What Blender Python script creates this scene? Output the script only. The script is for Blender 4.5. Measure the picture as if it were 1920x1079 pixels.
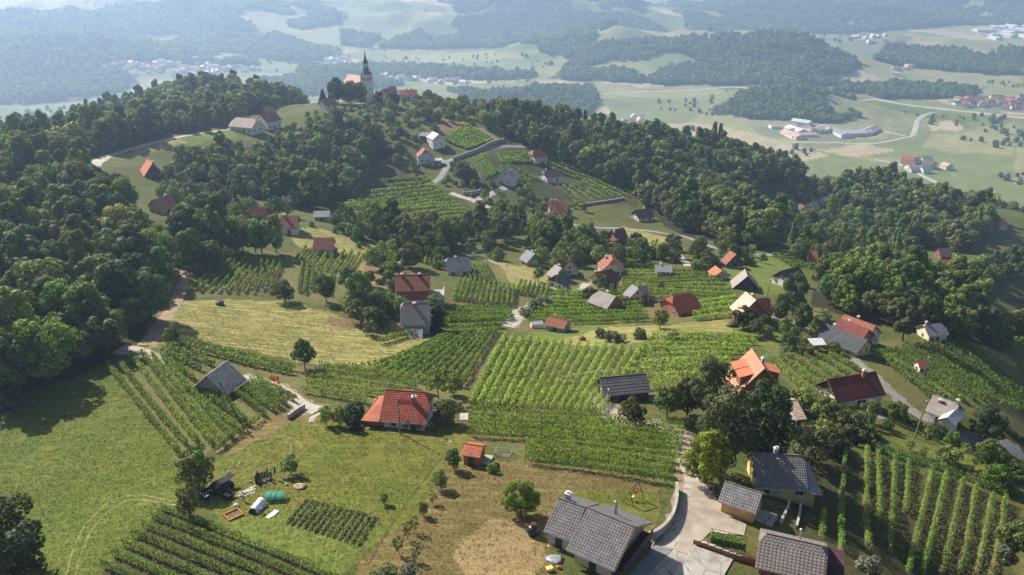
import bpy, math, random
import numpy as np
from math import radians, pi, sin, cos
for o in list(bpy.data.objects): bpy.data.objects.remove(o)
SC = bpy.context.scene
COL = SC.collection
RNG = np.random.default_rng(7)

# ---------------------------------------------------------------- camera, sky, sun, exposure
FPX, CX, CY, PITCH, CAMZ = 1507.0, 960.0, 539.5, radians(22.4), 215.0
cam_d = bpy.data.cameras.new('camera'); cam = bpy.data.objects.new('camera', cam_d); COL.objects.link(cam)
cam.location = (0, 0, CAMZ); cam.rotation_euler = (pi/2 - PITCH, 0, 0)
cam_d.sensor_width = 36; cam_d.lens = 36*FPX/1920; cam_d.clip_start = 1; cam_d.clip_end = 90000
SC.camera = cam
SUN_AZ, SUN_EL = radians(-47), radians(38)          # azimuth from +Y, clockwise positive
w = bpy.data.worlds.new('World'); SC.world = w; w.use_nodes = True
nt = w.node_tree; bg = nt.nodes['Background']
sk = nt.nodes.new('ShaderNodeTexSky'); sk.sky_type = 'NISHITA'; sk.sun_disc = False
sk.sun_elevation = SUN_EL; sk.sun_rotation = SUN_AZ; sk.air_density = 1.0; sk.dust_density = 1.5
nt.links.new(sk.outputs[0], bg.inputs[0]); bg.inputs[1].default_value = 0.068
sd = bpy.data.lights.new('sun', 'SUN'); sd.energy = 5.0; sd.angle = radians(0.6); sd.color = (1, .94, .85)
so = bpy.data.objects.new('sun', sd); COL.objects.link(so)
so.rotation_euler = (pi/2 - SUN_EL, 0, pi - SUN_AZ)
so.location = (-500, 500, 800)
vs = SC.view_settings; vs.view_transform = 'Standard'; vs.look = 'None'; vs.exposure = 0.92; vs.gamma = 1
SC.render.engine = 'CYCLES'
cy = SC.cycles
cy.max_bounces = 5; cy.diffuse_bounces = 2; cy.glossy_bounces = 2; cy.transmission_bounces = 3; cy.transparent_max_bounces = 8
cy.volume_bounces = 1; cy.sample_clamp_indirect = 4
cy.use_denoising = True

# ---------------------------------------------------------------- small helpers
def tag(o, label=None, cat=None, group=None, kind=None):
    if label: o['label'] = label
    if cat: o['category'] = cat
    if group: o['group'] = group
    if kind: o['kind'] = kind
    return o
def empty(name, loc=(0,0,0), rz=0, parent=None):
    o = bpy.data.objects.new(name, None); COL.objects.link(o); o.location = loc; o.rotation_euler = (0,0,rz)
    o.empty_display_size = .2
    if parent: o.parent = parent
    return o
def npmesh(name, V, F, tint=None, smooth=False):
    """V (n,3); F (m,k) array of equal faces, or list of faces"""
    me = bpy.data.meshes.new(name)
    V = np.asarray(V, np.float32)
    if isinstance(F, np.ndarray):
        m, k = F.shape
        me.vertices.add(len(V)); me.vertices.foreach_set('co', V.ravel())
        me.loops.add(m*k); me.loops.foreach_set('vertex_index', F.astype(np.int32).ravel())
        me.polygons.add(m)
        me.polygons.foreach_set('loop_start', np.arange(0, m*k, k, dtype=np.int32))
        me.polygons.foreach_set('loop_total', np.full(m, k, np.int32))
        me.update(calc_edges=True); me.validate()
    else:
        me.from_pydata([tuple(map(float, v)) for v in V], [], [tuple(int(i) for i in f) for f in F]); me.update()
    if tint is not None:
        a = me.attributes.new('tint', 'FLOAT', 'POINT'); a.data.foreach_set('value', np.asarray(tint, np.float32))
    if smooth:
        me.polygons.foreach_set('use_smooth', np.ones(len(me.polygons), bool))
    return me
def obj(name, me, mat=None, parent=None, loc=None, rz=None, color=None):
    if mat is not None and not me.materials: me.materials.append(mat)
    o = bpy.data.objects.new(name, me); COL.objects.link(o)
    if parent: o.parent = parent
    if loc is not None: o.location = loc
    if rz is not None: o.rotation_euler = (0,0,rz)
    if color is not None: o.color = (*color[:3], 1)
    return o
class MB:
    """collects boxes, tubes, polygons into one mesh"""
    def __init__(s): s.v = []; s.f = []
    def add(s, V, F):
        n = len(s.v); s.v += [tuple(map(float, p)) for p in V]; s.f += [tuple(i+n for i in f) for f in F]; return s
    def box(s, x0, x1, y0, y1, z0, z1):
        return s.add([(x0,y0,z0),(x1,y0,z0),(x1,y1,z0),(x0,y1,z0),(x0,y0,z1),(x1,y0,z1),(x1,y1,z1),(x0,y1,z1)],
                     [(0,3,2,1),(4,5,6,7),(0,1,5,4),(1,2,6,5),(2,3,7,6),(3,0,4,7)])
    def obox(s, c, half, rz=0, tilt=0):
        """box with centre c, half sizes, turned by rz, tilted about its own y"""
        V = []
        for dz in (-1,1):
            for dx,dy in ((-1,-1),(1,-1),(1,1),(-1,1)):
                x,y,z = dx*half[0], dy*half[1], dz*half[2]
                x,z = x*cos(tilt)+z*sin(tilt), -x*sin(tilt)+z*cos(tilt)
                V.append((c[0]+x*cos(rz)-y*sin(rz), c[1]+x*sin(rz)+y*cos(rz), c[2]+z))
        return s.add(V, [(0,3,2,1),(4,5,6,7),(0,1,5,4),(1,2,6,5),(2,3,7,6),(3,0,4,7)])
    def tube(s, pts, rad, n=6, cap=True):
        pts = [np.array(p, float) for p in pts]
        rad = [rad]*len(pts) if np.isscalar(rad) else rad
        V = []
        for i, p in enumerate(pts):
            d = pts[min(i+1, len(pts)-1)] - pts[max(i-1, 0)]; d /= np.linalg.norm(d)+1e-9
            a = np.cross(d, (0,0,1) if abs(d[2]) < .9 else (1,0,0)); a /= np.linalg.norm(a); b = np.cross(d, a)
            V += [p + rad[i]*(cos(2*pi*k/n)*a + sin(2*pi*k/n)*b) for k in range(n)]
        F = [(i*n+k, i*n+(k+1)%n, (i+1)*n+(k+1)%n, (i+1)*n+k) for i in range(len(pts)-1) for k in range(n)]
        if cap: F += [tuple(range(n-1,-1,-1)), tuple(range((len(pts)-1)*n, len(pts)*n))]
        return s.add(V, F)
    def slab(s, poly, t):
        """planar polygon given thickness t along -normal"""
        P = [np.array(p, float) for p in poly]; nrm = np.cross(P[1]-P[0], P[2]-P[0]); nrm /= np.linalg.norm(nrm)
        n = len(P)
        return s.add(P + [p - nrm*t for p in P], [tuple(range(n)), tuple(range(2*n-1, n-1, -1))] +
                     [(i, i+n, (i+1)%n+n, (i+1)%n) for i in range(n)])
    def lathe(s, prof, n=12, c=(0,0,0)):
        V = [(c[0]+r*cos(2*pi*k/n), c[1]+r*sin(2*pi*k/n), c[2]+z) for r, z in prof for k in range(n)]
        F = [(i*n+k, i*n+(k+1)%n, (i+1)*n+(k+1)%n, (i+1)*n+k) for i in range(len(prof)-1) for k in range(n)]
        F += [tuple(range(n-1,-1,-1)), tuple(range((len(prof)-1)*n, len(prof)*n))]
        return s.add(V, F)
    def build(s, name, mat, parent=None, smooth=False, loc=None, rz=None):
        return obj(name, npmesh(name, s.v, s.f, smooth=smooth), mat, parent, loc, rz)

# ---------------------------------------------------------------- terrain: heights from surveyed points
ST, CT = sin(PITCH), cos(PITCH)
def ray(px, py):
    u = (np.asarray(px, float)-CX)/FPX; v = (CY-np.asarray(py, float))/FPX
    dx = u; dy = CT + v*ST; dz = -ST + v*CT
    hr = np.hypot(dx, dy)
    return np.arctan2(dx, dy), dz/hr            # azimuth, slope per metre of ground distance
def rz_point(px, py, z):
    th, s = ray(px, py); r = z/s; return th, r
CTRL = [  # (px, py, z below the camera)
 (100,1079,-74),(500,1079,-71),(960,1079,-70),(1300,1079,-73),(1650,1079,-80),(1920,1079,-86),
 (0,900,-80),(300,900,-76),(600,900,-74),(960,900,-74),(1300,900,-78),(1500,930,-83),(1700,900,-88),(1920,900,-94),
 (0,760,-80),(250,700,-78),(450,740,-77),(700,800,-75),(1000,780,-78),(1270,790,-81),(1500,790,-86),(1700,790,-96),(1900,800,-106),
 (100,600,-78),(330,600,-80),(550,620,-83),(800,640,-87),(1000,650,-90),(1200,650,-91),(1450,680,-92),(1650,700,-98),(1850,680,-112),
 (700,560,-88),(960,600,-95),(1100,610,-97),(1300,590,-99),(1450,600,-100),(1650,630,-105),(1900,600,-125),
 (0,450,-76),(200,450,-80),(380,500,-84),(550,500,-88),(700,480,-95),(850,500,-98),(1000,500,-105),(1150,520,-106),(1300,520,-108),(1450,500,-116),(1600,520,-122),
 (300,400,-84),(450,400,-92),(600,430,-94),(750,420,-104),(900,420,-112),(1100,440,-118),(1300,450,-122),(1440,478,-122),(1600,470,-140),(1760,490,-165),(1900,500,-160),
 (0,330,-78),(150,330,-82),(290,310,-88),(400,340,-100),(550,340,-108),(600,380,-104),(750,340,-112),(900,380,-116),(1040,390,-122),(1200,395,-126),(1300,380,-132),(1400,420,-150),
 (200,285,-86),(300,262,-88),(440,240,-91),(510,235,-93),(600,200,-93),(690,188,-93),(770,182,-95),(820,270,-103),(870,250,-101),(950,335,-113),(1030,325,-118),(1000,285,-112),(1100,340,-122),
 (870,205,-99),(1000,240,-108),(1100,270,-117),(1200,272,-124),(1300,292,-136),(1400,305,-150),(1480,325,-166),(1500,390,-172),(1600,420,-176),(1700,400,-176),(1750,450,-175),(1850,450,-175),
 (1640,345,-190),(1700,355,-195),(1800,380,-198),(1900,395,-205)]
HID = [  # (px column, ground distance, z) for the far side of ridges and outside the frame
 (0,400,-80),(-200,300,-80),(-200,180,-80),(-200,120,-80),(-300,430,-85),(0,470,-95),(0,560,-118),(0,680,-128),(0,800,-160),(-300,700,-140),(0,950,-205),
 (120,640,-126),(120,560,-116),(120,780,-150),(300,450,-87),(300,560,-103),(300,700,-118),(300,850,-150),(300,1000,-208),(440,760,-113),(440,640,-108),(440,560,-99),(440,900,-150),(440,1050,-210),
 (560,570,-95),(560,660,-108),(560,800,-140),(560,950,-200),(690,600,-97),(690,680,-125),(690,800,-170),(690,900,-212),(820,590,-101),(820,660,-125),(820,800,-185),(820,900,-213),
 (960,600,-115),(960,700,-160),(960,820,-205),(1100,620,-128),(1100,720,-175),(1100,820,-210),(1250,660,-140),(1250,760,-190),(1250,860,-214),(1400,700,-165),(1400,800,-205),(1400,880,-214),
 (1500,760,-190),(1500,850,-212),(1640,850,-213),(1800,820,-212),(1920,830,-213),(2100,800,-213),(2100,500,-195),(2100,350,-165),(2100,250,-130),(2050,170,-104),(2050,120,-92),
 (0,60,-74),(500,60,-70),(960,60,-68),(1400,60,-74),(1920,60,-80),(-400,60,-76),(2300,60,-86),(960,25,-67),(-600,200,-90),(2500,200,-130),(2500,400,-190),(-600,500,-110),(-600,900,-190)]
PZ = -330.0                                         # level of the valley plain below the camera
def _back(c, r, z):
    f = min(1, max(0, (-z-150)/65)) if r >= 700 else 0
    return (c, r*(1+.5*f), z if f == 0 else -150-f*180)
HID = [_back(*h) for h in HID]
for c in (-500,-100,300,700,1100,1500,1900,2400):
    for r in (1750, 2300, 3300, 5300, 9000, 24000): HID.append((c, r, PZ))
P = []; Z = []
for px, py, z in CTRL:
    th, r = rz_point(px, py, z); P.append((th, math.log(r))); Z.append(z)
for px, r, z in HID:
    P.append((math.atan((px-CX)/FPX/CT*1.0), math.log(r))); Z.append(z)
P = np.array(P); Z = np.array(Z, float)
RC = 0.045
def phi(d2): return np.sqrt(d2 + RC*RC)
def fit():
    n = len(P)
    A = phi(((P[:,None]-P[None])**2).sum(-1)); A[np.arange(n), np.arange(n)] += -0.002
    M = np.zeros((n+1, n+1)); M[:n,:n] = A; M[n,:n] = 1; M[:n,n] = 1
    return np.linalg.solve(M, np.append(Z, 0))
WGT = fit()
def vnoise(x, y, seed=0):
    xi = np.floor(x).astype(np.int64); yi = np.floor(y).astype(np.int64); fx = x-xi; fy = y-yi
    fx = fx*fx*(3-2*fx); fy = fy*fy*(3-2*fy)
    def h(a, b):
        n = (a*374761393 + b*668265263 + seed*1442695041) & 0xffffffff
        n = ((n ^ (n >> 13))*1274126177) & 0xffffffff
        return ((n ^ (n >> 16)) & 0xffff)/65535.0
    return (h(xi,yi)*(1-fx)+h(xi+1,yi)*fx)*(1-fy) + (h(xi,yi+1)*(1-fx)+h(xi+1,yi+1)*fx)*fy
BUMPS = [  # far hills on the plain: px, py of the foot point, ground offset back, radii (across, along), height
 (60,160,120,260,170,48),(-60,150,300,350,200,46),(1490,215,40,120,85,20),(1300,140,150,330,210,34),(1480,150,120,190,150,24),(1120,120,100,240,200,30),
 (950,75,350,420,330,84),(760,90,150,260,220,34),(1180,90,300,360,260,36),(250,110,420,650,420,62),(520,85,700,700,500,60),(-100,90,600,700,500,70),
 (1480,62,200,520,260,58),(1750,125,120,420,130,34),(1750,50,500,800,380,85),(1300,25,900,1000,500,80),(1900,35,900,900,400,110),(700,18,1200,900,500,60),
 (150,40,1600,1400,700,90),(1000,10,2600,2500,900,120),(1900,10,2600,1800,900,140),(60,20,4200,3200,1200,130),(1400,8,5500,4000,1600,190),(880,178,30,130,60,8),(980,195,20,140,70,14),
 (1350,48,500,1500,200,52),(1750,34,700,1600,220,60),(420,52,300,1300,200,42),(80,66,300,900,160,36),(700,40,300,900,170,40),(250,30,600,1700,220,60)]
def base_h(th, lr):
    th = np.asarray(th, float); sh = th.shape; th = th.ravel(); lr = np.asarray(lr, float).ravel()
    out = np.empty(len(th))
    for i in range(0, len(th), 40000):
        a = th[i:i+40000, None]-P[:,0]; b = lr[i:i+40000, None]-P[:,1]
        out[i:i+40000] = phi(a*a+b*b) @ WGT[:-1] + WGT[-1]
    r = np.exp(lr); x = r*np.sin(th); y = r*np.cos(th)
    far = np.clip((r-1200)/450, 0, 1)
    out = out*(1-far) + np.where(far > 0, np.minimum(out, PZ+2), out)*far
    flat = np.zeros_like(out)
    for px, py, back, ra, rl, hgt in BUMPS:
        t0, r0 = rz_point(px, py, PZ); r0 = r0+back*1.5; ra = ra*1.5; rl = rl*1.5; hgt = hgt*2.1
        cx, cy_ = r0*sin(t0), r0*cos(t0)
        ux, uy = sin(t0), cos(t0)
        al = (x-cx)*ux+(y-cy_)*uy; ac = (x-cx)*uy-(y-cy_)*ux
        q = (ac/ra)**2+(al/rl)**2
        flat += hgt*np.exp(-q*1.1)
    warp = vnoise(x/170, y/170, 3)*.6+vnoise(x/70, y/70, 4)*.4
    out += flat*(.72+.56*warp)*np.clip((r-1350)/250, 0, 1)
    out += far*(vnoise(x/400, y/400, 9)-.5)*8
    near = np.clip(r/400, .12, 1)
    out += near*((vnoise(x/24, y/24, 1)-.5)*2.2 + (vnoise(x/7, y/7, 2)-.5)*.5)
    return (out + CAMZ).reshape(sh)
TH = np.concatenate([np.linspace(-78,-36,42)[:-1], np.linspace(-36,36,640), np.linspace(36,78,42)[1:]])*pi/180
LR = np.concatenate([np.linspace(math.log(20), math.log(66), 24)[:-1], np.linspace(math.log(66), math.log(800), 450)[:-1], np.linspace(math.log(800), math.log(5200), 210)[:-1], np.linspace(math.log(5200), math.log(24000), 50)])
GT, GR = np.meshgrid(TH, LR, indexing='ij')
GH = base_h(GT, GR)
NT, NR = GH.shape
def hgt(x, y):
    """ground height at x, y (the terrain mesh itself)"""
    x = np.asarray(x, float); y = np.asarray(y, float)
    th = np.arctan2(x, y); lr = np.log(np.hypot(x, y)+1e-9)
    i = np.clip(np.searchsorted(TH, th)-1, 0, NT-2); j = np.clip(np.searchsorted(LR, lr)-1, 0, NR-2)
    a = np.clip((th-TH[i])/(TH[i+1]-TH[i]), 0, 1); b = np.clip((lr-LR[j])/(LR[j+1]-LR[j]), 0, 1)
    return (GH[i,j]*(1-a)+GH[i+1,j]*a)*(1-b) + (GH[i,j+1]*(1-a)+GH[i+1,j+1]*a)*b
_RS = np.exp(np.linspace(math.log(45), math.log(20000), 3000))
def at(px, py, dz=0.0, rmin=45, rmax=20000):
    """the point of the place seen at a photo position, dz metres above the ground"""
    th, s = ray(px, py); th = float(th); s = float(s)
    rs = _RS[(_RS >= rmin) & (_RS <= rmax)]
    g = hgt(rs*sin(th), rs*cos(th)) + dz
    d = CAMZ + s*rs - g
    k = np.nonzero(d <= 0)[0]
    if len(k) == 0: r = rs[-1]
    elif k[0] == 0: r = rs[0]
    else:
        k = k[0]; f = d[k-1]/(d[k-1]-d[k]); r = rs[k-1] + f*(rs[k]-rs[k-1])
    x, y = r*sin(th), r*cos(th)
    return np.array((x, y, float(hgt(x, y))+dz))
def at_z(px, py, z):
    th, s = ray(px, py); r = (z-CAMZ)/float(s); return np.array((r*sin(float(th)), r*cos(float(th)), z))
def W2(poly, rmin=45, rmax=20000): return np.array([at(a, b, 0, rmin, rmax)[:2] for a, b in poly])
def inpoly(x, y, poly):
    x = np.asarray(x); y = np.asarray(y); ins = np.zeros(x.shape, bool)
    bb = (x >= poly[:,0].min()) & (x <= poly[:,0].max()) & (y >= poly[:,1].min()) & (y <= poly[:,1].max())
    xs = x[bb]; ys = y[bb]; r = np.zeros(xs.shape, bool); n = len(poly)
    for i in range(n):
        x0, y0 = poly[i]; x1, y1 = poly[(i+1) % n]
        if y0 == y1: continue
        r ^= ((y0 > ys) != (y1 > ys)) & (xs < (x1-x0)*(ys-y0)/(y1-y0)+x0)
    ins[bb] = r
    return ins
# ---------------------------------------------------------------- materials
def newmat(name):
    m = bpy.data.materials.new(name); m.use_nodes = True
    t = m.node_tree; b = t.nodes['Principled BSDF']; return m, t, b
def N(t, typ, **kw):
    n = t.nodes.new(typ)
    for k, v in kw.items():
        if k.startswith('i'): n.inputs[int(k[1:])].default_value = v
        else: setattr(n, k, v)
    return n
def noise(t, scale, detail=3, rough=.55, vec=None):
    n = t.nodes.new('ShaderNodeTexNoise'); n.inputs['Scale'].default_value = scale; n.inputs['Detail'].default_value = detail; n.inputs['Roughness'].default_value = rough
    if vec is not None: t.links.new(vec, n.inputs['Vector'])
    return n
def mapr(t, val, a, b, c, d):
    n = t.nodes.new('ShaderNodeMapRange'); t.links.new(val, n.inputs[0])
    for i, v in enumerate((a, b, c, d)): n.inputs[i+1].default_value = v
    return n.outputs[0]
def mixc(t, fac, a, b, mode='MIX'):
    n = t.nodes.new('ShaderNodeMix'); n.data_type = 'RGBA'; n.blend_type = mode
    for sock, v in ((n.inputs[0], fac), (n.inputs[6], a), (n.inputs[7], b)):
        if hasattr(v, 'is_linked'): t.links.new(v, sock)
        elif isinstance(v, (int, float)): sock.default_value = v
        else: sock.default_value = (*v[:3], 1)
    return n.outputs[2]
def math_n(t, op, a, b=None):
    n = t.nodes.new('ShaderNodeMath'); n.operation = op
    for s, v in zip(n.inputs, (a, b)):
        if v is None: continue
        if hasattr(v, 'is_linked'): t.links.new(v, s)
        else: s.default_value = v
    return n.outputs[0]
def spec(b, rough, s=.25):
    b.inputs['Roughness'].default_value = rough; b.inputs['Specular IOR Level'].default_value = s
MATS = {}
def plain(name, col, rough=.75, var=.25, scale=2.5, bump=.0, metal=0, fine=18, s=.25):
    """a surface of one colour, mottled and weathered by noise in object space"""
    if name in MATS: return MATS[name]
    m, t, b = newmat(name)
    tc = t.nodes.new('ShaderNodeTexCoord')
    n1 = noise(t, scale, 4, .6, tc.outputs['Object']); n2 = noise(t, fine, 3, .6, tc.outputs['Object'])
    f = math_n(t, 'ADD', mapr(t, n1.outputs[0], .3, .7, 1-var, 1+var), mapr(t, n2.outputs[0], .3, .7, -var*.45, var*.45))
    c = mixc(t, 1.0, col, (1,1,1), 'MULTIPLY')
    vm = t.nodes.new('ShaderNodeVectorMath'); vm.operation = 'SCALE'; t.links.new(c, vm.inputs[0]); t.links.new(f, vm.inputs['Scale'])
    t.links.new(vm.outputs[0], b.inputs['Base Color']); spec(b, rough, s); b.inputs['Metallic'].default_value = metal
    if bump:
        bp = t.nodes.new('ShaderNodeBump'); bp.inputs['Strength'].default_value = bump; bp.inputs['Distance'].default_value = .05
        t.links.new(n2.outputs[0], bp.inputs['Height']); t.links.new(bp.outputs[0], b.inputs['Normal'])
    MATS[name] = m; return m
def leafmat(name, trans=.32, sat=1.0, vary=1.0):
    """leaves: colour of the object, varied from leaf to leaf and plant to plant, letting light through"""
    m, t, b = newmat(name)
    oi = t.nodes.new('ShaderNodeObjectInfo'); at_ = t.nodes.new('ShaderNodeAttribute'); at_.attribute_name = 'tint'
    gm = t.nodes.new('ShaderNodeNewGeometry')
    n0 = noise(t, .05, 2, .5, gm.outputs['Position'])
    hs = t.nodes.new('ShaderNodeHueSaturation'); t.links.new(oi.outputs['Color'], hs.inputs['Color'])
    t.links.new(mapr(t, math_n(t, 'ADD', math_n(t, 'MULTIPLY', oi.outputs['Random'], .6), math_n(t, 'MULTIPLY', n0.outputs[0], .4)), .1, .9, .4975-.0425*vary, .4975+.0425*vary), hs.inputs['Hue'])
    t.links.new(mapr(t, oi.outputs['Random'], 0, 1, (1-.18*vary)*sat, (1+.1*vary)*sat), hs.inputs['Saturation'])
    rv = math_n(t, 'FRACT', math_n(t, 'MULTIPLY', oi.outputs['Random'], 7.31))
    v = math_n(t, 'MULTIPLY', mapr(t, rv, 0, 1, 1-.45*vary, 1+.55*vary), at_.outputs['Fac'])
    t.links.new(v, hs.inputs['Value'])
    t.links.new(hs.outputs[0], b.inputs['Base Color']); spec(b, .65, .22)
    tr = t.nodes.new('ShaderNodeBsdfTranslucent')
    t.links.new(mixc(t, 1.0, hs.outputs[0], (1.3, 1.4, .65), 'MULTIPLY'), tr.inputs[0])
    mx = t.nodes.new('ShaderNodeMixShader'); mx.inputs[0].default_value = trans
    t.links.new(b.outputs[0], mx.inputs[1]); t.links.new(tr.outputs[0], mx.inputs[2])
    t.links.new(mx.outputs[0], t.nodes['Material Output'].inputs[0])
    return m
M_LEAF = leafmat('leaves', .3); M_VINE = leafmat('vine_leaves', .45, vary=.25); 
M_BARK = plain('bark', (.09,.065,.045), .9, .4, 3, .5)
M_POST = plain('weathered_post', (.2,.16,.12), .9, .3)
def groundmat(name, bump=.5):
    m, t, b = newmat(name)
    A = t.nodes.new('ShaderNodeAttribute'); A.attribute_name = 'colA'; B = t.nodes.new('ShaderNodeAttribute'); B.attribute_name = 'colB'
    g = t.nodes.new('ShaderNodeNewGeometry'); p = g.outputs['Position']
    n1 = noise(t, .09, 5, .62, p); n2 = noise(t, .75, 4, .65, p); n3 = noise(t, 3.2, 3, .7, p); n4 = noise(t, .012, 3, .5, p)
    f = math_n(t, 'ADD', math_n(t, 'MULTIPLY', n1.outputs[0], .6), math_n(t, 'MULTIPLY', n2.outputs[0], .4))
    c = mixc(t, mapr(t, f, .38, .62, 0, 1), A.outputs['Color'], B.outputs['Color'])
    st = t.nodes.new('ShaderNodeAttribute'); st.attribute_name = 'streak'      # mown swaths along the slope
    mp = t.nodes.new('ShaderNodeMapping'); mp.inputs['Rotation'].default_value = (0,0,.22); mp.inputs['Scale'].default_value = (.16,1,1); t.links.new(p, mp.inputs[0])
    n5 = noise(t, .95, 4, .7, mp.outputs[0])
    c = mixc(t, math_n(t, 'MULTIPLY', mapr(t, n5.outputs[0], .48, .62, 0, .75), st.outputs['Fac']), c, (.36,.29,.12))
    c = mixc(t, math_n(t, 'MULTIPLY', mapr(t, n5.outputs[0], .46, .36, 0, .6), st.outputs['Fac']), c, (.085,.11,.022))
    v = math_n(t, 'MULTIPLY', mapr(t, n3.outputs[0], .28, .72, .6, 1.4), mapr(t, n2.outputs[0], .3, .7, .82, 1.18))
    v = math_n(t, 'MULTIPLY', v, mapr(t, n4.outputs[0], .3, .7, .88, 1.12))
    vm = t.nodes.new('ShaderNodeVectorMath'); vm.operation = 'SCALE'; t.links.new(c, vm.inputs[0]); t.links.new(v, vm.inputs['Scale'])
    t.links.new(vm.outputs[0], b.inputs['Base Color']); spec(b, .95, .1)
    bp = t.nodes.new('ShaderNodeBump'); bp.inputs['Strength'].default_value = bump; bp.inputs['Distance'].default_value = .12
    t.links.new(math_n(t, 'ADD', n3.outputs[0], n2.outputs[0]), bp.inputs['Height']); t.links.new(bp.outputs[0], b.inputs['Normal'])
    return m
# ---------------------------------------------------------------- land cover (real surface colours), outlines as surveyed in the photograph
def C(px, r):
    th = math.atan((px-CX)/FPX/CT); return (r*sin(th), r*cos(th))
def WP(poly, rmin=45, rmax=20000):
    return np.array([C(p[0], p[2]) if len(p) == 3 else tuple(at(p[0], p[1], 0, rmin, rmax)[:2]) for p in poly])
PAL = dict(lawn=((.078,.098,.014),(.120,.112,.022)), lawn_left=((.062,.094,.013),(.094,.108,.017)), dry=((.145,.100,.040),(.088,.076,.023)), straw=((.27,.195,.10),(.17,.122,.05)),
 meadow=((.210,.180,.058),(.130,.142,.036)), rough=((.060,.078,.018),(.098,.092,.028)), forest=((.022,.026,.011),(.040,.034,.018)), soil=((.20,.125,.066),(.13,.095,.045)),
 green=((.085,.118,.020),(.120,.138,.030)), field=((.125,.155,.05),(.17,.175,.075)), pale=((.25,.225,.11),(.19,.19,.085)), beige=((.36,.29,.19),(.28,.24,.14)), town=((.17,.17,.12),(.12,.135,.08)),
 vinefloor=((.092,.105,.030),(.135,.112,.044)), vinedark=((.040,.046,.016),(.066,.056,.022)))
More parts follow.
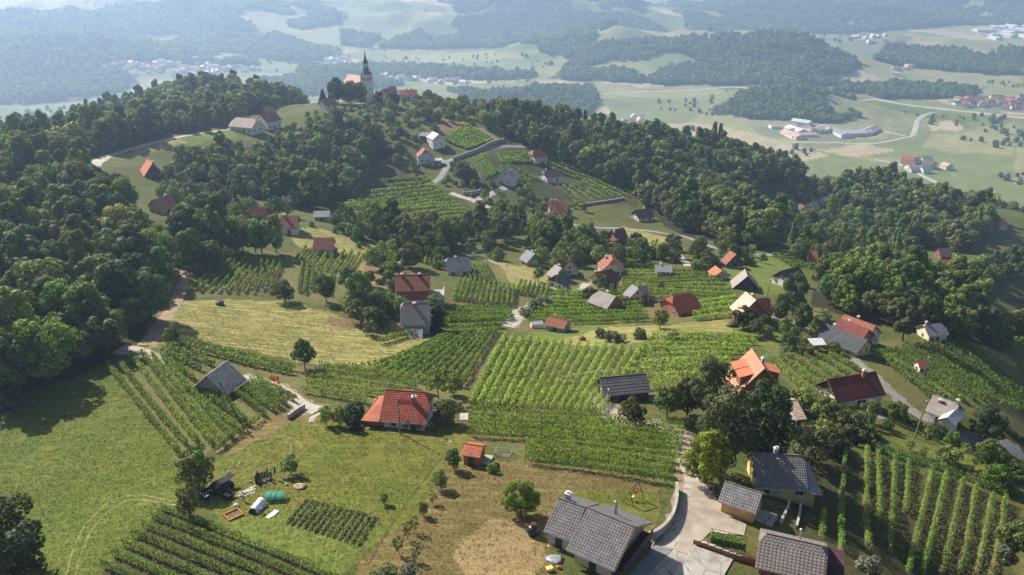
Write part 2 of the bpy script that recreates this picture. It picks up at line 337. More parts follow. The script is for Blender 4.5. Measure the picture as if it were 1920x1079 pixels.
COVER = [  # palette, outline, rmin, rmax
 ('lawn_left',[(-150,820),(0,775),(200,672),(338,862),(405,930),(330,962),(170,1100),(-200,1100)],0,900),
 ('lawn',[(415,865),(560,778),(690,800),(875,800),(835,850),(690,1060),(600,1090),(450,1000),(400,930)],0,900),
 ('green',[(440,965),(540,960),(700,985),(745,985),(650,1090),(560,1060),(470,1010)],0,900),
 ('dry',[(690,1070),(840,845),(880,800),(900,860),(1000,870),(1255,910),(1262,965),(1215,1010),(1030,1000),(1030,1100),(690,1100)],0,900),
 ('straw',[(860,1000),(920,965),(990,985),(1020,1040),(1000,1085),(860,1085),(830,1040)],0,900),
 ('lawn',[(1040,925),(1250,920),(1255,960),(1215,1000),(1130,950)],0,900),
 ('dry',[(450,850),(500,790),(580,775),(640,800),(560,800),(470,850)],0,900),
 ('meadow',[(345,575),(380,565),(500,570),(640,590),(720,610),(800,630),(820,640),(700,688),(560,685),(400,640),(330,655),(280,660),(310,620)],0,900),
 ('soil',[(640,600),(760,600),(740,625),(620,612)],0,900),
 ('meadow',[(380,575),(600,580),(560,600),(420,610)],0,900),
 ('soil',[(330,545),(350,500),(362,505),(350,560),(320,620),(280,652),(262,655),(300,610)],0,900),
 ('vinefloor',[(200,690),(250,665),(420,700),(560,760),(460,810),(405,855),(340,865)],0,900),
 ('vinefloor',[(300,655),(345,640),(560,690),(700,700),(860,740),(870,770),(600,745),(450,715),(310,680)],0,900),
 ('vinefloor',[(700,700),(830,630),(945,620),(1000,640),(1400,640),(1330,720),(1130,780),(870,775)],0,900),
 ('vinefloor',[(870,770),(1130,780),(1290,800),(1280,910),(1100,885),(985,870),(880,815)],0,900),
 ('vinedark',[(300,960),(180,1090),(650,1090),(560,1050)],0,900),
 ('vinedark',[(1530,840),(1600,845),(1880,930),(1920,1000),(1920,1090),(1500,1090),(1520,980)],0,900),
 ('rough',[(1500,760),(1640,790),(1900,830),(1920,930),(1880,930),(1560,840)],0,900),
 ('lawn',[(1620,790),(1720,800),(1830,840),(1900,880),(1880,915),(1700,850)],0,900),
 ('vinefloor',[(1600,690),(1660,640),(1780,635),(1930,710),(1930,840),(1780,790),(1660,745)],0,900),
 ('vinefloor',[(1430,650),(1600,690),(1680,750),(1530,760),(1470,690)],0,900),
 ('green',[(1390,610),(1560,650),(1540,680),(1440,655),(1380,630)],0,900),
 ('dry',[(1530,640),(1600,660),(1560,690),(1500,680)],0,900),
 ('meadow',[(1800,645),(1920,690),(1930,710),(1790,640)],0,900),
 ('green',[(990,625),(1090,612),(1200,605),(1190,625),(1080,645),(1000,640)],0,900),
 ('dry',[(985,600),(1030,605),(1060,615),(980,622)],0,900),
 ('meadow',[(1040,640),(1140,615),(1390,600),(1400,625),(1240,640),(1130,650),(1060,660)],0,900),
 ('vinefloor',[(970,600),(1020,555),(1150,515),(1290,500),(1390,540),(1390,600),(1220,605),(1100,612)],0,900),
 ('green',[(1380,540),(1400,480),(1530,500),(1530,560),(1440,560)],0,900),
 ('green',[(1390,470),(1440,480),(1450,500),(1380,520),(1330,500)],0,900),
 ('vinefloor',[(360,560),(375,480),(540,480),(680,490),(690,550),(640,580),(500,560)],0,900),
 ('meadow',[(560,440),(600,430),(720,455),(735,500),(700,520),(640,470),(580,470)],0,900),
 ('soil',[(700,480),(735,500),(740,540),(700,540)],0,900),
 ('vinefloor',[(840,590),(850,500),(960,500),(1000,530),(990,580)],0,900),
 ('meadow',[(940,490),(1000,505),(1050,540),(980,540)],0,900),
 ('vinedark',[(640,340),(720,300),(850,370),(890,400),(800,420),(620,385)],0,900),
 ('rough',[(840,320),(900,330),(930,360),(880,370),(830,355)],0,900),
 ('vinefloor',[(830,250),(880,232),(925,262),(870,282),(835,275)],0,900),
 ('soil',[(780,228),(860,215),(880,232),(820,248),(790,245)],0,900),
 ('meadow',[(800,200),(840,190),(900,205),(920,225),(870,228),(800,215)],0,900),
 ('straw',[(860,250),(890,235),(960,260),(940,275)],0,900),
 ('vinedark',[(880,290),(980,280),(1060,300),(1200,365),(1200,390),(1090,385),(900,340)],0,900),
 ('meadow',[(1170,425),(1290,450),(1310,468),(1200,470)],0,900),
 ('rough',[(1050,400),(1110,385),(1170,420),(1100,425)],0,900),
 ('green',[(210,302),(300,275),(440,245),(460,262),(420,272),(330,292),(240,305)],0,900),
 ('meadow',[(210,302),(300,275),(360,262),(380,275),(330,290)],0,900),
 ('rough',[(190,310),(330,300),(340,325),(600,380),(560,400),(300,350)],0,900),
 ('green',[(560,190),(620,175),(650,190),(600,200)],0,900),
 ('green',[(1470,400),(1530,420),(1600,460),(1560,465),(1500,440)],0,900),
 ('pale',[(1540,370),(1600,400),(1680,460),(1640,465),(1560,410)],0,900),
 ('green',[(1380,370),(1440,385),(1470,410),(1420,410)],0,900),
 ('field',[(1110,210),(1160,180),(1380,170),(1370,205),(1290,230),(1180,235),(1110,228)],880,3000),
 ('beige',[(1090,205),(1140,205),(1145,216),(1100,216)],880,3000),
 ('pale',[(1100,170),(1300,165),(1380,175),(1160,182)],880,3000),
 ('beige',[(970,165),(1010,153),(1090,155),(1070,168)],880,3000),('field',[(900,155),(1010,150),(970,168),(930,170)],880,3000),
 ('beige',[(1120,155),(1250,150),(1280,158),(1140,162)],880,3000),
 ('field',[(700,90),(1000,92),(1030,120),(900,130),(700,122),(650,100)],880,6000),
 ('pale',[(740,100),(900,95),(980,112),(860,118),(740,112)],880,6000),('beige',[(790,131),(870,130),(850,137),(800,137)],880,6000),
 ('field',[(0,195),(110,185),(240,172),(200,190),(60,205)],880,3000),('field',[(240,160),(300,157),(260,165)],880,3000),
 ('town',[(170,120),(480,128),(640,130),(620,145),(480,142),(260,150),(180,135)],880,3000),
 ('pale',[(470,138),(640,138),(700,148),(560,152),(480,146)],880,3000),
 ('field',[(1500,275),(1660,262),(1750,235),(1940,225),(1940,380),(1850,345),(1700,300),(1560,290)],860,3000),
 ('pale',[(1760,250),(1930,235),(1930,300),(1820,290),(1740,275)],860,3000),
 ('beige',[(1752,224),(1790,222),(1795,240),(1760,246)],860,3000),('green',[(1785,222),(1810,222),(1818,238),(1795,238)],860,3000),
 ('pale',[(1490,240),(1620,220),(1700,225),(1690,262),(1600,275),(1500,268)],860,3000),
 ('beige',[(1560,285),(1660,272),(1700,285),(1640,300)],860,3000),
 ('town',[(1430,240),(1500,235),(1660,258),(1600,278),(1470,262)],860,3000),
 ('pale',[(1640,135),(1760,125),(1920,140),(1920,165),(1760,165),(1650,150)],880,4000),('beige',[(1640,150),(1690,140),(1690,150),(1640,158)],880,4000),
 ('pale',[(1280,55),(1440,60),(1430,70),(1280,72)],880,8000),('pale',[(1690,70),(1920,55),(1920,95),(1750,90)],880,8000),('town',[(1520,65),(1700,70),(1660,95),(1560,92)],880,8000),
 ('beige',[(1810,50),(1920,48),(1920,62),(1820,66)],880,8000),('town',[(1760,185),(1930,180),(1930,210),(1800,205)],880,4000),
 ('pale',[(0,8),(300,0),(200,12),(0,22)],880,12000),('field',[(500,70),(640,85),(660,95),(560,98),(520,85)],880,8000),('pale',[(690,30),(830,22),(830,35),(700,45)],880,9000),
]
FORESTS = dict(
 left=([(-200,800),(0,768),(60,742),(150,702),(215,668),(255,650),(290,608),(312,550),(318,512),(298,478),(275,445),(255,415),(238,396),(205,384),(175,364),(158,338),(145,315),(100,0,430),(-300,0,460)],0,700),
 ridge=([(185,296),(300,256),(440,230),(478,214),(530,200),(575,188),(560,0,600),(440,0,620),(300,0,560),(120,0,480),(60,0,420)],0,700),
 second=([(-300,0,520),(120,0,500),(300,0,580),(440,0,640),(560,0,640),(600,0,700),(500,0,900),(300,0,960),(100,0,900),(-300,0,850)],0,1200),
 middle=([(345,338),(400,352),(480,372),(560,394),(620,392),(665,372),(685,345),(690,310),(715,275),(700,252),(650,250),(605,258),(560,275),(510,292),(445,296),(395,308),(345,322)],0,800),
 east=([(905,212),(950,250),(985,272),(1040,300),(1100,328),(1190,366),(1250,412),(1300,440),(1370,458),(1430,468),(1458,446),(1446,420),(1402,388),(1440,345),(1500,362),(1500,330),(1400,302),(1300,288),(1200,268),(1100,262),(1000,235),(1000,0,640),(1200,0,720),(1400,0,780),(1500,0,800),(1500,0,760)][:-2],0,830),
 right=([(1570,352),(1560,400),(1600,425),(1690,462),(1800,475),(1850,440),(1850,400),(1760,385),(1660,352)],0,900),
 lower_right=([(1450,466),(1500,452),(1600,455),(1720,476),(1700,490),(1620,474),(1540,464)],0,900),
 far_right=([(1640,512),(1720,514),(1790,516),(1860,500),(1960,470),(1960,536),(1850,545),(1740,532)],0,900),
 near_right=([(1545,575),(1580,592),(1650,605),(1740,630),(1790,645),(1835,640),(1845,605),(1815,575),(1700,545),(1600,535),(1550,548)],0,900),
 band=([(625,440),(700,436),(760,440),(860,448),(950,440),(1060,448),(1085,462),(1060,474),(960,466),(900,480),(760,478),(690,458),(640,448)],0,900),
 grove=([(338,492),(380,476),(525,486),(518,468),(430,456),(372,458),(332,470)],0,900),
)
FAR = [
 ([(-150,202),(60,195),(120,188),(235,172),(245,150),(200,122),(100,110),(-150,105)],880,3500),
 ([(-150,108),(170,118),(480,122),(600,117),(640,98),(560,82),(520,62),(640,40),(600,4),(300,6),(250,14),(0,30),(-150,30)],880,9000),
 ([(700,92),(800,92),(900,90),(1000,92),(1060,100),(1100,90),(1250,60),(1180,30),(1000,6),(940,6),(850,45),(760,70)],880,6000),
 ([(1000,98),(1060,105),(1050,150),(1200,156),(1400,158),(1590,138),(1605,115),(1540,85),(1420,65),(1280,75),(1150,80)],880,5000),
 ([(560,142),(700,140),(820,150),(960,150),(1010,142),(900,135),(780,126),(640,120),(560,122)],880,3000),
 ([(830,168),(900,200),(1100,218),(1120,190),(1110,165),(1060,165),(980,178),(900,172)],860,2500),
 ([(1365,212),(1400,222),(1560,232),(1612,220),(1600,188),(1500,168),(1420,172),(1372,192)],860,2500),
 ([(1635,112),(1720,128),(1950,142),(1950,100),(1750,92),(1660,88)],880,4000),
 ([(1600,165),(1700,157),(1830,168),(1820,185),(1650,186)],880,3500),
 ([(1250,0),(1400,-8),(1950,-8),(1950,48),(1780,46),(1640,60),(1480,62),(1330,60),(1280,30)],880,9000),
 ([(1200,158),(1400,160),(1600,176),(1640,172),(1560,150),(1400,150)],880,3000),
 ([(480,155),(560,146),(680,148),(760,160),(660,175),(560,180)],880,2600),
 ([(820,0),(1000,-4),(1250,-4),(1200,20),(1060,8),(850,20)],1500,12000),
 ([(640,60),(720,70),(690,88),(640,85)],1200,9000),
]
COVER = [(a, b, c*1.3, d*1.7 if c else d) for a, b, c, d in COVER]; FAR = [(a, c*1.3, d*1.7) for a, c, d in FAR]
def glade(x, y): return (vnoise(x/300, y/300, 95)*.65+vnoise(x/95, y/95, 96)*.35 < .30) & (np.hypot(x, y) > 1900)
def paint():
    x = (np.exp(GR)*np.sin(GT)).ravel(); y = (np.exp(GR)*np.cos(GT)).ravel(); r = np.exp(GR).ravel()
    n = len(x); A = np.empty((n,3), np.float32); B = np.empty((n,3), np.float32)
    A[:] = PAL['rough'][0]; B[:] = PAL['rough'][1]
    far = r > 960
    A[far] = PAL['field'][0]; B[far] = PAL['pale'][0]
    k = np.clip(r/160, .35, 12)
    jx = x + (vnoise(x/(3*k), y/(3*k), 21)-.5)*3*k + (vnoise(x/(11*k), y/(11*k), 23)-.5)*6*k; jy = y + (vnoise(x/(3*k), y/(3*k), 22)-.5)*3*k + (vnoise(x/(11*k), y/(11*k), 24)-.5)*6*k; S = np.zeros(n, np.float32)
    # patchwork of strips on the plain
    fx = np.floor((x*.8+y*.6+vnoise(x/300,y/300,5)*120)/140); fy = np.floor((y*.8-x*.6)/400)
    hsh = ((fx*12.9898+fy*78.233) % 7.13)/7.13
    for lo, hi, nm in ((.0,.22,'pale'),(.22,.36,'beige'),(.36,.6,'field'),(.6,.75,'green')):
        s = far & (hsh >= lo) & (hsh < hi); A[s] = PAL[nm][0]; B[s] = PAL[nm][1]
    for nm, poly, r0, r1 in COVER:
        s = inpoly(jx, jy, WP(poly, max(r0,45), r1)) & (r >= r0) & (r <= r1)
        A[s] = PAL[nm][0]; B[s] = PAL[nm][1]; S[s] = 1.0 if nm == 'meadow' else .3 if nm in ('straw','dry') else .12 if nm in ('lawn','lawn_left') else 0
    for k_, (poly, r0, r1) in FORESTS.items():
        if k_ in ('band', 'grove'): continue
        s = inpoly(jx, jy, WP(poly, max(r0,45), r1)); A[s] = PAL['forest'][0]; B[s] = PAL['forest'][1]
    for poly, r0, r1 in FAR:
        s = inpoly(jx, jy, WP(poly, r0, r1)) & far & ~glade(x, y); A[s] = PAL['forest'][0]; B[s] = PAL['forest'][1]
    return x, y, A, B, S
gx, gy, colA, colB, streak = paint()
idx = np.arange(NT*NR).reshape(NT, NR)
F = np.stack([idx[:-1,:-1], idx[1:,:-1], idx[1:,1:], idx[:-1,1:]], -1).reshape(-1, 4)[:, ::-1]
me = npmesh('ground', np.stack([gx, gy, GH.ravel()], -1), F, smooth=True)
for nm, c in (('colA', colA), ('colB', colB)):
    a = me.attributes.new(nm, 'FLOAT_COLOR', 'POINT'); a.data.foreach_set('color', np.concatenate([c, np.ones((len(c),1), np.float32)], 1).ravel())
a = me.attributes.new('streak','FLOAT','POINT'); a.data.foreach_set('value', streak)
tag(obj('ground', me, groundmat('ground')), kind='structure')
# ---------------------------------------------------------------- plants
def leaf_cards(Pn, Nn, size, rng, jit=.7):
    """one folded diamond leaf spray at each point"""
    n = len(Pn); Nn = Nn + rng.normal(0, jit, (n,3)); Nn /= np.linalg.norm(Nn, axis=1)[:,None]+1e-9
    a = np.cross(Nn, rng.normal(0, 1, (n,3))); a /= np.linalg.norm(a, axis=1)[:,None]+1e-9; b = np.cross(Nn, a)
    size = np.broadcast_to(size, (n,))[:,None]*(.65+.7*rng.random((n,1)))
    V = np.stack([Pn-a*size*.75, Pn-b*size*.5+Nn*size*.1, Pn+a*size*.75, Pn+b*size*.5+Nn*size*.1], 1).reshape(-1,3)
    return V, np.arange(4*n).reshape(n,4)
def tint_of(n, rng, lo=.55, hi=1.4, per=4):
    return np.repeat(lo+(hi-lo)*rng.random(n), per)
def lobes_crown(rng, R, H, z0, nl, nq, leaf, lob=(.34,.55), taper=.35, flat=1.0):
    """crown made of leafy clumps; R spread, H crown height, z0 underside"""
    Cs = []; Rs = []
    for i in range(nl):
        t = (i+.5)/nl; z = t*.92+.04
        prof = math.sqrt(max(.03, 1-(2*z-1)**2))*(1-taper*max(0, z-.35))
        rr = R*prof*(.25+.6*math.sqrt(rng.random())); a = i*2.39996+rng.normal(0,.35)
        Cs.append((rr*cos(a), rr*sin(a), z0+z*H)); Rs.append(R*rng.uniform(*lob)*(1-.25*z))
    Cs = np.array(Cs); Rs = np.array(Rs)
    q = rng.choice(nl, nq, p=Rs**2/(Rs**2).sum())
    d = rng.normal(0,1,(nq,3)); d /= np.linalg.norm(d,axis=1)[:,None]
    rad = Rs[q]*(1-.22*rng.random(nq)**1.5)
    Pn = Cs[q]+d*rad[:,None]*np.array((1,1,flat))
    dist = np.linalg.norm(Pn[:,None]-Cs[None], axis=2)/Rs[None]
    dist[np.arange(nq), q] = 9
    keep = (dist.min(1) > .78) & ((d[:,2] > -.55) | (rng.random(nq) < .35))
    Pn = Pn[keep]; d = d[keep]; q = q[keep]
    lt = rng.uniform(.7,1.25,nl)[q]
    return Pn, d, lt
def crown_mesh(name, seed, R, H, z0, nl, nq, leaf, jit=.36, **kw):
    rng = np.random.default_rng(seed)
    Pn, d, lt = lobes_crown(rng, R, H, z0, nl, nq, leaf, **kw)
    V, F = leaf_cards(Pn, d, leaf, rng, jit)
    return npmesh(name, V, F, tint=tint_of(len(Pn), rng)*np.repeat(lt, 4))
def trunk_mesh(name, seed, H, r, nb, spread, z1):
    rng = np.random.default_rng(seed); m = MB()
    top = np.array((rng.normal(0,.03)*H, rng.normal(0,.03)*H, H))
    m.tube([(0,0,-.6),(0,0,.05*H),(top*.5),(top)], [r*1.35, r, r*.75, r*.18], 7)
    for k in range(nb):
        z = z1*H+(.85-z1)*H*(k+.5)/nb; a = k*2.4+rng.normal(0,.3); L = spread*(1-.5*k/max(nb,1))*rng.uniform(.7,1)
        b = top*(z/H); m.tube([b, b+np.array((cos(a)*L*.5, sin(a)*L*.5, L*.33)), b+np.array((cos(a)*L, sin(a)*L, L*.8))], [r*.42, r*.28, r*.06], 5)
    return npmesh(name, m.v, m.f, smooth=True)
def conifer_mesh(name, seed, H, R, nq, leaf):
    rng = np.random.default_rng(seed); n = nq
    t = rng.random(n)**.75; z = .08*H+t*.92*H
    tier = np.floor(t*14)/14; rr = R*(1-tier*.97)*(.55+.45*np.sqrt(rng.random(n)))*(1-.35*((t*14) % 1))
    a = rng.random(n)*2*pi
    Pn = np.stack([rr*np.cos(a), rr*np.sin(a), z-rr*.28], 1)
    d = np.stack([np.cos(a)*.7, np.sin(a)*.7, np.full(n,.75)], 1)
    V, F = leaf_cards(Pn, d, leaf, rng, .35)
    return npmesh(name, V, F, tint=tint_of(n, rng, .7, 1.25))
PROTO = {}   # kind -> list of (crown mesh, trunk mesh or None, nominal height, nominal radius)
def proto(kind, *meshes): PROTO[kind] = meshes
proto('big', *[(crown_mesh('crown', 10+i, 5.2, 10.5, 2.6, 44, 12000, .31, lob=(.17,.38)), trunk_mesh('trunk', 10+i, 11, .32, 7, 4, .25), 13, 5.2) for i in range(3)])
proto('wood', *[(crown_mesh('crown', 20+i, (4.6,5.4,3.7,4.9)[i], (10,8.4,12,9.2)[i], (3.2,3.4,2.6,3)[i], (30,36,26,40)[i], 5600, .42, lob=((.2,.42),(.18,.36),(.24,.46),(.16,.34))[i], taper=(.35,.2,.6,.3)[i]), trunk_mesh('trunk', 20+i, 11, .26, 4, 3, .4), 13, 4.6) for i in range(4)])
proto('small', *[(crown_mesh('crown', 30+i, 1.9, 2.8, 1.1, 16, 2000, .21, lob=(.26,.44)), trunk_mesh('trunk', 30+i, 3.4, .1, 5, 1.6, .28), 3.9, 1.9) for i in range(3)])
proto('sparse', *[(crown_mesh('crown', 40+i, 1.5, 2.6, 1.0, 13, 620, .2, lob=(.2,.36)), trunk_mesh('trunk', 40+i, 3.3, .07, 7, 1.5, .25), 3.6, 1.5) for i in range(2)])
proto('bush', *[(crown_mesh('crown', 50+i, 1.5, 2.1, -.25, 14, 1400, .22, lob=(.3,.5)), None, 1.9, 1.5) for i in range(3)])
proto('conifer', *[(conifer_mesh('crown', 60+i, 13, 2.9, 3600, .5), trunk_mesh('trunk', 60+i, 12, .2, 0, 1, .4), 13, 2.9) for i in range(2)])
proto('cypress', (crown_mesh('crown', 70, .62, 4.6, -.1, 16, 1500, .17, lob=(.6,.9), taper=.9), None, 4.6, .62))
def lone_tree(kind, name, px=None, py=None, xy=None, h=None, r=None, color=(.06,.09,.02), label='', cat='tree', group=None, var=None, rz=None, lean=0):
    vs_ = PROTO[kind]; c, t, H0, R0 = vs_[(var if var is not None else int(RNG.integers(99))) % len(vs_)]
    p = at(px, py) if xy is None else np.array((xy[0], xy[1], float(hgt(*xy))))
    root = empty(name, p, RNG.random()*6.28 if rz is None else rz)
    s = (h or H0)/H0; sr = (r/R0) if r else s
    cr = obj('crown', c, M_LEAF, root, color=color); cr.scale = (sr, sr*RNG.uniform(.92,1.08), s)
    if t is not None:
        tr = obj('trunk', t, M_BARK, root); tr.scale = (min(s,sr),)*2+(s,)
    tag(root, label, cat, group); return root
# prototypes for masses of trees: kept out of the scene, drawn by the geometry nodes of each wood
def mass_collection(name, specs):
    col = bpy.data.collections.new(name)
    for i, (me_, color) in enumerate(specs):
        if not me_.materials: me_.materials.append(M_LEAF)
        o = bpy.data.objects.new(f'{name}_{i:02d}', me_); o.color = (*color, 1); col.objects.link(o)
    return col
GREENS = [(.120,.165,.032),(.155,.19,.036),(.092,.138,.038),(.205,.22,.042),(.115,.146,.040)]
PROTO['midwood'] = [(crown_mesh('crown', 80+i, (4.6,5.4,3.6,5)[i], (10,8.5,12.5,9)[i], 1.5, (20,26,18,28)[i], 1700, .72, lob=((.24,.46),(.2,.4),(.26,.5),(.2,.36))[i], taper=(.35,.2,.65,.3)[i]),) for i in range(4)]
PROTO['farwood'] = [(crown_mesh('crown', 90+i, 5.0, 9, 0, 11, 330, 1.6, lob=(.32,.55)),) for i in range(3)]
COLS = {
 'wood': mass_collection('wood_crowns', [(PROTO['wood'][i % 4][0], GREENS[i % 5]) for i in range(8)]),
 'mid': mass_collection('mid_crowns', [(PROTO['midwood'][i % 4][0], GREENS[i % 5]) for i in range(8)] + [(conifer_mesh('crown', 66, 15, 3, 500, 1.2), (.025,.045,.02))]),
 'far': mass_collection('far_crowns', [(PROTO['farwood'][i % 3][0], GREENS[i % 5]) for i in range(7)]),
 'mix': mass_collection('mixed_crowns', [(PROTO['small'][i % 3][0], (1,1,1)) for i in range(6)] + [(PROTO['bush'][i % 3][0], (1,1,1)) for i in range(3)] + [(PROTO['sparse'][0][0], (1,1,1))]),
 'bush': mass_collection('bush_crowns', [(PROTO['bush'][i % 3][0], c) for i, c in enumerate([(.06,.09,.02),(.075,.105,.025),(.05,.075,.022),(.09,.11,.03),(.10,.105,.055)])]),
}
def tuft(seed):
    r_ = np.random.default_rng(seed); V = []; F_ = []
    for k in range(14):
        a = r_.random()*6.28; p = r_.normal(0,.13,2); l = r_.uniform(.1,.26); w_ = .022; d_ = np.array((cos(a), sin(a)))*l*r_.uniform(.3,.8); n_ = np.array((-sin(a), cos(a)))*w_
        V += [(*(p-n_),-.03),(*(p+n_),-.03),(*(p+d_),l)]; F_.append((3*k,3*k+1,3*k+2))
    return npmesh('tuft', np.array(V), np.array(F_), tint=np.repeat(.7+.6*r_.random(14), 3))
COLS['grass'] = mass_collection('grass_tufts', [(tuft(i), (1,1,1)) for i in range(4)])
def gn_group(col):
    g = bpy.data.node_groups.new('plant_'+col.name, 'GeometryNodeTree')
    g.interface.new_socket('Geometry', in_out='INPUT', socket_type='NodeSocketGeometry'); g.interface.new_socket('Geometry', in_out='OUTPUT', socket_type='NodeSocketGeometry')
    n = g.nodes; gi = n.new('NodeGroupInput'); go = n.new('NodeGroupOutput')
    ip = n.new('GeometryNodeInstanceOnPoints'); ci = n.new('GeometryNodeCollectionInfo'); ci.inputs[0].default_value = col
    ci.inputs['Separate Children'].default_value = True; ci.inputs['Reset Children'].default_value = True
    def attr(nm, ty):
        a = n.new('GeometryNodeInputNamedAttribute'); a.data_type = ty; a.inputs[0].default_value = nm; return a.outputs[0]
    L = g.links.new
    L(gi.outputs[0], ip.inputs['Points']); L(ci.outputs[0], ip.inputs['Instance']); ip.inputs['Pick Instance'].default_value = True
    L(attr('pick','INT'), ip.inputs['Instance Index']); L(attr('turn','FLOAT_VECTOR'), ip.inputs['Rotation']); L(attr('size','FLOAT_VECTOR'), ip.inputs['Scale'])
    L(ip.outputs[0], go.inputs[0]); return g
GN = {k: gn_group(c) for k, c in COLS.items()}
def mass(name, kind, xyz, size, label, cat, rng):
    n = len(xyz); me_ = bpy.data.meshes.new(name); me_.vertices.add(n); me_.vertices.foreach_set('co', np.asarray(xyz, np.float32).ravel())
    a = me_.attributes.new('pick','INT','POINT'); a.data.foreach_set('value', np.minimum((rng.random(n)**(.93 if kind == 'mid' else 1)*(len(COLS[kind].objects)-(.8 if kind == 'mid' else 0))).astype(np.int32), len(COLS[kind].objects)-1))
    rot = np.zeros((n,3), np.float32); rot[:,2] = rng.random(n)*6.283; rot[:,:2] = rng.normal(0,.05,(n,2))
    a = me_.attributes.new('turn','FLOAT_VECTOR','POINT'); a.data.foreach_set('vector', rot.ravel())
    a = me_.attributes.new('size','FLOAT_VECTOR','POINT'); a.data.foreach_set('vector', np.asarray(size, np.float32).ravel())
    o = bpy.data.objects.new(name, me_); COL.objects.link(o); tag(o, label, cat, None, 'stuff'); o.color = (.136,.172,.036,1)
    md = o.modifiers.new('plants','NODES'); md.node_group = GN[kind]; return o
def scatter(poly, space, rng, jit=.42):
    x0, y0 = poly.min(0); x1, y1 = poly.max(0)
    gx_, gy_ = np.meshgrid(np.arange(x0, x1, space), np.arange(y0, y1, space*.87)); gx_[::2] += space/2
    x = (gx_+rng.uniform(-jit,jit,gx_.shape)*space).ravel(); y = (gy_+rng.uniform(-jit,jit,gy_.shape)*space).ravel()
    k = inpoly(x, y, poly); return x[k], y[k]
def project(x, y, z):
    zz = z-CAMZ; D = y*CT-zz*ST; u = x/D; v = (y*ST+zz*CT)/D
    return CX+FPX*u, CY-FPX*v, D
def clear_of(x, y, holes):
    k = np.ones(len(x), bool)
    for h in holes: k &= ~inpoly(x, y, h)
    return k
FLABEL = dict(left=('dense dark broadleaf wood covering the left hillside beside the lawn','broadleaf tree in the dense dark wood beside the left lawn'),
 ridge=('belt of dark tall trees along the ridge behind the pale road',None), second=('bluish wooded ridge behind the dark ridge belt at upper left',None),
 middle=('dark wood in the hollow below the church hill',None), east=('dark wood running down the slope right of the church vineyards',None), right=('dark wooded spur above the red-roofed farm at right',None),
 lower_right=('mixed trees filling the valley floor below the wooded spur',None), far_right=('mixed trees above the vineyard at the right edge',None), near_right=('dark grove of tall trees behind the black-roofed bungalow','tall dark tree in the grove behind the black-roofed bungalow'),
 band=('belt of mixed green trees across the middle hollow',None), grove=('clump of rounded dark trees above the striped vineyard','rounded dark tree in the clump above the striped vineyard'))
SPACE = dict(left=6.6, ridge=6.2, second=7.5, middle=6.4, east=6.8, right=7.2, lower_right=7.6, far_right=7.4, near_right=6.0, band=10.5, grove=6.0)
HOLES = []      # filled by house plots and roads before the woods are planted
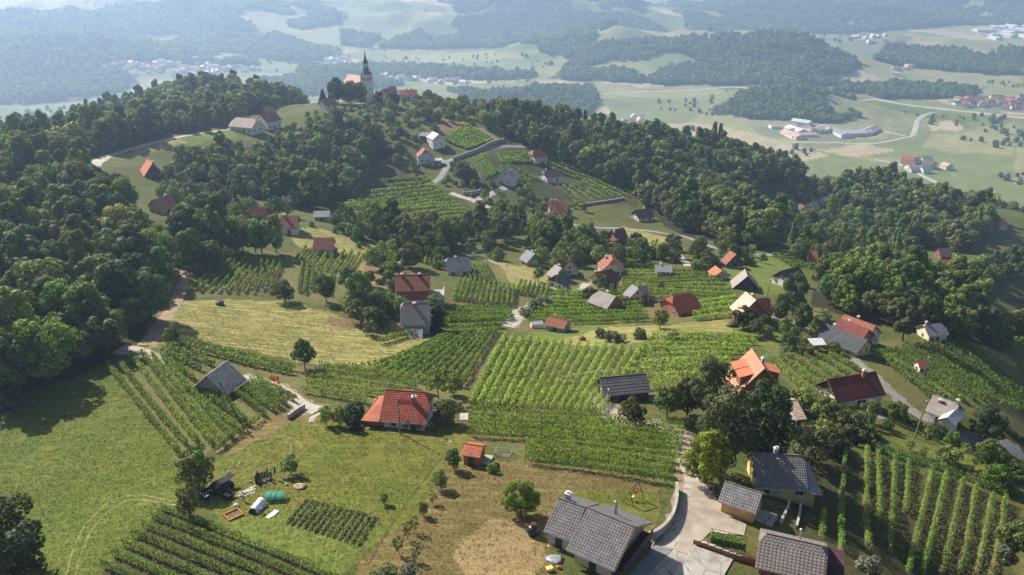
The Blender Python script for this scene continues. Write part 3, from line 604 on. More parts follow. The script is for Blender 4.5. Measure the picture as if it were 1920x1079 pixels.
def plant_woods():
    rng = np.random.default_rng(11); cand = []
    for k, (poly, r0, r1) in FORESTS.items():
        W = WP(poly, max(r0,45), r1); x, y = scatter(W, SPACE[k], rng)
        kk = clear_of(x, y, HOLES); x, y = x[kk], y[kk]; z = hgt(x, y)
        n = len(x); lo = .5+.5*vnoise(x/30, y/30, 31)
        s = (.6+.7*rng.random(n)**1.3)*(.75+.45*lo)*(SPACE[k]/6.6)
        if k == 'band': s *= .45
        if k == 'left': s *= .82
        if k in ('lower_right','far_right'): s *= .62
        sz = np.stack([s*(.95+.25*rng.random(n)), s*(.95+.25*rng.random(n)), s*(.85+.3*rng.random(n))], 1)
        px, py, D = project(x, y, z+6)
        if FLABEL[k][1]:
            vis = (px > -30) & (px < 1950) & (py < 1130)
            order = np.argsort(np.where(vis, D, 1e9)); lim = dict(left=90, near_right=30, grove=12)[k]
            single = order[:lim][vis[order[:lim]]]
        else: single = np.array([], int)
        for i in single:
            t = lone_tree('wood' if D[i] > 175 else 'wood', 'broadleaf_tree', xy=(x[i], y[i]), h=13*sz[i,2], r=4.6*sz[i,0], color=GREENS[int(rng.integers(5))], label=FLABEL[k][1], group=FLABEL[k][1].replace('tree','trees',1))
        m = np.ones(n, bool); m[single] = False
        xyz = np.stack([x, y, z], 1)
        near = m & (D < 330); fr = m & (D >= 330)
        if k == 'band': near = m; fr = ~m
        if near.sum(): mass('forest', 'wood', xyz[near], sz[near], FLABEL[k][0], 'forest', rng)
        if fr.sum(): mass('forest', 'mid', xyz[fr], sz[fr], FLABEL[k][0] + (', its far part' if near.sum() else ''), 'forest', rng)
    words = ['hazy wooded hill above the meadow at far left','wide hazy forest rising to the far upper left','long hazy wooded ridge in the distance behind the church','broad wooded hill beyond the valley fields at right centre',
     'line of riverside trees behind the church tower','low wooded rise behind the hilltop meadow','dark wooded knoll standing in the valley plain','hazy wood behind the red-roofed village at far right','tree belt along the road to the far village',
     'blue wooded hills along the top right','strip of trees along the foot of the wooded hill','trees in the valley behind the hilltop church','faint wooded hills along the top of the view','faint small wood left of the far ridge']
    for (poly, r0, r1), lab in zip(FAR, words):
        W = WP(poly, r0, r1); c = W.mean(0); rc = np.hypot(*c); sp = float(np.clip(rc*.0052, 9, 32))
        x, y = scatter(W, sp, rng); r = np.hypot(x, y); kk = r > r0; x, y = x[kk], y[kk]
        gap = vnoise(x/60, y/60, 41); kk = (gap > .12) & ~glade(x, y); x, y = x[kk], y[kk]
        n = len(x); s = (sp/7.4)*(.75+.5*rng.random(n)); sz = np.stack([s, s, np.clip(s, .9, 2.0)*(.8+.4*rng.random(n))], 1)
        mass('forest', 'far', np.stack([x, y, hgt(x, y)-.5], 1), sz, lab, 'forest', rng)
    # scattered trees and hedgerows of the plain
    n = 6500; px = rng.uniform(-40, 1960, n); r = np.exp(rng.uniform(math.log(1150), math.log(5200), n)); th = np.arctan((px-CX)/FPX/CT)
    x, y = r*np.sin(th), r*np.cos(th); kk = vnoise(x/90, y/90, 51)*vnoise(x/330, y/330, 52) > .43; x, y = x[kk], y[kk]
    kk = clear_of(x, y, HOLES); x, y = x[kk], y[kk]
    n = len(x); s = .55+.7*rng.random(n); mass('hedgerow_trees', 'far', np.stack([x, y, hgt(x, y)-.3], 1), np.stack([s,s,s], 1), 'scattered trees and hedges dotting the hazy valley fields', 'trees', rng)
def haze():
    m = bpy.data.materials.new('haze'); m.use_nodes = True; t = m.node_tree; t.nodes.clear()
    o = t.nodes.new('ShaderNodeOutputMaterial'); v = t.nodes.new('ShaderNodeVolumePrincipled')
    v.inputs['Color'].default_value = (.50,.69,1,1); v.inputs['Density'].default_value = .00018; v.inputs['Anisotropy'].default_value = .5
    t.links.new(v.outputs[0], o.inputs['Volume'])
    b = MB().box(-26000,26000,-300,26000,-160,240).build('haze', m); tag(b, kind='stuff', label='thin blue summer haze over the whole valley', cat='haze')
# ---------------------------------------------------------------- roads, paths, yards
def smooth_line(pts, step):
    pts = np.array(pts, float); n = len(pts)
    if n == 2: dense = pts
    else:
        P_ = np.vstack([2*pts[0]-pts[1], pts, 2*pts[-1]-pts[-2]]); dense = []
        for i in range(1, n):
            p0, p1, p2, p3 = P_[i-1], P_[i], P_[i+1], P_[i+2]
            for t in np.linspace(0, 1, 14, endpoint=False):
                dense.append(.5*((2*p1)+(-p0+p2)*t+(2*p0-5*p1+4*p2-p3)*t*t+(-p0+3*p1-3*p2+p3)*t**3))
        dense.append(pts[-1]); dense = np.array(dense)
    seg = np.r_[0, np.cumsum(np.linalg.norm(np.diff(dense, axis=0), axis=1))]
    m = max(2, int(seg[-1]/step)+1); s = np.linspace(0, seg[-1], m)
    return np.stack([np.interp(s, seg, dense[:,0]), np.interp(s, seg, dense[:,1])], 1)
def strip(name, pxs, width, mat, lift=.07, step=.8, rmin=45, hole=1.5, wobble=.12, world=None, kind='structure', verge=0):
    if verge: strip('verge', pxs, [q+verge for q in (width if not np.isscalar(width) else [width, width])], M_VERGE, lift=lift*.5, step=step, hole=0, wobble=.7, world=world)
    line = smooth_line(W2(pxs, rmin) if world is None else world, step)
    d = np.gradient(line, axis=0); d /= np.linalg.norm(d, axis=1)[:,None]+1e-9; nrm = np.stack([-d[:,1], d[:,0]], 1)
    wd = (np.array(width) if np.isscalar(width) else np.interp(np.linspace(0,1,len(line)), np.linspace(0,1,len(width)), width))*np.ones(len(line))/2
    s = np.arange(len(line))*step
    K = 7; V = []
    for k, u in enumerate(np.linspace(-1, 1, K)):
        wob = wobble*(vnoise(s/1.7+k*0, np.full_like(s, 3.1 if u < 0 else 9.7), 61)-.5)*2*abs(u)
        q = line + nrm*(u*wd + wob*np.sign(u))[:,None]
        V.append(np.c_[q, hgt(q[:,0], q[:,1])+lift*(1 if abs(u) < .99 else .15)])
    V = np.stack(V, 1); n = len(line); I = np.arange(n*K).reshape(n, K)
    F_ = np.stack([I[:-1,:-1], I[:-1,1:], I[1:,1:], I[1:,:-1]], -1).reshape(-1,4)[:, ::-1]
    o = obj(name, npmesh(name, V.reshape(-1,3), F_, smooth=True), mat); o['kind'] = kind
    if hole: HOLES.append(np.vstack([line+nrm*(wd+hole)[:,None], (line-nrm*(wd+hole)[:,None])[::-1]]))
    return o
def yard(name, poly, mat, lift=.09, sub=.9, rmin=45):
    """a paved or bare patch laid on the slope"""
    W = W2(poly, rmin); x0, y0 = W.min(0); x1, y1 = W.max(0)
    import mathutils
    line = []
    for i in range(len(W)):
        a, b = W[i], W[(i+1) % len(W)]; k = max(1, int(np.linalg.norm(b-a)/sub)); line += [a+(b-a)*t/k for t in range(k)]
    gx_, gy_ = np.meshgrid(np.arange(x0, x1, sub), np.arange(y0, y1, sub)); gx_ = gx_.ravel(); gy_ = gy_.ravel(); kk = inpoly(gx_, gy_, W)
    pts = [mathutils.Vector(map(float, p)) for p in line] + [mathutils.Vector((float(a), float(b))) for a, b in zip(gx_[kk], gy_[kk])]
    nb = len(line)
    vs2, ed, fs, *_ = mathutils.geometry.delaunay_2d_cdt(pts, [(i, (i+1) % nb) for i in range(nb)], [], 1, 1e-4)
    V = np.array([(v.x, v.y, 0) for v in vs2]); V[:,2] = hgt(V[:,0], V[:,1])+lift
    o = obj(name, npmesh(name, V, [f if True else f for f in fs]), mat); o['kind'] = 'structure'; HOLES.append(W); return o
M_CONC = plain('concrete_paving', (.35,.31,.265), .9, .22, .25, .2, fine=2.5); M_GRAVEL = plain('gravel', (.31,.26,.20), .95, .3, .3, .5, fine=4)
M_ASPH = plain('worn_asphalt', (.21,.205,.20), .9, .2, .2, .2, fine=2); M_DIRT = plain('dirt_track', (.25,.18,.11), .95, .35, .4, .4, fine=3)
M_VERGE = plain('dusty_verge', (.21,.17,.10), .95, .4, .5, .4, fine=3); M_PALE = plain('pale_paving', (.37,.335,.285), .85, .15, .3, fine=2); M_DRYG = plain('flattened_dry_grass', (.16,.155,.055), .95, .4, .6, fine=3); M_SOIL = plain('bare_soil', (.15,.105,.055), .95, .35, .4, .4, fine=3)
strip('road', [(1215,1130),(1240,1072),(1272,1010),(1296,950),(1300,905),(1288,870),(1272,820)], [6,5,4.2,3.6,3.4,3.2,3.0], M_CONC, verge=1.6)
strip('road', [(1285,855),(1278,812),(1235,797),(1190,795),(1150,778),(1128,752),(1118,735)], [3,3,3.4,3.6,4,4.5,4.5], M_GRAVEL, lift=.10, verge=1.4)
yard('gravel_yard', [(1300,905),(1320,905),(1345,940),(1400,985),(1395,1005),(1330,1000),(1312,1020),(1290,1040),(1268,1035),(1290,960)], M_GRAVEL, .11)
yard('asphalt_yard', [(1172,1050),(1220,1022),(1262,1030),(1232,1062),(1205,1095),(1150,1095)], M_ASPH, .12)
yard('concrete_slab', [(1300,1025),(1376,1048),(1352,1090),(1255,1090)], M_PALE, .16)
strip('path', [(222,655),(262,660),(300,672),(326,682)], [5,4,2.4,2], M_GRAVEL)
yard('concrete_yard', [(364,740),(376,733),(400,737),(420,733),(440,737),(412,749),(392,753),(376,748)], M_CONC, .10)
strip('path', [(452,706),(490,716),(520,727),(548,745),(570,762),(598,770)], [3,2.8,3,3,3.4,3.8], M_PALE, lift=.09, verge=1.2)
strip('path', [(600,775),(588,782),(584,792)], 1.0, M_CONC, lift=.05)
yard('paved_patch', [(862,776),(878,775),(878,788),(862,788)], M_PALE, .08)
strip('dirt_track', [(348,502),(346,520),(338,548),(322,580),(300,615),(275,648)], [2.5,2.6,2.8,2.8,3.4,4], M_DIRT, hole=2)
strip('road', [(945,612),(962,600),(975,585),(1000,574),(1035,560),(1072,548),(1108,540)], [6,5,3.5,3,3,3,3], M_CONC, verge=1.2)
strip('field_track', [(882,480),(910,486),(945,500),(975,518),(1010,532),(1045,545)], 2.6, M_DIRT)
strip('path', [(1100,545),(1095,538),(1100,532)], 3, M_PALE)
strip('road', [(808,348),(826,332),(838,312),(840,303),(868,293),(900,282),(940,275),(990,276)], 3.6, M_ASPH, step=1.5)
strip('road', [(836,306),(820,298)], 4, M_ASPH, step=1.5)
strip('road', [(845,362),(868,370),(893,374),(925,362),(948,352)], 4, M_CONC, step=1.5)
strip('road', [(880,370),(898,382),(922,391)], 4, M_CONC, step=1.5)
strip('road', [(1040,414),(1075,422),(1120,427),(1175,430),(1235,436),(1290,446),(1325,460),(1360,470),(1400,477),(1450,478)], 3.8, M_ASPH, step=1.5)
strip('road', [(1070,476),(1130,475),(1200,476),(1262,475),(1278,485),(1291,500)], 3.0, M_CONC, step=1.5)
strip('path', [(880,474),(900,468),(915,466)], 3, M_PALE, step=1.5)
strip('road', [(178,312),(190,300),(215,290),(280,270),(360,253),(440,240),(485,229),(500,221)], [4.5,5,3.6,3,3,3,2.6,2.2], M_PALE, step=2)
strip('path', [(672,195),(700,190),(712,184)], 5, M_PALE, step=2)
strip('path', [(1600,672),(1650,715),(1690,752),(1720,778),(1800,815),(1860,830),(1920,852)], [2,2.4,2.6,3,3.5,4,4], M_ASPH, verge=1.3)
strip('path', [(1700,790),(1660,782),(1610,778),(1580,775)], 3, M_ASPH)
strip('path', [(1420,592),(1450,598),(1470,605)], 5, M_GRAVEL)
strip('path', [(1470,598),(1500,612),(1520,622)], 3.5, M_ASPH)
strip('path', [(702,452),(716,465),(722,478)], .7, M_PALE)
strip('path', [(1085,715),(1045,712),(1070,704),(1130,695),(1180,688)], 1.0, M_PALE)
# far roads of the valley
for pts, wd in (([(1640,186),(1700,197),(1780,206),(1860,215),(1960,226)],16),([(1712,256),(1718,240),(1722,226),(1735,216),(1752,212)],8),([(1470,268),(1560,268),(1640,270),(1712,256)],7),([(1100,176),(1200,173),(1300,170),(1400,166),(1500,172),(1640,186)],9),
    ([(1700,256),(1672,250),(1640,244)],5),([(1640,300),(1690,310),(1730,330),(1760,345)],6)):
    strip('road', pts, wd*1.4, M_PALE, lift=.9, step=14, rmin=1000, hole=4)
def cracks(m):
    t = m.node_tree; b = t.nodes['Principled BSDF']; src = b.inputs['Base Color'].links[0].from_socket; g = t.nodes.new('ShaderNodeNewGeometry'); p = g.outputs['Position']
    v = t.nodes.new('ShaderNodeTexVoronoi'); v.feature = 'DISTANCE_TO_EDGE'; v.inputs['Scale'].default_value = .28; wn = noise(t, .8, 3, .6, p); mv = t.nodes.new('ShaderNodeVectorMath'); mv.operation = 'ADD'; t.links.new(p, mv.inputs[0]); t.links.new(wn.outputs['Color'], mv.inputs[1]); t.links.new(mv.outputs[0], v.inputs['Vector'])
    c = mixc(t, mapr(t, v.outputs['Distance'], .008, .02, .75, 0), src, (.09,.08,.065)); n2 = noise(t, .35, 4, .65, p); c = mixc(t, mapr(t, n2.outputs[0], .54, .66, 0, .55), c, (.17,.15,.125)); t.links.new(c, b.inputs['Base Color'])
for m_ in (M_CONC, M_ASPH, M_PALE): cracks(m_)
# tyre tracks and mown lines on the lawns
for pts in ([(122,1085),(138,1030),(160,985),(200,945),(250,928),(300,936),(345,944)],[(140,1085),(155,1032),(175,990),(212,952),(255,936),(300,944),(340,950)],[(425,888),(440,862),(462,836),(490,822),(530,818),(555,826),(565,840),(540,852)],[(436,890),(452,862),(472,842),(498,830),(530,828),(548,836),(545,846)],[(440,898),(470,876),(500,868),(535,860),(560,848)],[(445,903),(475,884),(510,872),(545,866)]):
    strip('tyre_track', pts, .30, M_DRYG, lift=.03, step=.7, hole=0, wobble=.15)
strip('lawn_edge', [(690,1060),(730,990),(775,925),(815,875),(838,846)], .22, plain('worn_lawn_edge', (.07,.062,.03), .95, .3), lift=.03, step=.7, hole=0, wobble=.18)

# ---------------------------------------------------------------- vineyards: every row is a thing of its own
ORD = ['first','second','third','fourth','fifth','sixth','seventh','eighth','ninth','tenth','eleventh','twelfth','thirteenth','fourteenth','fifteenth','sixteenth','seventeenth','eighteenth','nineteenth','twentieth']
NQ = [0]
def vine_row(pts, color, label, group, h=1.75, hw=.24, low=.4, dens=1.0, seed=0, gaps=.08, name='vine_row', cat='vine row', stems=True):
    rng = np.random.default_rng(seed)
    W = np.array([at(a, b)[:2] if len(c) == 0 else (a, b) for a, b, *c in pts]); line = smooth_line(W, .5)
    L = .5*(len(line)-1); mid = line[len(line)//2]; D = np.hypot(*mid)*1.05
    per, leaf = (70, .20) if D < 165 else (34, .33) if D < 300 else (11, .66)
    n = max(20, int(L*per*dens*(hw/.3)**.6*(h/1.9)**.5)); NQ[0] += n
    s = rng.random(n)*(len(line)-1); i = np.clip(s.astype(int), 0, len(line)-2); f = (s-i)[:,None]
    p = line[i]*(1-f)+line[i+1]*f; d = line[i+1]-line[i]; d /= np.linalg.norm(d, axis=1)[:,None]+1e-9; nr = np.stack([-d[:,1], d[:,0]], 1)
    vig = vnoise(s*.5/1.1, np.full(n, seed*3.7), 71); vig2 = vnoise(s*.5/4.5, np.full(n, seed*1.3), 72)
    keep = vig+.35*vig2 > gaps*2
    t = rng.random(n)**.8; zz = low+t*(h-low)*(.72+.4*vig); lat = np.clip(rng.normal(0, 1, n), -1.7, 1.7)*hw*(.6+.65*vig)*(1-.35*np.abs(t-.55))
    sh = rng.random(n) < .05; zz[sh] += rng.random(sh.sum())*.5*(h/1.9)
    q = p+nr*lat[:,None]; z = hgt(p[:,0], p[:,1])
    base = np.array((line[0,0], line[0,1], float(hgt(*line[0]))))
    V0 = np.c_[q, z+zz][keep]-base; nn = np.c_[nr*np.sign(lat)[:,None]*.8, np.full(n,.55)][keep]
    V, F_ = leaf_cards(V0, nn, leaf, rng, .6)
    tint = tint_of(len(V0), rng, .72, 1.3)*np.repeat((.78+.44*vig2)[keep], 4)
    root = empty(name, base)
    obj('foliage', npmesh('foliage', V, F_, tint=tint), M_VINE, root, color=color)
    if D < 260 and stems:
        m = MB()
        for k in range(0, len(line), 9):
            g = float(hgt(*line[k])); m.tube([(line[k,0]-base[0], line[k,1]-base[1], g-base[2]-.4), (line[k,0]-base[0], line[k,1]-base[1], g-base[2]+h*1.02)], .05, 4)
        if D < 165:
            for k in range(2, len(line), 3):
                g = float(hgt(*line[k])); a = line[k]-base[:2]; m.tube([(*a, g-base[2]-.2), (a[0]+rng.normal(0,.04), a[1]+rng.normal(0,.04), g-base[2]+.8)], .03, 3, False)
        o = m.build('trellis_posts', M_POST, root); o['kind'] = 'stuff'
    tag(root, label, cat, group); return root, line
SEED = [100]
def vineyard(where, side, rows, color, soil=None, **kw):
    """rows: list of px polylines in order from `side`"""
    for i, r in enumerate(rows):
        SEED[0] += 1
        lab = f'{ORD[i]} vine row from {side} in {where[4:]}' if len(rows) > 1 else f'single vine row {where}'
        if len(lab.split()) > 16: print('LONG', lab)
        _, line = vine_row(r, color, lab, f'vine rows of {where}', seed=SEED[0], **kw)
        if soil: strip('bare_soil', None, soil, M_SOIL, lift=.04, step=.8, hole=0, wobble=.25, world=line[::3] if len(line) > 8 else line)
def quad(Pa, Pb, Qa, Qb, n):
    a, b, c, d = (at(*p)[:2] for p in (Pa, Pb, Qa, Qb)); out = []
    for i in range(n):
        t = i/max(1, n-1); p = a+(b-a)*t; q = c+(d-c)*t; out.append([(p[0], p[1], 1), (q[0], q[1], 1)])
    return out
def xy_rows(s): return [[(a, b), (c, d)] for a, b, c, d in s]
VB = (.128,.19,.034); VD = (.098,.155,.042); VY = (.27,.355,.08); VM = (.170,.235,.044)
vineyard('the lawn-side vineyard below the stone hut','lawn side', xy_rows([(204,690,337,854),(226,688,352,841),(247,672,372,835),(268,670,400,838),(287,672,417,834),(303,671,433,824),(342,724,447,810),(378,740,463,798)]), VM, .5, hw=.33, h=1.9, dens=1.25)
vineyard('crossing the lower end of the hut vineyard', '', [[(405,850),(432,828),(463,806)]], VM, .9)
vineyard('of a few vines ending beside the stone stair wall', '', [[(470,803),(493,786)]], VM, .6)
vineyard('the small vineyard right of the stone hut','hut side', xy_rows([(414,748,463,800),(437,735,498,784),(450,729,515,774),(460,726,527,769),(472,721,540,763),(484,717,553,756)]), VB, .5, hw=.34, h=1.9, dens=1.25)
vineyard('the contour vineyard above the stone hut','meadow side', xy_rows([(345,643,552,696),(325,648,548,703),(312,655,404,689),(305,664,380,697),(312,679,364,713)]), VB, hw=.4)
vineyard('the narrow vineyard behind the red-roofed house','meadow side', quad((600,690),(568,736),(812,722),(690,758),5), VM, hw=.45)
vineyard('the fan-shaped vineyard above the red-roofed house','left', quad((703,703),(866,728),(838,632),(930,625),11), VB, .5)
vineyard('edging the fan-shaped vineyard along the meadow','',[[(640,694),(700,690),(760,668),(830,640),(885,628),(940,622)]], VB)
vineyard('the bright vineyard in the centre above the road fork','left', quad((882,765),(1125,778),(950,632),(1200,658),17), VY, hw=.28, low=.25)
vineyard('the bright sloping vineyard left of the orange roof','lower edge', quad((1140,738),(1222,632),(1325,718),(1430,638),9), VY, hw=.34, low=.2)
vineyard('the deep green vineyard behind the garden shed','upper edge', quad((880,779),(880,818),(1282,808),(1276,850),5), VM, hw=.36, h=2.1)
vineyard('the short vineyard edging the dry lawn by the swing','shed side', quad((985,838),(985,868),(1275,866),(1248,906),4), VM, hw=.36, h=2.1)
vineyard('the shaded vineyard at the lower left corner','garden side', quad((303,957),(190,1062),(650,1100),(420,1160),7), (.15,.225,.045), h=1.5, hw=.2)
_z = lambda s: [(1280+a/3, 719+b/3, 1280+c/3, 719+d/3) for a, b, c, d in s]
vineyard('the steep vineyard at the lower right','yellow house', xy_rows(_z([(790,740,778,870),(915,355,888,950),(1032,378,1045,960),(1095,400,1105,780),(1190,435,1165,950),(1268,450,1248,740),(1400,500,1262,1085),(1480,520,1345,1085),(1572,565,1455,1085),(1642,595,1558,1085),(1737,650,1648,1085),(1808,665,1735,1085)])), (.16,.24,.05), .7, hw=.26, h=1.9)
vineyard('forming a hedge along the top of the steep lower right vineyard','', [[(1640,846),(1730,872),(1810,900),(1886,932)]], VD, hw=.5)
vineyard('the broad vineyard on the right slope','path side', quad((1632,664),(1792,638),(1765,765),(1965,800),13), VB, hw=.6)
vineyard('the terraced vineyard right of the orange roof','orange roof', quad((1438,672),(1552,668),(1528,752),(1632,712),6), VM, hw=.45)
vineyard('the vineyard around the brick barn','brown shed', quad((990,606),(1035,552),(1215,602),(1190,548),9), VM, hw=.6)
vineyard('the vineyard behind the double grey roof','lower edge', quad((1165,565),(1165,512),(1392,572),(1335,512),9), VM, hw=.55)
vineyard('the pale vineyard right of the red hipped roof','lower edge', quad((1300,602),(1302,576),(1392,592),(1385,560),4), VY, hw=.65)
vineyard('the striped vineyard below the round clump of trees','wood side', quad((357,548),(505,553),(428,488),(530,490),10), VB, .6)
vineyard('the short vineyard beside the round bush','bush side', xy_rows([(560,551,568,500),(571,554,577,503),(584,548,589,507),(600,552,604,512),(618,556,622,515)]), VB, .6)
vineyard('the small vineyard below the meadow cottage','cottage side', quad((552,495),(650,520),(575,466),(675,478),8), VM)
vineyard('the neat vineyard right of the red-roofed brick house','brick house', quad((850,563),(960,576),(864,526),(964,540),12), VM, .4)
vineyard('the small vineyard below the grey-roofed cottage','cottage', quad((884,528),(928,536),(872,502),(912,502),6), VD, .5)
vineyard('the little vineyard above the bend of the valley road','field track', quad((968,552),(1020,562),(978,531),(1030,540),7), VM, .4)
vineyard('the contour vineyard below the neat striped rows','upper edge', quad((826,580),(832,602),(952,582),(962,598),4), VB, hw=.55)
vineyard('the lowest strip of vines beside the valley road','upper edge', quad((828,608),(834,620),(944,604),(940,614),2), VB, hw=.5)
vineyard('the terraced vineyard left of the winding road','upper edge', quad((695,342),(640,392),(800,335),(862,388),9), VM, hw=.7)
vineyard('the vineyard on the hill above the white chalet','lower edge', quad((832,264),(872,281),(880,238),(925,263),9), VM, hw=.7)
vineyard('the steep hill vineyard beside the road hairpin','left', quad((888,298),(908,291),(914,336),(932,328),5), VM, hw=.55)
vineyard('the hill vineyard below the upper road','road side', quad((930,292),(938,308),(985,288),(1000,304),5), VM, hw=.55)
vineyard('the hill vineyard above the white gabled house','road side', quad((950,310),(930,322),(1010,340),(975,345),5), VM, hw=.55)
vineyard('the slanting vineyard above the brown-roofed house','wood side', quad((1035,296),(1010,306),(1118,328),(1100,340),4), VM, hw=.55)
vineyard('the regular vineyard below the brown-roofed house','wood side', quad((1118,332),(1045,352),(1192,368),(1085,388),9), VM, hw=.5)
vineyard('the dark vineyard at the right edge below the wood','upper edge', quad((1880,562),(1895,640),(1970,575),(1970,665),7), VB, hw=.6)
vineyard('the vineyard above the grey hut','road end', quad((1448,481),(1480,500),(1528,486),(1552,508),5), VB, hw=.6)
vineyard('the small vineyard left of the grey-roofed cottage','left', quad((797,496),(832,502),(802,480),(828,481),5), VM)
vineyard('on its own terrace below the grey farmhouse','',[[(713,646),(760,632),(805,618)]], VB, hw=.5)
vineyard('the small vineyard below the yellow cottage','cottage', quad((315,403),(345,422),(331,395),(370,412),5), VM)
vineyard('the small vineyard in the clearing of the right-hand wood','upper edge', quad((1395,375),(1412,405),(1440,378),(1466,408),6), VM, hw=.6)
vineyard('the low terraces below the winding road fork','upper edge', quad((775,404),(770,424),(872,396),(892,418),4), VM, hw=.6)
vineyard('the little terraced vineyard beside the dark wood','upper edge', quad((605,362),(600,385),(640,360),(650,388),4), VD, hw=.6)
vineyard('the narrow vineyard between the upper road and scattered cottages','upper edge', quad((1120,492),(1125,502),(1215,490),(1222,502),3), VM, hw=.6)
# vegetable plot: low crop rows
for i, r in enumerate(quad((537,983),(672,1024),(575,938),(706,970),13)):
    SEED[0] += 1
    vine_row(r, (.10,.15,.045), f'{ORD[i]} low crop row from the tarpaulin side of the vegetable plot', 'crop rows of the vegetable plot', h=.42, hw=.20, low=.03, dens=1.6, seed=SEED[0], gaps=0, name='crop_row', cat='crop row', stems=False)
    strip('bare_soil', None, .9, M_SOIL, lift=.03, step=.8, hole=0, wobble=.1, world=np.array([p[:2] for p in r]))
for pts, lab in (([(1655,778),(1700,793),(1760,818),(1810,846),(1850,872)],'clipped dark green hedge below the white and blue cottage'),([(1525,768),(1560,770),(1605,772)],'short dark hedge in front of the long white farmhouse'),([(1860,790),(1890,812),(1925,835)],'dark hedge beside the asphalt drive at the right edge')):
    SEED[0] += 1; vine_row(pts, (.055,.085,.022), lab, None, h=1.4, hw=.42, low=.05, dens=1.7, seed=SEED[0], gaps=0, name='hedge', cat='hedge', stems=False)
# ---------------------------------------------------------------- buildings
def tilemat(name, col, var=.26, rough=.8, spots=None):
    if name in MATS: return MATS[name]
    m, t, b = newmat(name); tc = t.nodes.new('ShaderNodeTexCoord'); o = tc.outputs['Object']
    n1 = noise(t, 1.1, 4, .65, o); n2 = noise(t, 7, 3, .7, o)
    sx = t.nodes.new('ShaderNodeSeparateXYZ'); t.links.new(o, sx.inputs[0])
    wz = math_n(t, 'FRACT', math_n(t, 'MULTIPLY', sx.outputs[2], 4.6))          # tile courses
    wx = math_n(t, 'FRACT', math_n(t, 'MULTIPLY', sx.outputs[0], 3.2))
    v = math_n(t, 'MULTIPLY', mapr(t, n1.outputs[0], .3, .7, 1-var, 1+var), mapr(t, n2.outputs[0], .3, .7, 1-var, 1+var))
    vm = t.nodes.new('ShaderNodeVectorMath'); vm.operation = 'SCALE'; vm.inputs[0].default_value = col; t.links.new(v, vm.inputs['Scale'])
    c = vm.outputs[0]
    n3 = noise(t, .35, 4, .7, o); c = mixc(t, mapr(t, n3.outputs[0], .5, .72, 0, .5), c, tuple(.45*q+.06 for q in col)); c = mixc(t, mapr(t, n3.outputs[0], .45, .3, 0, .35), c, tuple(.8*q+.10 for q in col))
    if spots: c = mixc(t, mapr(t, n2.outputs[0], .56, .68, 0, .75), c, spots)
    t.links.new(c, b.inputs['Base Color']); spec(b, rough, .3)
    bp = t.nodes.new('ShaderNodeBump'); bp.inputs['Strength'].default_value = .55; bp.inputs['Distance'].default_value = .05
    t.links.new(math_n(t, 'ADD', wz, math_n(t, 'ADD', wx, n2.outputs[0])), bp.inputs['Height']); t.links.new(bp.outputs[0], b.inputs['Normal'])
    MATS[name] = m; return m
ROOF = dict(red=tilemat('red_tiles', (.30,.062,.032)), orange=tilemat('orange_tiles', (.44,.13,.06)), orangepale=tilemat('pale_orange_tiles', (.50,.20,.11), .15), pink=tilemat('pale_terracotta_tiles', (.60,.37,.30), .12), darkred=tilemat('dark_red_tiles', (.16,.036,.028)), brown=tilemat('brown_tiles', (.115,.070,.052)),
 grey=tilemat('grey_slate', (.21,.205,.21), spots=(.22,.21,.2)), greybrown=tilemat('grey_brown_concrete_tiles', (.19,.17,.16), .28, spots=(.26,.23,.21)), dark=tilemat('dark_concrete_tiles', (.115,.105,.105), .3, spots=(.2,.18,.17)), black=tilemat('black_shingles', (.055,.055,.062), .2), lichen=tilemat('lichen_grey_tiles', (.15,.14,.14), .35, spots=(.34,.31,.29)),
 rust=tilemat('rusty_red_tiles', (.26,.085,.048), .3, spots=(.2,.12,.09)), weathered=tilemat('weathered_shingles', (.46,.385,.315), .22), brownpale=tilemat('grey_brown_tiles', (.27,.23,.205), .2), taupe=tilemat('taupe_tiles', (.15,.125,.11), .2, spots=(.26,.23,.2)), maroon=tilemat('maroon_sheet', (.05,.016,.018), .2), white=tilemat('pale_metal_roof', (.46,.45,.44), .1), pale=tilemat('faded_pink_tiles', (.44,.31,.26), .25, spots=(.3,.16,.11)))
WALL = dict(white=plain('white_plaster', (.62,.60,.56), .85, .1, .6), cream=plain('cream_plaster', (.62,.53,.38), .85, .12, .6), yellow=plain('yellow_plaster', (.58,.45,.19), .85, .16, .7), ochre=plain('ochre_plaster', (.55,.36,.13), .9, .3, .5), stone=plain('rough_stone', (.34,.31,.27), .95, .35, 1.5, .6),
 brick=plain('orange_brick', (.36,.12,.06), .9, .25, 2, .3), wood=plain('brown_timber', (.16,.085,.045), .8, .3, 2), orangewood=plain('stained_orange_timber', (.42,.145,.03), .6, .2, 2), grey=plain('grey_plaster', (.42,.41,.39), .9, .2, .8), darkwood=plain('dark_timber', (.07,.05,.04), .85, .3, 2), blue=plain('blue_paint', (.04,.14,.42), .6, .1, 1), peach=plain('peach_plaster', (.60,.42,.28), .85, .1, .6))
M_FRAME = plain('window_frame_paint', (.6,.58,.54), .6, .1); M_DFRAME = plain('dark_frame', (.06,.045,.035), .6, .2); M_METAL = plain('zinc', (.45,.46,.47), .35, .15, metal=.8); M_UNDER = plain('roof_boards', (.20,.13,.08), .85, .25)
mg, tg_, bg_ = newmat('window_glass'); bg_.inputs['Base Color'].default_value = (.02,.025,.03,1); bg_.inputs['Roughness'].default_value = .12; M_GLASS = mg
_WM = {}
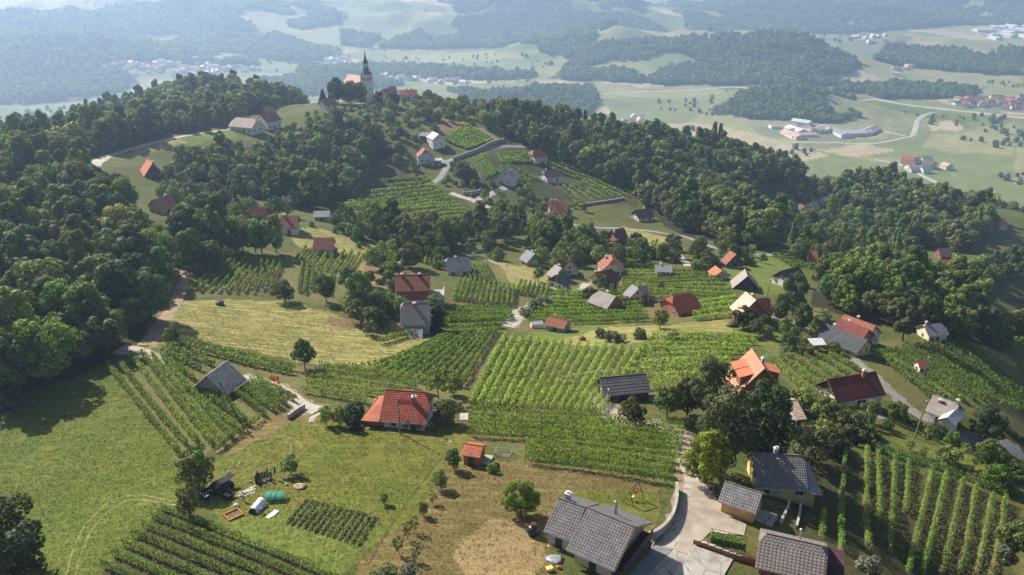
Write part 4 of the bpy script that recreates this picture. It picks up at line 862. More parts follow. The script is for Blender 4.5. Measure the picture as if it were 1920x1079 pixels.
def window(parent, c, w, h, facing, frame=None, name='window'):
    """facing: rotation about z of a window whose outside looks along -y"""
    k = (round(w,2), round(h,2), (frame or M_FRAME).name)
    if k not in _WM:
        m = MB(); t = .07
        m.box(-w/2-t, w/2+t, -.05, .02, h/2, h/2+t); m.box(-w/2-t, w/2+t, -.08, .02, -h/2-t, -h/2); m.box(-w/2-t, -w/2, -.05, .02, -h/2, h/2); m.box(w/2, w/2+t, -.05, .02, -h/2, h/2)
        if w > .7: m.box(-.025, .025, -.04, .02, -h/2, h/2)
        fm = npmesh('window', m.v, m.f); fm.materials.append(frame or M_FRAME)
        pm = npmesh('pane', MB().box(-w/2, w/2, -.015, .02, -h/2, h/2).v, MB().box(-w/2, w/2, -.015, .02, -h/2, h/2).f); pm.materials.append(M_GLASS)
        _WM[k] = (fm, pm)
    fm, pm = _WM[k]; o = obj(name, fm, None, parent, c, facing); obj('pane', pm, None, o); return o
def tile_slope(m, x0f, x1f, side, ye, ze, zr, tw=.3, ch=.36, amp=.035, step=.045):
    """courses of wavy tiles on one roof side; x0f/x1f give the slope's ends at height fraction v"""
    sl = math.hypot(ye, zr-ze); nc = max(3, int(sl/ch)); nz = np.array((0, side*(zr-ze)/sl, ye/sl))
    for j in range(nc):
        v0, v1 = j/nc, (j+1)/nc
        xa = min(x0f(v0), x0f(v1)); n = max(2, int((max(x1f(v0),x1f(v1))-xa)/(tw/2)))
        k = np.arange(n+1); wave = amp*(k % 2); V = []
        for v, up in ((v0, step+.02), (v1, .02)):
            a, b = x0f(v), x1f(v); x = np.clip(xa+k*tw/2, a, b)
            base = np.stack([x, np.full(n+1, side*ye*(1-v)), np.full(n+1, ze+(zr-ze)*v)], 1)
            V.append(base+nz*np.array(1)*(up+wave)[:,None])
        lip = V[0]-nz*(step+.02+wave)[:,None]
        W_ = np.vstack([lip, V[0], V[1]]); n1 = n+1
        F_ = [(i, i+1, i+1+n1, i+n1) for i in range(n)] + [(i+n1, i+1+n1, i+1+2*n1, i+2*n1) for i in range(n)]
        if side > 0: F_ = [f[::-1] for f in F_]
        m.add(W_, F_)
HOUSE_XY = []
def house(name, label, ridge=None, c=None, az=0, L=None, h=6, W=8, eave=None, fa=1, fb=1, e=1.4, roof='red', wall='white', gable=None, chim=((.5,.0,1.2),), over=.5, wins='auto', door='front', cat='house', group=None, tw=.3, ch=.36, under=True, chm=None, plinth=None, ridge_cap=True):
    if ridge:
        m0 = at((ridge[0]+ridge[2])/2, (ridge[1]+ridge[3])/2, h); a = at_z(ridge[0], ridge[1], m0[2]); b = at_z(ridge[2], ridge[3], m0[2])
        d = b-a; RL = float(np.hypot(d[0], d[1])); az = math.atan2(d[1], d[0]); cen = (a+b)/2
        L = RL - over*((fa == 1)+(fb == 1)) + e*((fa < 1)+(fb < 1)) - over*((fa < 1)+(fb < 1))
        shift = ((fb < 1)-(fa < 1))*(e-0)/2; cen = cen + shift*np.array((cos(az), sin(az), 0)); z0 = m0[2]-h
    else:
        cen = at(*c); z0 = cen[2]
        az = radians(az)
    D = math.hypot(cen[0], cen[1])
    root = empty(name, (cen[0], cen[1], z0), az)
    ew = eave if eave is not None else h-.42*W
    hw, hl = W/2, L/2; tp = (h-ew)/hw; ye = hw+over*.8; ze = ew-tp*over*.8
    zr = h; xo = hl+over; sink = -1.6
    def xe(f, s):   # half length of roof at height fraction v on one end
        return (lambda v: xo if (f == 1 or v <= f) else xo-(v-f)/(1-f)*e)
    xb = xe(fb, 1); xa_ = xe(fa, -1)
    # walls with gable ends (cut where the roof is hipped)
    m = MB(); wt = lambda f: min(h-.12, ze+f*(zr-ze)-.1)
    def end(x, f, fl):
        zt = wt(f) if f < 1 else h-.14
        yt = 0 if f == 1 else max(0, hw*(1-(zt-ew)/(h-ew)))
        P_ = [(x,-hw,sink),(x,hw,sink),(x,hw,ew-.06)]+([(x,0,zt)] if f == 1 else [(x,yt,zt),(x,-yt,zt)] if zt > ew else [])+[(x,-hw,ew-.06)]
        m.add(P_, [tuple(range(len(P_))) if fl else tuple(range(len(P_)-1,-1,-1))])
    end(hl, fb, True); end(-hl, fa, False)
    for y in (-hw, hw):
        m.add([(-hl,y,sink),(hl,y,sink),(hl,y,ew-.06),(-hl,y,ew-.06)], [(0,1,2,3) if y < 0 else (3,2,1,0)])
    wo = m.build('wall', WALL[wall] if isinstance(wall, str) else wall, root)
    if plinth:
        p = MB(); pz0, pz1, pm = plinth
        for x0, x1, y0, y1 in ((-hl-.03,hl+.03,-hw-.03,-hw),(-hl-.03,hl+.03,hw,hw+.03),(-hl-.03,-hl,-hw,hw),(hl,hl+.03,-hw,hw)): p.box(x0,x1,y0,y1,pz0,pz1)
        p.build('plinth', WALL[pm], root)
    if gable:
        for x, s, f in ((hl,1,fb),(-hl,-1,fa)):
            if f < 1: continue
            g = MB(); P_ = [(x+s*.03,-hw*.97,ew),(x+s*.03,hw*.97,ew),(x+s*.03,0,h-.2)]; g.add(P_+[(x-s*.0,q[1],q[2]) for q in P_], [(0,1,2),(5,4,3),(0,3,4,1),(1,4,5,2),(2,5,3,0)])
            g.build('gable_boarding', WALL[gable], root)
    # roof
    m = MB(); T = .14
    for s in (-1, 1):
        P_ = [(-xa_(0), s*ye, ze), (xb(0), s*ye, ze)]
        if fb < 1 and fb > 0: P_.append((xb(fb), s*ye*(1-fb), ze+(zr-ze)*fb))
        P_.append((xb(1), 0, zr)); P_.append((-xa_(1), 0, zr))
        if fa < 1 and fa > 0: P_.append((-xa_(fa), s*ye*(1-fa), ze+(zr-ze)*fa))
        m.slab(P_ if s < 0 else P_[::-1], T)
    for f, x, s in ((fb, xb, 1), (fa, xa_, -1)):
        if f < 1:
            yy, zz = ye*(1-f), ze+(zr-ze)*f
            P_ = [(s*x(f), -yy, zz), (s*x(f), yy, zz), (s*x(1), 0, zr)]; m.slab(P_ if s > 0 else P_[::-1], T)
    rmat = ROOF[roof]; near = D < 215
    ro = m.build('roof', M_UNDER if near and under else rmat, root)
    if near:
        for s in (-1, 1):
            tm = MB(); tile_slope(tm, lambda v: -xa_(v), lambda v: xb(v), s, ye, ze, zr, tw, ch); o = tm.build('roof_tiles', rmat, ro); o['kind'] = 'stuff'
        for f, x, s in ((fb, xb, 1), (fa, xa_, -1)):
            if f < 1:
                yy, zz = ye*(1-f), ze+(zr-ze)*f; tm = MB(); nn = 6
                for j in range(nn):
                    q0, q1 = j/nn, (j+1)/nn
                    w0, w1 = yy*(1-q0), yy*(1-q1); X0 = x(f)+(x(1)-x(f))*q0; X1 = x(f)+(x(1)-x(f))*q1; Z0 = zz+(zr-zz)*q0; Z1 = zz+(zr-zz)*q1
                    tm.add([(s*(X0+.03),-w0,Z0+.07),(s*(X0+.03),w0,Z0+.07),(s*X1,w1,Z1+.03),(s*X1,-w1,Z1+.03),(s*X0,-w0,Z0),(s*X0,w0,Z0)], [(0,1,2,3),(4,5,1,0)])
                o = tm.build('hip_tiles', rmat, ro); o['kind'] = 'stuff'
        if ridge_cap:
            rc = MB(); nk = max(2, int((xb(1)+xa_(1))/.42))
            for k in range(nk):
                xs = -xa_(1)+(xb(1)+xa_(1))*k/nk; xe_ = -xa_(1)+(xb(1)+xa_(1))*(k+1)/nk
                rc.tube([(xs-.02,0,zr+.05),(xe_,0,zr+.035)], [.13,.11], 6)
            rc.build('ridge_cap', rmat, ro)
            for s in (-1, 1):
                MB().tube([(-xa_(0), s*(ye+.07), ze-.03), (xb(0), s*(ye+.07), ze-.03)], .065, 6).build('gutter', M_METAL, ro)
    for t, off, hh, *mm in chim:
        x = -xa_(1)+(xb(1)+xa_(1))*t; y = off*hw; zb = zr-abs(y)*(zr-ze)/ye
        kind = mm[0] if mm else 'brick'
        if kind == 'pipe':
            MB().tube([(x,y,zb-.4),(x,y,zb+hh)], .11, 8).lathe([(.2,0),(.22,.08),(.05,.22)], 8, (x,y,zb+hh)).build('flue', M_METAL, ro)
        else:
            cw = .34; ch_ = MB().box(x-cw,x+cw,y-cw*.8,y+cw*.8,zb-.6,zb+hh).build('chimney', WALL[kind], ro)
            MB().box(x-cw-.1,x+cw+.1,y-cw*.8-.1,y+cw*.8+.1,zb+hh,zb+hh+.12).box(x-.2,x+.2,y-.16,y+.16,zb+hh+.12,zb+hh+.4).build('chimney_cap', M_FRAME, ch_)
    # openings; which long side looks at the camera
    ny = np.array((-sin(az), cos(az))); front = 1 if np.dot(ny, -cen[:2]) > 0 else -1
    fr_rot = pi if front > 0 else 0
    if wins == 'auto':
        n = max(1, int(L/3.4)); zc = min(ew-1.0, 1.5) if ew > 1.9 else ew*.5
        for k in range(n):
            x = -hl+L*(k+.5)/n
            if door == 'front' and k == n//2 and ew > 2: continue
            window(root, (x, front*(hw+.01), zc), .85, min(1.05, ew*.45), fr_rot)
            if ew > 4.6: window(root, (x, front*(hw+.01), zc+2.7), .85, 1.05, fr_rot)
        for x, r_, f in ((hl, pi/2, fb), (-hl, -pi/2, fa)):
            s = 1 if x > 0 else -1
            for yy in ((-hw*.45, hw*.45) if W > 6.5 else (0,)): window(root, (x+s*.01, yy, zc), .85, min(1.05, ew*.45), r_)
            if f == 1 and h-ew > 2: window(root, (x+s*(.01 if not gable else .04), 0, ew+.7), .7, .8, r_)
    if door == 'front' and ew > 1.9:
        d_ = MB().box(-.5,.5,-.06,.02,-.2,2.0).build('door', M_DFRAME, root, loc=((-hl+L*(max(1,int(L/3.4))//2+.5)/max(1,int(L/3.4))) if wins == 'auto' else 0, front*(hw+.01), 0), rz=fr_rot)
        MB().tube([(.36,-.06,.95),(.36,-.12,.95),(.36,-.12,1.1)], .02, 5).build('handle', M_METAL, d_)
    tag(root, label, cat, group)
    cs = [(x, y) for x, y in ((-hl-1,-hw-1),(hl+1,-hw-1),(hl+1,hw+1),(-hl-1,hw+1))]
    HOLES.append(np.array([(cen[0]+x*cos(az)-y*sin(az), cen[1]+x*sin(az)+y*cos(az)) for x, y in cs]))
    if D > 300:      # plots are open towards the valley: no tall trees close in front of a house
        u = -cen[:2]/D; n2 = np.array((-u[1], u[0])); q = max(L, W)*.6; c2 = cen[:2]
        HOLES.append(np.array([c2+n2*q, c2-n2*q, c2-n2*q+u*20, c2+n2*q+u*20]))
    HOUSE_XY.append((cen[0], cen[1], max(L, W)))
    return root, dict(L=L, W=W, h=h, ew=ew, hl=hl, hw=hw, front=front, fr=fr_rot, D=D, az=az, ze=ze, ye=ye, tp=tp)
def lbox(parent, name, mat, *b): return MB().box(*b).build(name, mat, parent)

# 1 red-roofed bungalow in the middle
H, d = house('bungalow','white bungalow with bright red tiled roof and brown annex above the lawn', ridge=(722,731,797,736), h=5.6, W=8.4, eave=2.5, fb=.62, e=1.2, roof='red', wall='white', chim=((.78,-.42,1.3,'brick'),(.78,-.42,2.6,'pipe')), tw=.34, ch=.4, over=.7)
f = d['front']; hl, hw = d['hl'], d['hw']
m = MB(); ax = -hl-3.4
m.slab([(ax-.4,f*(hw+.8),2.15),(-hl-.55,f*(hw+.9),2.2),(-hl-.55,0,4.2),(ax+1.4,0,4.0)][::(-1 if f > 0 else 1)], .12); m.slab([(-hl-.55,-f*hw*.7,2.6),(ax+.6,-f*hw*.7,2.5),(ax+1.4,0,4.0),(-hl-.55,0,4.2)][::(-1 if f > 0 else 1)], .12); m.slab([(ax-.4,f*(hw+.8),2.15),(ax+1.4,0,4.0),(ax+.6,-f*hw*.7,2.5)][::(-1 if f < 0 else 1)], .12)
m.build('annex_roof', ROOF['orange'], H)
lbox(H,'annex_wall', WALL['orangewood'], ax, -hl+.05, min(f*hw*.95,-f*hw*.6), max(f*hw*.95,-f*hw*.6), -1, 2.3)
lbox(H,'terrace', M_CONC, ax-.3, hl+.5, min(f*hw,f*(hw+1.5)), max(f*hw,f*(hw+1.5)), -.8, .12)
vents = MB()
for k in range(6): vents.obox((-hl+1.6+k*(2*hl-4)/5, f*1.3, 5.0), (.12,.12,.08))
o = vents.build('roof_vents', ROOF['darkred'], H); o['kind'] = 'stuff'
# 2 dark-tiled house at the bottom
H, d = house('house','large dark tiled house at the bottom beside the paved yard', ridge=(1102,953,1193,990), h=5.7, W=9.4, eave=3.2, roof='dark', wall='peach', chim=((.42,.45,2.0,'pipe'),(.45,.45,1.7,'pipe')), tw=.38, ch=.42, over=.9)
f = d['front']; hl, hw = d['hl'], d['hw']
lbox(H,'terrace', M_PALE, -hl-5, hl+.3, min(f*hw, f*(hw+1.9)), max(f*hw, f*(hw+1.9)), -1.2, .1)
m = MB(); m.box(hl+.05, hl+1.5, -hw*.9, hw*.9, 1.9, 2.05).box(hl+1.4, hl+1.5, -hw*.9, hw*.9, 2.05, 2.95); m.build('balcony', M_DFRAME, H)
lbox(H,'balcony_base', WALL['darkwood'], hl+.05, hl+1.35, -hw*.9, hw*.9, -1, 1.9)
H2, d2 = house('house_wing','lower dark tiled wing on the left of the large dark tiled house', ridge=(1047,935,1100,953), h=5.0, W=7.8, eave=2.9, roof='dark', wall='grey', chim=((.22,.28,1.0,'grey'),), tw=.38, ch=.42, over=.5, cat='house wing')
f = d2['front']
m = MB()
for k in range(6): m.box(-1.0+k*.42, -.62+k*.42, min(f*(d2['hw']+.6), f*(d2['hw']+2.6)), max(f*(d2['hw']+.6), f*(d2['hw']+2.6)), .1, .42)
m.build('timber_deck', M_POST, H2)
lbox(H2,'deck_rail', M_FRAME, -1.3,-1.2, min(f*(d2['hw']+.4), f*(d2['hw']+3.2)), max(f*(d2['hw']+.4), f*(d2['hw']+3.2)), -.6, .75)
# 3 orange garden shed
H, d = house('garden_shed','small orange timber garden shed with terracotta roof on the dry lawn', ridge=(872,832,906,837), h=3.0, W=3.3, eave=2.15, roof='orange', wall='orangewood', chim=(), over=.22, wins=None, cat='shed', tw=.26, ch=.3)
lbox(H,'slab', M_PALE, -d['hl']-.4, d['hl']+1.3, -d['hw']-.4, d['hw']+.4, -.5, .06)
window(H, (d['hl']+.01, 0, 1.4), .5, .6, pi/2, M_DFRAME)
# 4 stone hut in the vineyard
H, d = house('stone_hut','stone vineyard hut with steep grey roof at the end of the concrete path', ridge=(427,677,386,706), h=4.9, W=6.8, eave=1.9, roof='weathered', wall='stone', chim=(), over=.6, door='none', wins=None, cat='hut', tw=.5, ch=.5)
for x, rr in ((d['hl'], pi/2), (-d['hl'], -pi/2)):
    s = 1 if x > 0 else -1; MB().box(-.6,.6,-.06,.02,-.3,2.0).build('door', WALL['brick'], H, loc=(x+s*.02, -.3*s, 0), rz=rr)
lbox(H,'porch_slab', M_CONC, -2.2,2.4, min(d['front']*d['hw'], d['front']*(d['hw']+2)), max(d['front']*d['hw'], d['front']*(d['hw']+2)), -.8,.06)
m = MB()
for x in (-2,2.2): m.tube([(x, d['front']*(d['hw']+1.7), 0),(x, d['front']*(d['hw']+1.7), 2.0)], .07, 5)
m.box(-2.2,2.4, d['front']*(d['hw']+1.6)-.08, d['front']*(d['hw']+1.6)+.08, 2.0,2.15); m.build('porch_frame', M_POST, H)
# 5 orange house with dormers
H, d = house('house','steep orange tiled house with dormers behind the big dark trees', ridge=(1409,654,1434,692), h=9, W=10.5, eave=2.9, roof='orangepale', wall='wood', chim=((.62,.12,1.3,'grey'),), tw=.34, ch=.4, over=.7)
for s, x0, x1 in ((1,-1.6,1.6),(-1,-3.0,-.4),(-1,.5,3.1)):
    for sg in ((s,) if True else ()):
        y0, y1 = sg*d['hw']*.28, sg*d['hw']*.80; z0 = d['h']-abs(y0)*d['tp']; z1 = z0-.85
        lo, hi = min(y0,y1), max(y0,y1)
        dm = MB().slab([(x0-.3,y1+sg*.4,z1),(x1+.3,y1+sg*.4,z1),(x1+.3,y0,z0+.02),(x0-.3,y0,z0+.02)][::(1 if sg < 0 else -1)], .14).build('dormer', ROOF['orange'], H)
        MB().add([(x0,y1,d['h']-abs(y1)*d['tp']-.3),(x1,y1,d['h']-abs(y1)*d['tp']-.3),(x1,y1,z1-.02),(x0,y1,z1-.02),(x0,y0,z0-.2),(x1,y0,z0-.2)], [(0,1,2,3),(0,3,4),(1,5,2),(3,2,5,4)]).build('dormer_wall', WALL['wood'], dm)
# 6 red barn-like house with terrace
H, d = house('farmhouse','long white farmhouse with dark red roof, brick chimney and pale terrace', ridge=(1551,712,1642,697), h=6.0, W=7.6, eave=2.8, roof='darkred', wall='white', gable='darkwood', chim=((.70,-.16,1.7,'brick'),), tw=.3, ch=.36, over=.7, wins=None)
f = d['front']; hl, hw = d['hl'], d['hw']
lbox(H,'terrace', M_PALE, -hl-3.6, -hl, -hw-1, hw+1, -1.5, .1)
m = MB()
for y in (-hw*.9,0,hw*.9):
    m.tube([(-hl-2.2,y,.1),(-hl-2.2,y,2.3)], .1, 5); m.tube([(-hl-2.2,y,1.4),(-hl-1.2,y,2.6)], .07, 5)
m.box(-hl-2.3,-hl-2.1,-hw,hw,2.3,2.5); m.build('porch_posts', WALL['darkwood'], H)
for k in range(2): window(H, (-hl-.01, -1.6+3.2*k, 1.3), .8, 1.1, -pi/2, M_DFRAME)
window(H, (hl*.2, f*(hw+.01), 1.3), .7, .7, d['fr'], M_DFRAME)
# 7 white and blue house
H, d = house('cottage','white cottage with blue painted base and grey-brown roof beside a dark tree', ridge=(1750,741,1800,759), h=5.4, W=6.4, eave=2.9, roof='brownpale', wall='white', plinth=(-1.5,.75,'blue'), chim=((.35,-.3,.7,'brick'),(.9,.0,.9,'grey')), over=.45)
m = MB(); f = d['front']; hl, hw = d['hl'], d['hw']
m.slab([(hl*.3, f*(hw+2.6), 2.9), (hl*.3+1.9, f*(hw+2.6), 4.3), (hl*.3+1.9, 0, 4.6), (hl*.3, 0, 3.1)][::(1 if f < 0 else -1)], .14).slab([(hl*.3+1.9, f*(hw+2.6), 4.3), (hl*.3+3.8, f*(hw+2.6), 2.9), (hl*.3+3.8, 0, 3.1), (hl*.3+1.9, 0, 4.6)][::(1 if f < 0 else -1)], .14)
m.build('porch_roof', ROOF['white'], H)
m = MB(); X0, X1, Y0, Y1 = hl*.3+.25, hl*.3+3.55, min(f*hw,f*(hw+2.2)), max(f*hw,f*(hw+2.2)); m.box(X0,X1,Y0,Y1,.76,2.95); m.add([(X0,f*(hw+2.2),2.95),(X1,f*(hw+2.2),2.95),((X0+X1)/2,f*(hw+2.2),4.15)], [(0,1,2)]); m.build('porch_wall', WALL['white'], H)
lbox(H,'porch_plinth', WALL['blue'], X0-.03,X1+.03,Y0-.03,Y1+.03,-1.5,.75)
# 8 yellow house, 9 ochre shed, 10 brown outbuilding
H, d = house('house','yellow house with weathered dark tiled roof beside the steep vineyard', ridge=(1410,850,1509,855), h=6.4, W=8.0, eave=3.1, roof='greybrown', wall='yellow', chim=((.46,.1,1.2,'grey'),(.46,-.4,1.5,'pipe')), tw=.34, ch=.40, wins=None, door=None)
f = d['front']; hl, hw = d['hl'], d['hw']
for x, w_ in ((-hl*.55,.7),(hl*.82,1.2)): window(H, (x, f*(hw+.01), 2.0), w_, .8, d['fr'])
MB().slab([(hl+.55, f*(hw+.8), 2.6), (hl+2.9, f*(hw+.4), 2.0), (hl+2.2, -f*hw*.6, 3.4), (hl+.55, -f*hw*.6, 4.6)][::(1 if f < 0 else -1)], .1).build('lean_to_roof', ROOF['grey'], H)
lbox(H,'lean_to_wall', WALL['yellow'], hl+.02, hl+1.9, min(f*hw*.9,-f*hw*.5), max(f*hw*.9,-f*hw*.5), -1.5, 2.1)
lbox(H,'plinth', WALL['darkwood'], -hl*.6, hl*.2, min(f*hw, f*(hw+.12)), max(f*hw, f*(hw+.12)), -1.6, .3)
H, d = house('outbuilding','small ochre outbuilding with lichen-spotted grey roof beside the gravel yard', ridge=(1359,903,1430,926), h=4.5, W=4.6, eave=2.9, roof='lichen', wall='ochre', chim=(), tw=.34, ch=.42, wins=None, door=None, cat='outbuilding')
lbox(H,'slab', M_CONC, d['hl'], d['hl']+2.6, -d['hw'], d['hw'], -1.2, .05)
H, d = house('outbuilding','brown tiled outbuilding at the bottom right with a thin dark flue', ridge=(1438,1001,1540,1024), h=4.6, W=7.4, eave=2.3, fa=.7, fb=.7, e=.9, roof='taupe', wall='brick', chim=((.62,.5,1.6,'pipe'),), tw=.5, ch=.42, wins=None, door=None, cat='outbuilding')
lbox(H,'lean_to_roof', ROOF['maroon'], d['hl']+.6, d['hl']+2.8, -d['hw']*.6, d['hw'], 1.7, 1.85)
# 11.. houses right
house('bungalow','long yellow bungalow with black shingle roof in front of the dark grove', ridge=(1543,605,1627,637), h=5.0, W=7.4, eave=2.4, roof='black', wall='yellow', chim=((.22,.3,1.0,'white'),), over=.7)
house('house','dark red long roof at the back beside the dark grove', ridge=(1583,589,1643,611), h=6.4, W=8, eave=3, roof='rust', wall='cream', chim=((.42,.1,.9,'brick'),))
house('house','dark red roof between the black-roofed bungalow and the rear long roof', ridge=(1573,596,1631,618), h=5.8, W=7, eave=2.8, roof='darkred', wall='brick', chim=((.3,.2,.6,'white'),))
H, d = house('house','brick house with pale pink main roof and red wing by the gravel drive', ridge=(1398,547,1418,563), h=7.4, W=8.5, eave=3.2, roof='pink', wall='brick', chim=((.18,.4,1.1,'brick'),), over=.6)
house('house_wing','red-roofed brick wing of the pale pink roofed house', ridge=(1419,560,1443,559), h=6.2, W=7.2, eave=3.0, roof='darkred', wall='brick', chim=(), cat='house wing', over=.4)
house('hut','grey shingled timber hut with open dark gable on the green meadow', ridge=(1397,504,1402,518), h=5.6, W=8, eave=1.4, roof='brownpale', wall='darkwood', chim=(), cat='hut', over=.8)
house('house','white house with dark brown roof on the green meadow beside tall trees', ridge=(1464,508,1498,499), h=6.2, W=7.5, eave=3.0, roof='brown', wall='white', gable='darkwood', chim=())
house('house','brown-roofed timber house beside the bend of the upper road', ridge=(1369,470,1381,477), h=6, W=7.5, eave=2.5, roof='rust', wall='darkwood', plinth=(-1.5,.5,'white'), chim=())
house('hut','small orange-roofed hut half hidden beside the meadow hut', ridge=(1341,498,1354,508), h=3.8, W=5, eave=2, roof='orange', wall='white', chim=(), cat='hut')
H, d = house('house','brick house with red half-hipped roof and covered terrace in the vineyards', ridge=(1262,555,1292,548), h=5.6, W=9, eave=2.1, fa=.6, fb=.6, e=1.6, roof='red', wall='brick', chim=((.1,.4,1.3,'pipe'),))
house('cottage','white cottage with dark red half-hipped roof beside the pale vineyard', ridge=(1118,512,1146,504), h=5.6, W=7, eave=2.6, fb=.6, e=1.2, roof='darkred', wall='cream', chim=((.05,.2,.9,'brick'),(.4,.4,.9,'brick')))
house('barn','brick barn with grey-brown hipped roof standing among the vines', ridge=(1124,545,1155,556), h=5.0, W=7.5, eave=2.3, fa=.5, e=1.4, roof='brownpale', wall='brick', chim=((.35,.3,.9,'white'),), cat='barn')
house('cottage','cream cottage, front part of the double grey roof among vines', ridge=(1185,533,1198,541), h=5.2, W=6, eave=2.7, roof='grey', wall='cream', chim=())
house('cottage','rear part of the double grey roof among vines', ridge=(1196,537,1212,535), h=4.6, W=6.5, eave=2.3, roof='dark', wall='cream', chim=((.7,.2,.5,'pipe'),))
house('shed','low rusty brown roofed shed with thin flue beside the valley road', ridge=(1028,594,1066,602), h=3.4, W=4.8, eave=2.2, roof='rust', wall='stone', chim=((.3,.3,1.1,'pipe'),), cat='shed', over=.4)
house('cottage','white cottage with dark grey roof and brick chimney', ridge=(1041,516,1059,509), h=5.0, W=7, eave=2.2, roof='dark', wall='white', gable='darkwood', chim=((.05,-.2,1.0,'brick'),))
house('cottage','pale grey roof just behind the dark grey roofed white cottage', ridge=(1041,496,1054,503), h=5, W=7, eave=2.4, roof='brownpale', wall='stone', chim=((.2,.3,.7,'brick'),))
house('cottage','steep rusty orange gabled roof among trees', ridge=(1063,476,1069,488), h=6, W=6, eave=2.2, roof='rust', wall='white', chim=())
house('cottage','white cottage with round-shouldered red roof above the vineyard', ridge=(1145,477,1149,486), h=6.4, W=8.4, eave=2.6, fb=.6, fa=.6, e=1.8, roof='rust', wall='white', gable='darkwood', chim=((.1,-.4,1.0,'brick'),))
house('shed','low grey roof at the top edge of the pale vineyard', ridge=(1228,497,1260,498), h=3.6, W=6, eave=2.3, roof='grey', wall='white', chim=((.35,.1,.5,'white'),), cat='shed')
H, d = house('chalet','dark red roofed timber chalet with terrace below the upper road', ridge=(1147,431,1170,427), h=6.5, W=7, eave=3.2, roof='darkred', wall='wood', chim=((.1,-.3,.8,'white'),))
lbox(H,'terrace_wall', M_PALE, -8, d['hl']+1.5, min(d['front']*d['hw'],d['front']*(d['hw']+3.5)), max(d['front']*d['hw'],d['front']*(d['hw']+3.5)), -2.2, .2)
lbox(H,'terrace_roof', ROOF['darkred'], -d['hl']-5.5, -d['hl'], min(d['front']*0,d['front']*(d['hw']+1.5)), max(d['front']*0,d['front']*(d['hw']+1.5)), 3.0, 3.2)
m = MB()
for x in (-d['hl']-5.2, -d['hl']-2.6): m.box(x-.1,x+.1,d['front']*(d['hw']+1.3)-.1,d['front']*(d['hw']+1.3)+.1,0,3.0)
m.build('terrace_posts', WALL['orangewood'], H)
house('house','brown roofed house with white gable at the edge of the wood', ridge=(1190,394,1221,390), h=5.5, W=7.5, eave=2.3, roof='brown', wall='white', gable='darkwood', chim=((.6,.1,.7,'white'),))
house('house','large bright orange roof among trees below the hill vineyard', ridge=(1029,378,1058,377), h=7.2, W=10, eave=2.8, fb=.7, e=1.2, roof='orange', wall='stone', chim=((.2,0,.7,'brick'),(.45,0,.7,'brick')))
house('cottage','grey gabled roof half hidden among trees left of the rusty gable', ridge=(988,468,1003,476), h=5, W=6.5, eave=2.3, roof='grey', wall='grey', chim=((.4,.3,.7,'brick'),))
H, d = house('house','unplastered red brick house with rusty red roof and grey stone base', ridge=(741,517,806,515), h=8.2, W=7.6, eave=5.4, roof='rust', wall='brick', plinth=(-1.6,2.4,'stone'), chim=((.2,-.1,.8,'brick'),(.7,-.1,.7,'darkwood')), over=.4)
lbox(H,'terrace', WALL['stone'], d['hl'], d['hl']+4.2, -d['hw']-1, d['hw']-1, -1.5, 2.4); lbox(H,'terrace_parapet', WALL['grey'], d['hl']+4.0, d['hl']+4.2, -d['hw']-1, d['hw']-1, 2.4, 3.3)
H, d = house('farmhouse','grey stone farmhouse with big grey roof below the brick house', ridge=(757,567,802,566), h=7.2, W=8.5, eave=3.2, fa=.75, fb=.75, e=.8, roof='brownpale', wall='grey', chim=((.45,-.2,.8,'brick'),))
f = d['front']; MB().slab([(-d['hl']+.6,f*(d['hw']+3.6),.9),(d['hl']*.55,f*(d['hw']+3.6),.9),(d['hl']*.55,f*d['hw'],2.7),(-d['hl']+.6,f*d['hw'],2.7)][::(1 if f < 0 else -1)], .14).build('lean_to_roof', ROOF['grey'], H)
lbox(H,'lean_to_wall', WALL['stone'], -d['hl']+.9, d['hl']*.5, min(f*d['hw'],f*(d['hw']+3.2)), max(f*d['hw'],f*(d['hw']+3.2)), -2.5,.85)
house('cottage','white cottage with blue-grey roof among trees above the small vineyard', ridge=(840,484,876,482), h=5.4, W=7.5, eave=2.2, fa=.7, fb=.7, e=1, roof='grey', wall='white', chim=((.4,.1,.4,'brick'),))
# hill houses
house('house','white two-storey house with pale grey roof left of the hill vineyard', c=(818,273), az=118, L=8.5, W=8, h=7.6, eave=4.8, roof='white', wall='white', chim=())
house('shed','small grey shed beside the white two-storey hill house', c=(799,262), az=150, L=5, W=5, h=4.5, eave=2.8, roof='grey', wall='wood', chim=(), cat='shed')
H, d = house('chalet','white chalet with red half-hipped roof and green canopy by the hairpin', c=(797,303), az=100, L=9, W=8.5, h=7.5, eave=3.8, fa=.6, fb=.6, e=1.5, roof='rust', wall='white', chim=((.3,-.4,1,'brick'),))
house('pavilion','pale green canopy roof beside the white chalet at the hairpin', c=(817,309), az=10, L=6, W=4.5, h=3.8, eave=3.0, roof='white', wall='stone', chim=(), cat='pavilion')
house('house','white gabled house with grey roof and balcony below the hill vineyard', c=(953,343), az=68, L=8.6, W=8.6, h=8, eave=5, roof='grey', wall='white', chim=((.3,-.5,1.2,'brick'),(.8,.3,1.2,'brick')))
house('house','white house with dark brown hipped roof beside the regular hill vineyard', ridge=(1021,320,1042,317), h=6.5, W=8.5, eave=3.4, fa=.6, fb=.6, e=1.5, roof='brown', wall='white', chim=((.2,.2,1,'white'),))
house('house','house with red hipped roof and white dormer at the end of upper road', ridge=(1000,281,1013,279), h=7, W=9, eave=3.2, fa=.4, fb=.4, e=2.5, roof='rust', wall='cream', chim=())
house('barn','long barn with faded pink half-hipped roof beside the ridge road', ridge=(443,220,477,223), h=7.5, W=10, eave=3.4, fa=.5, fb=.7, e=2, roof='pale', wall='white', chim=(), cat='barn')
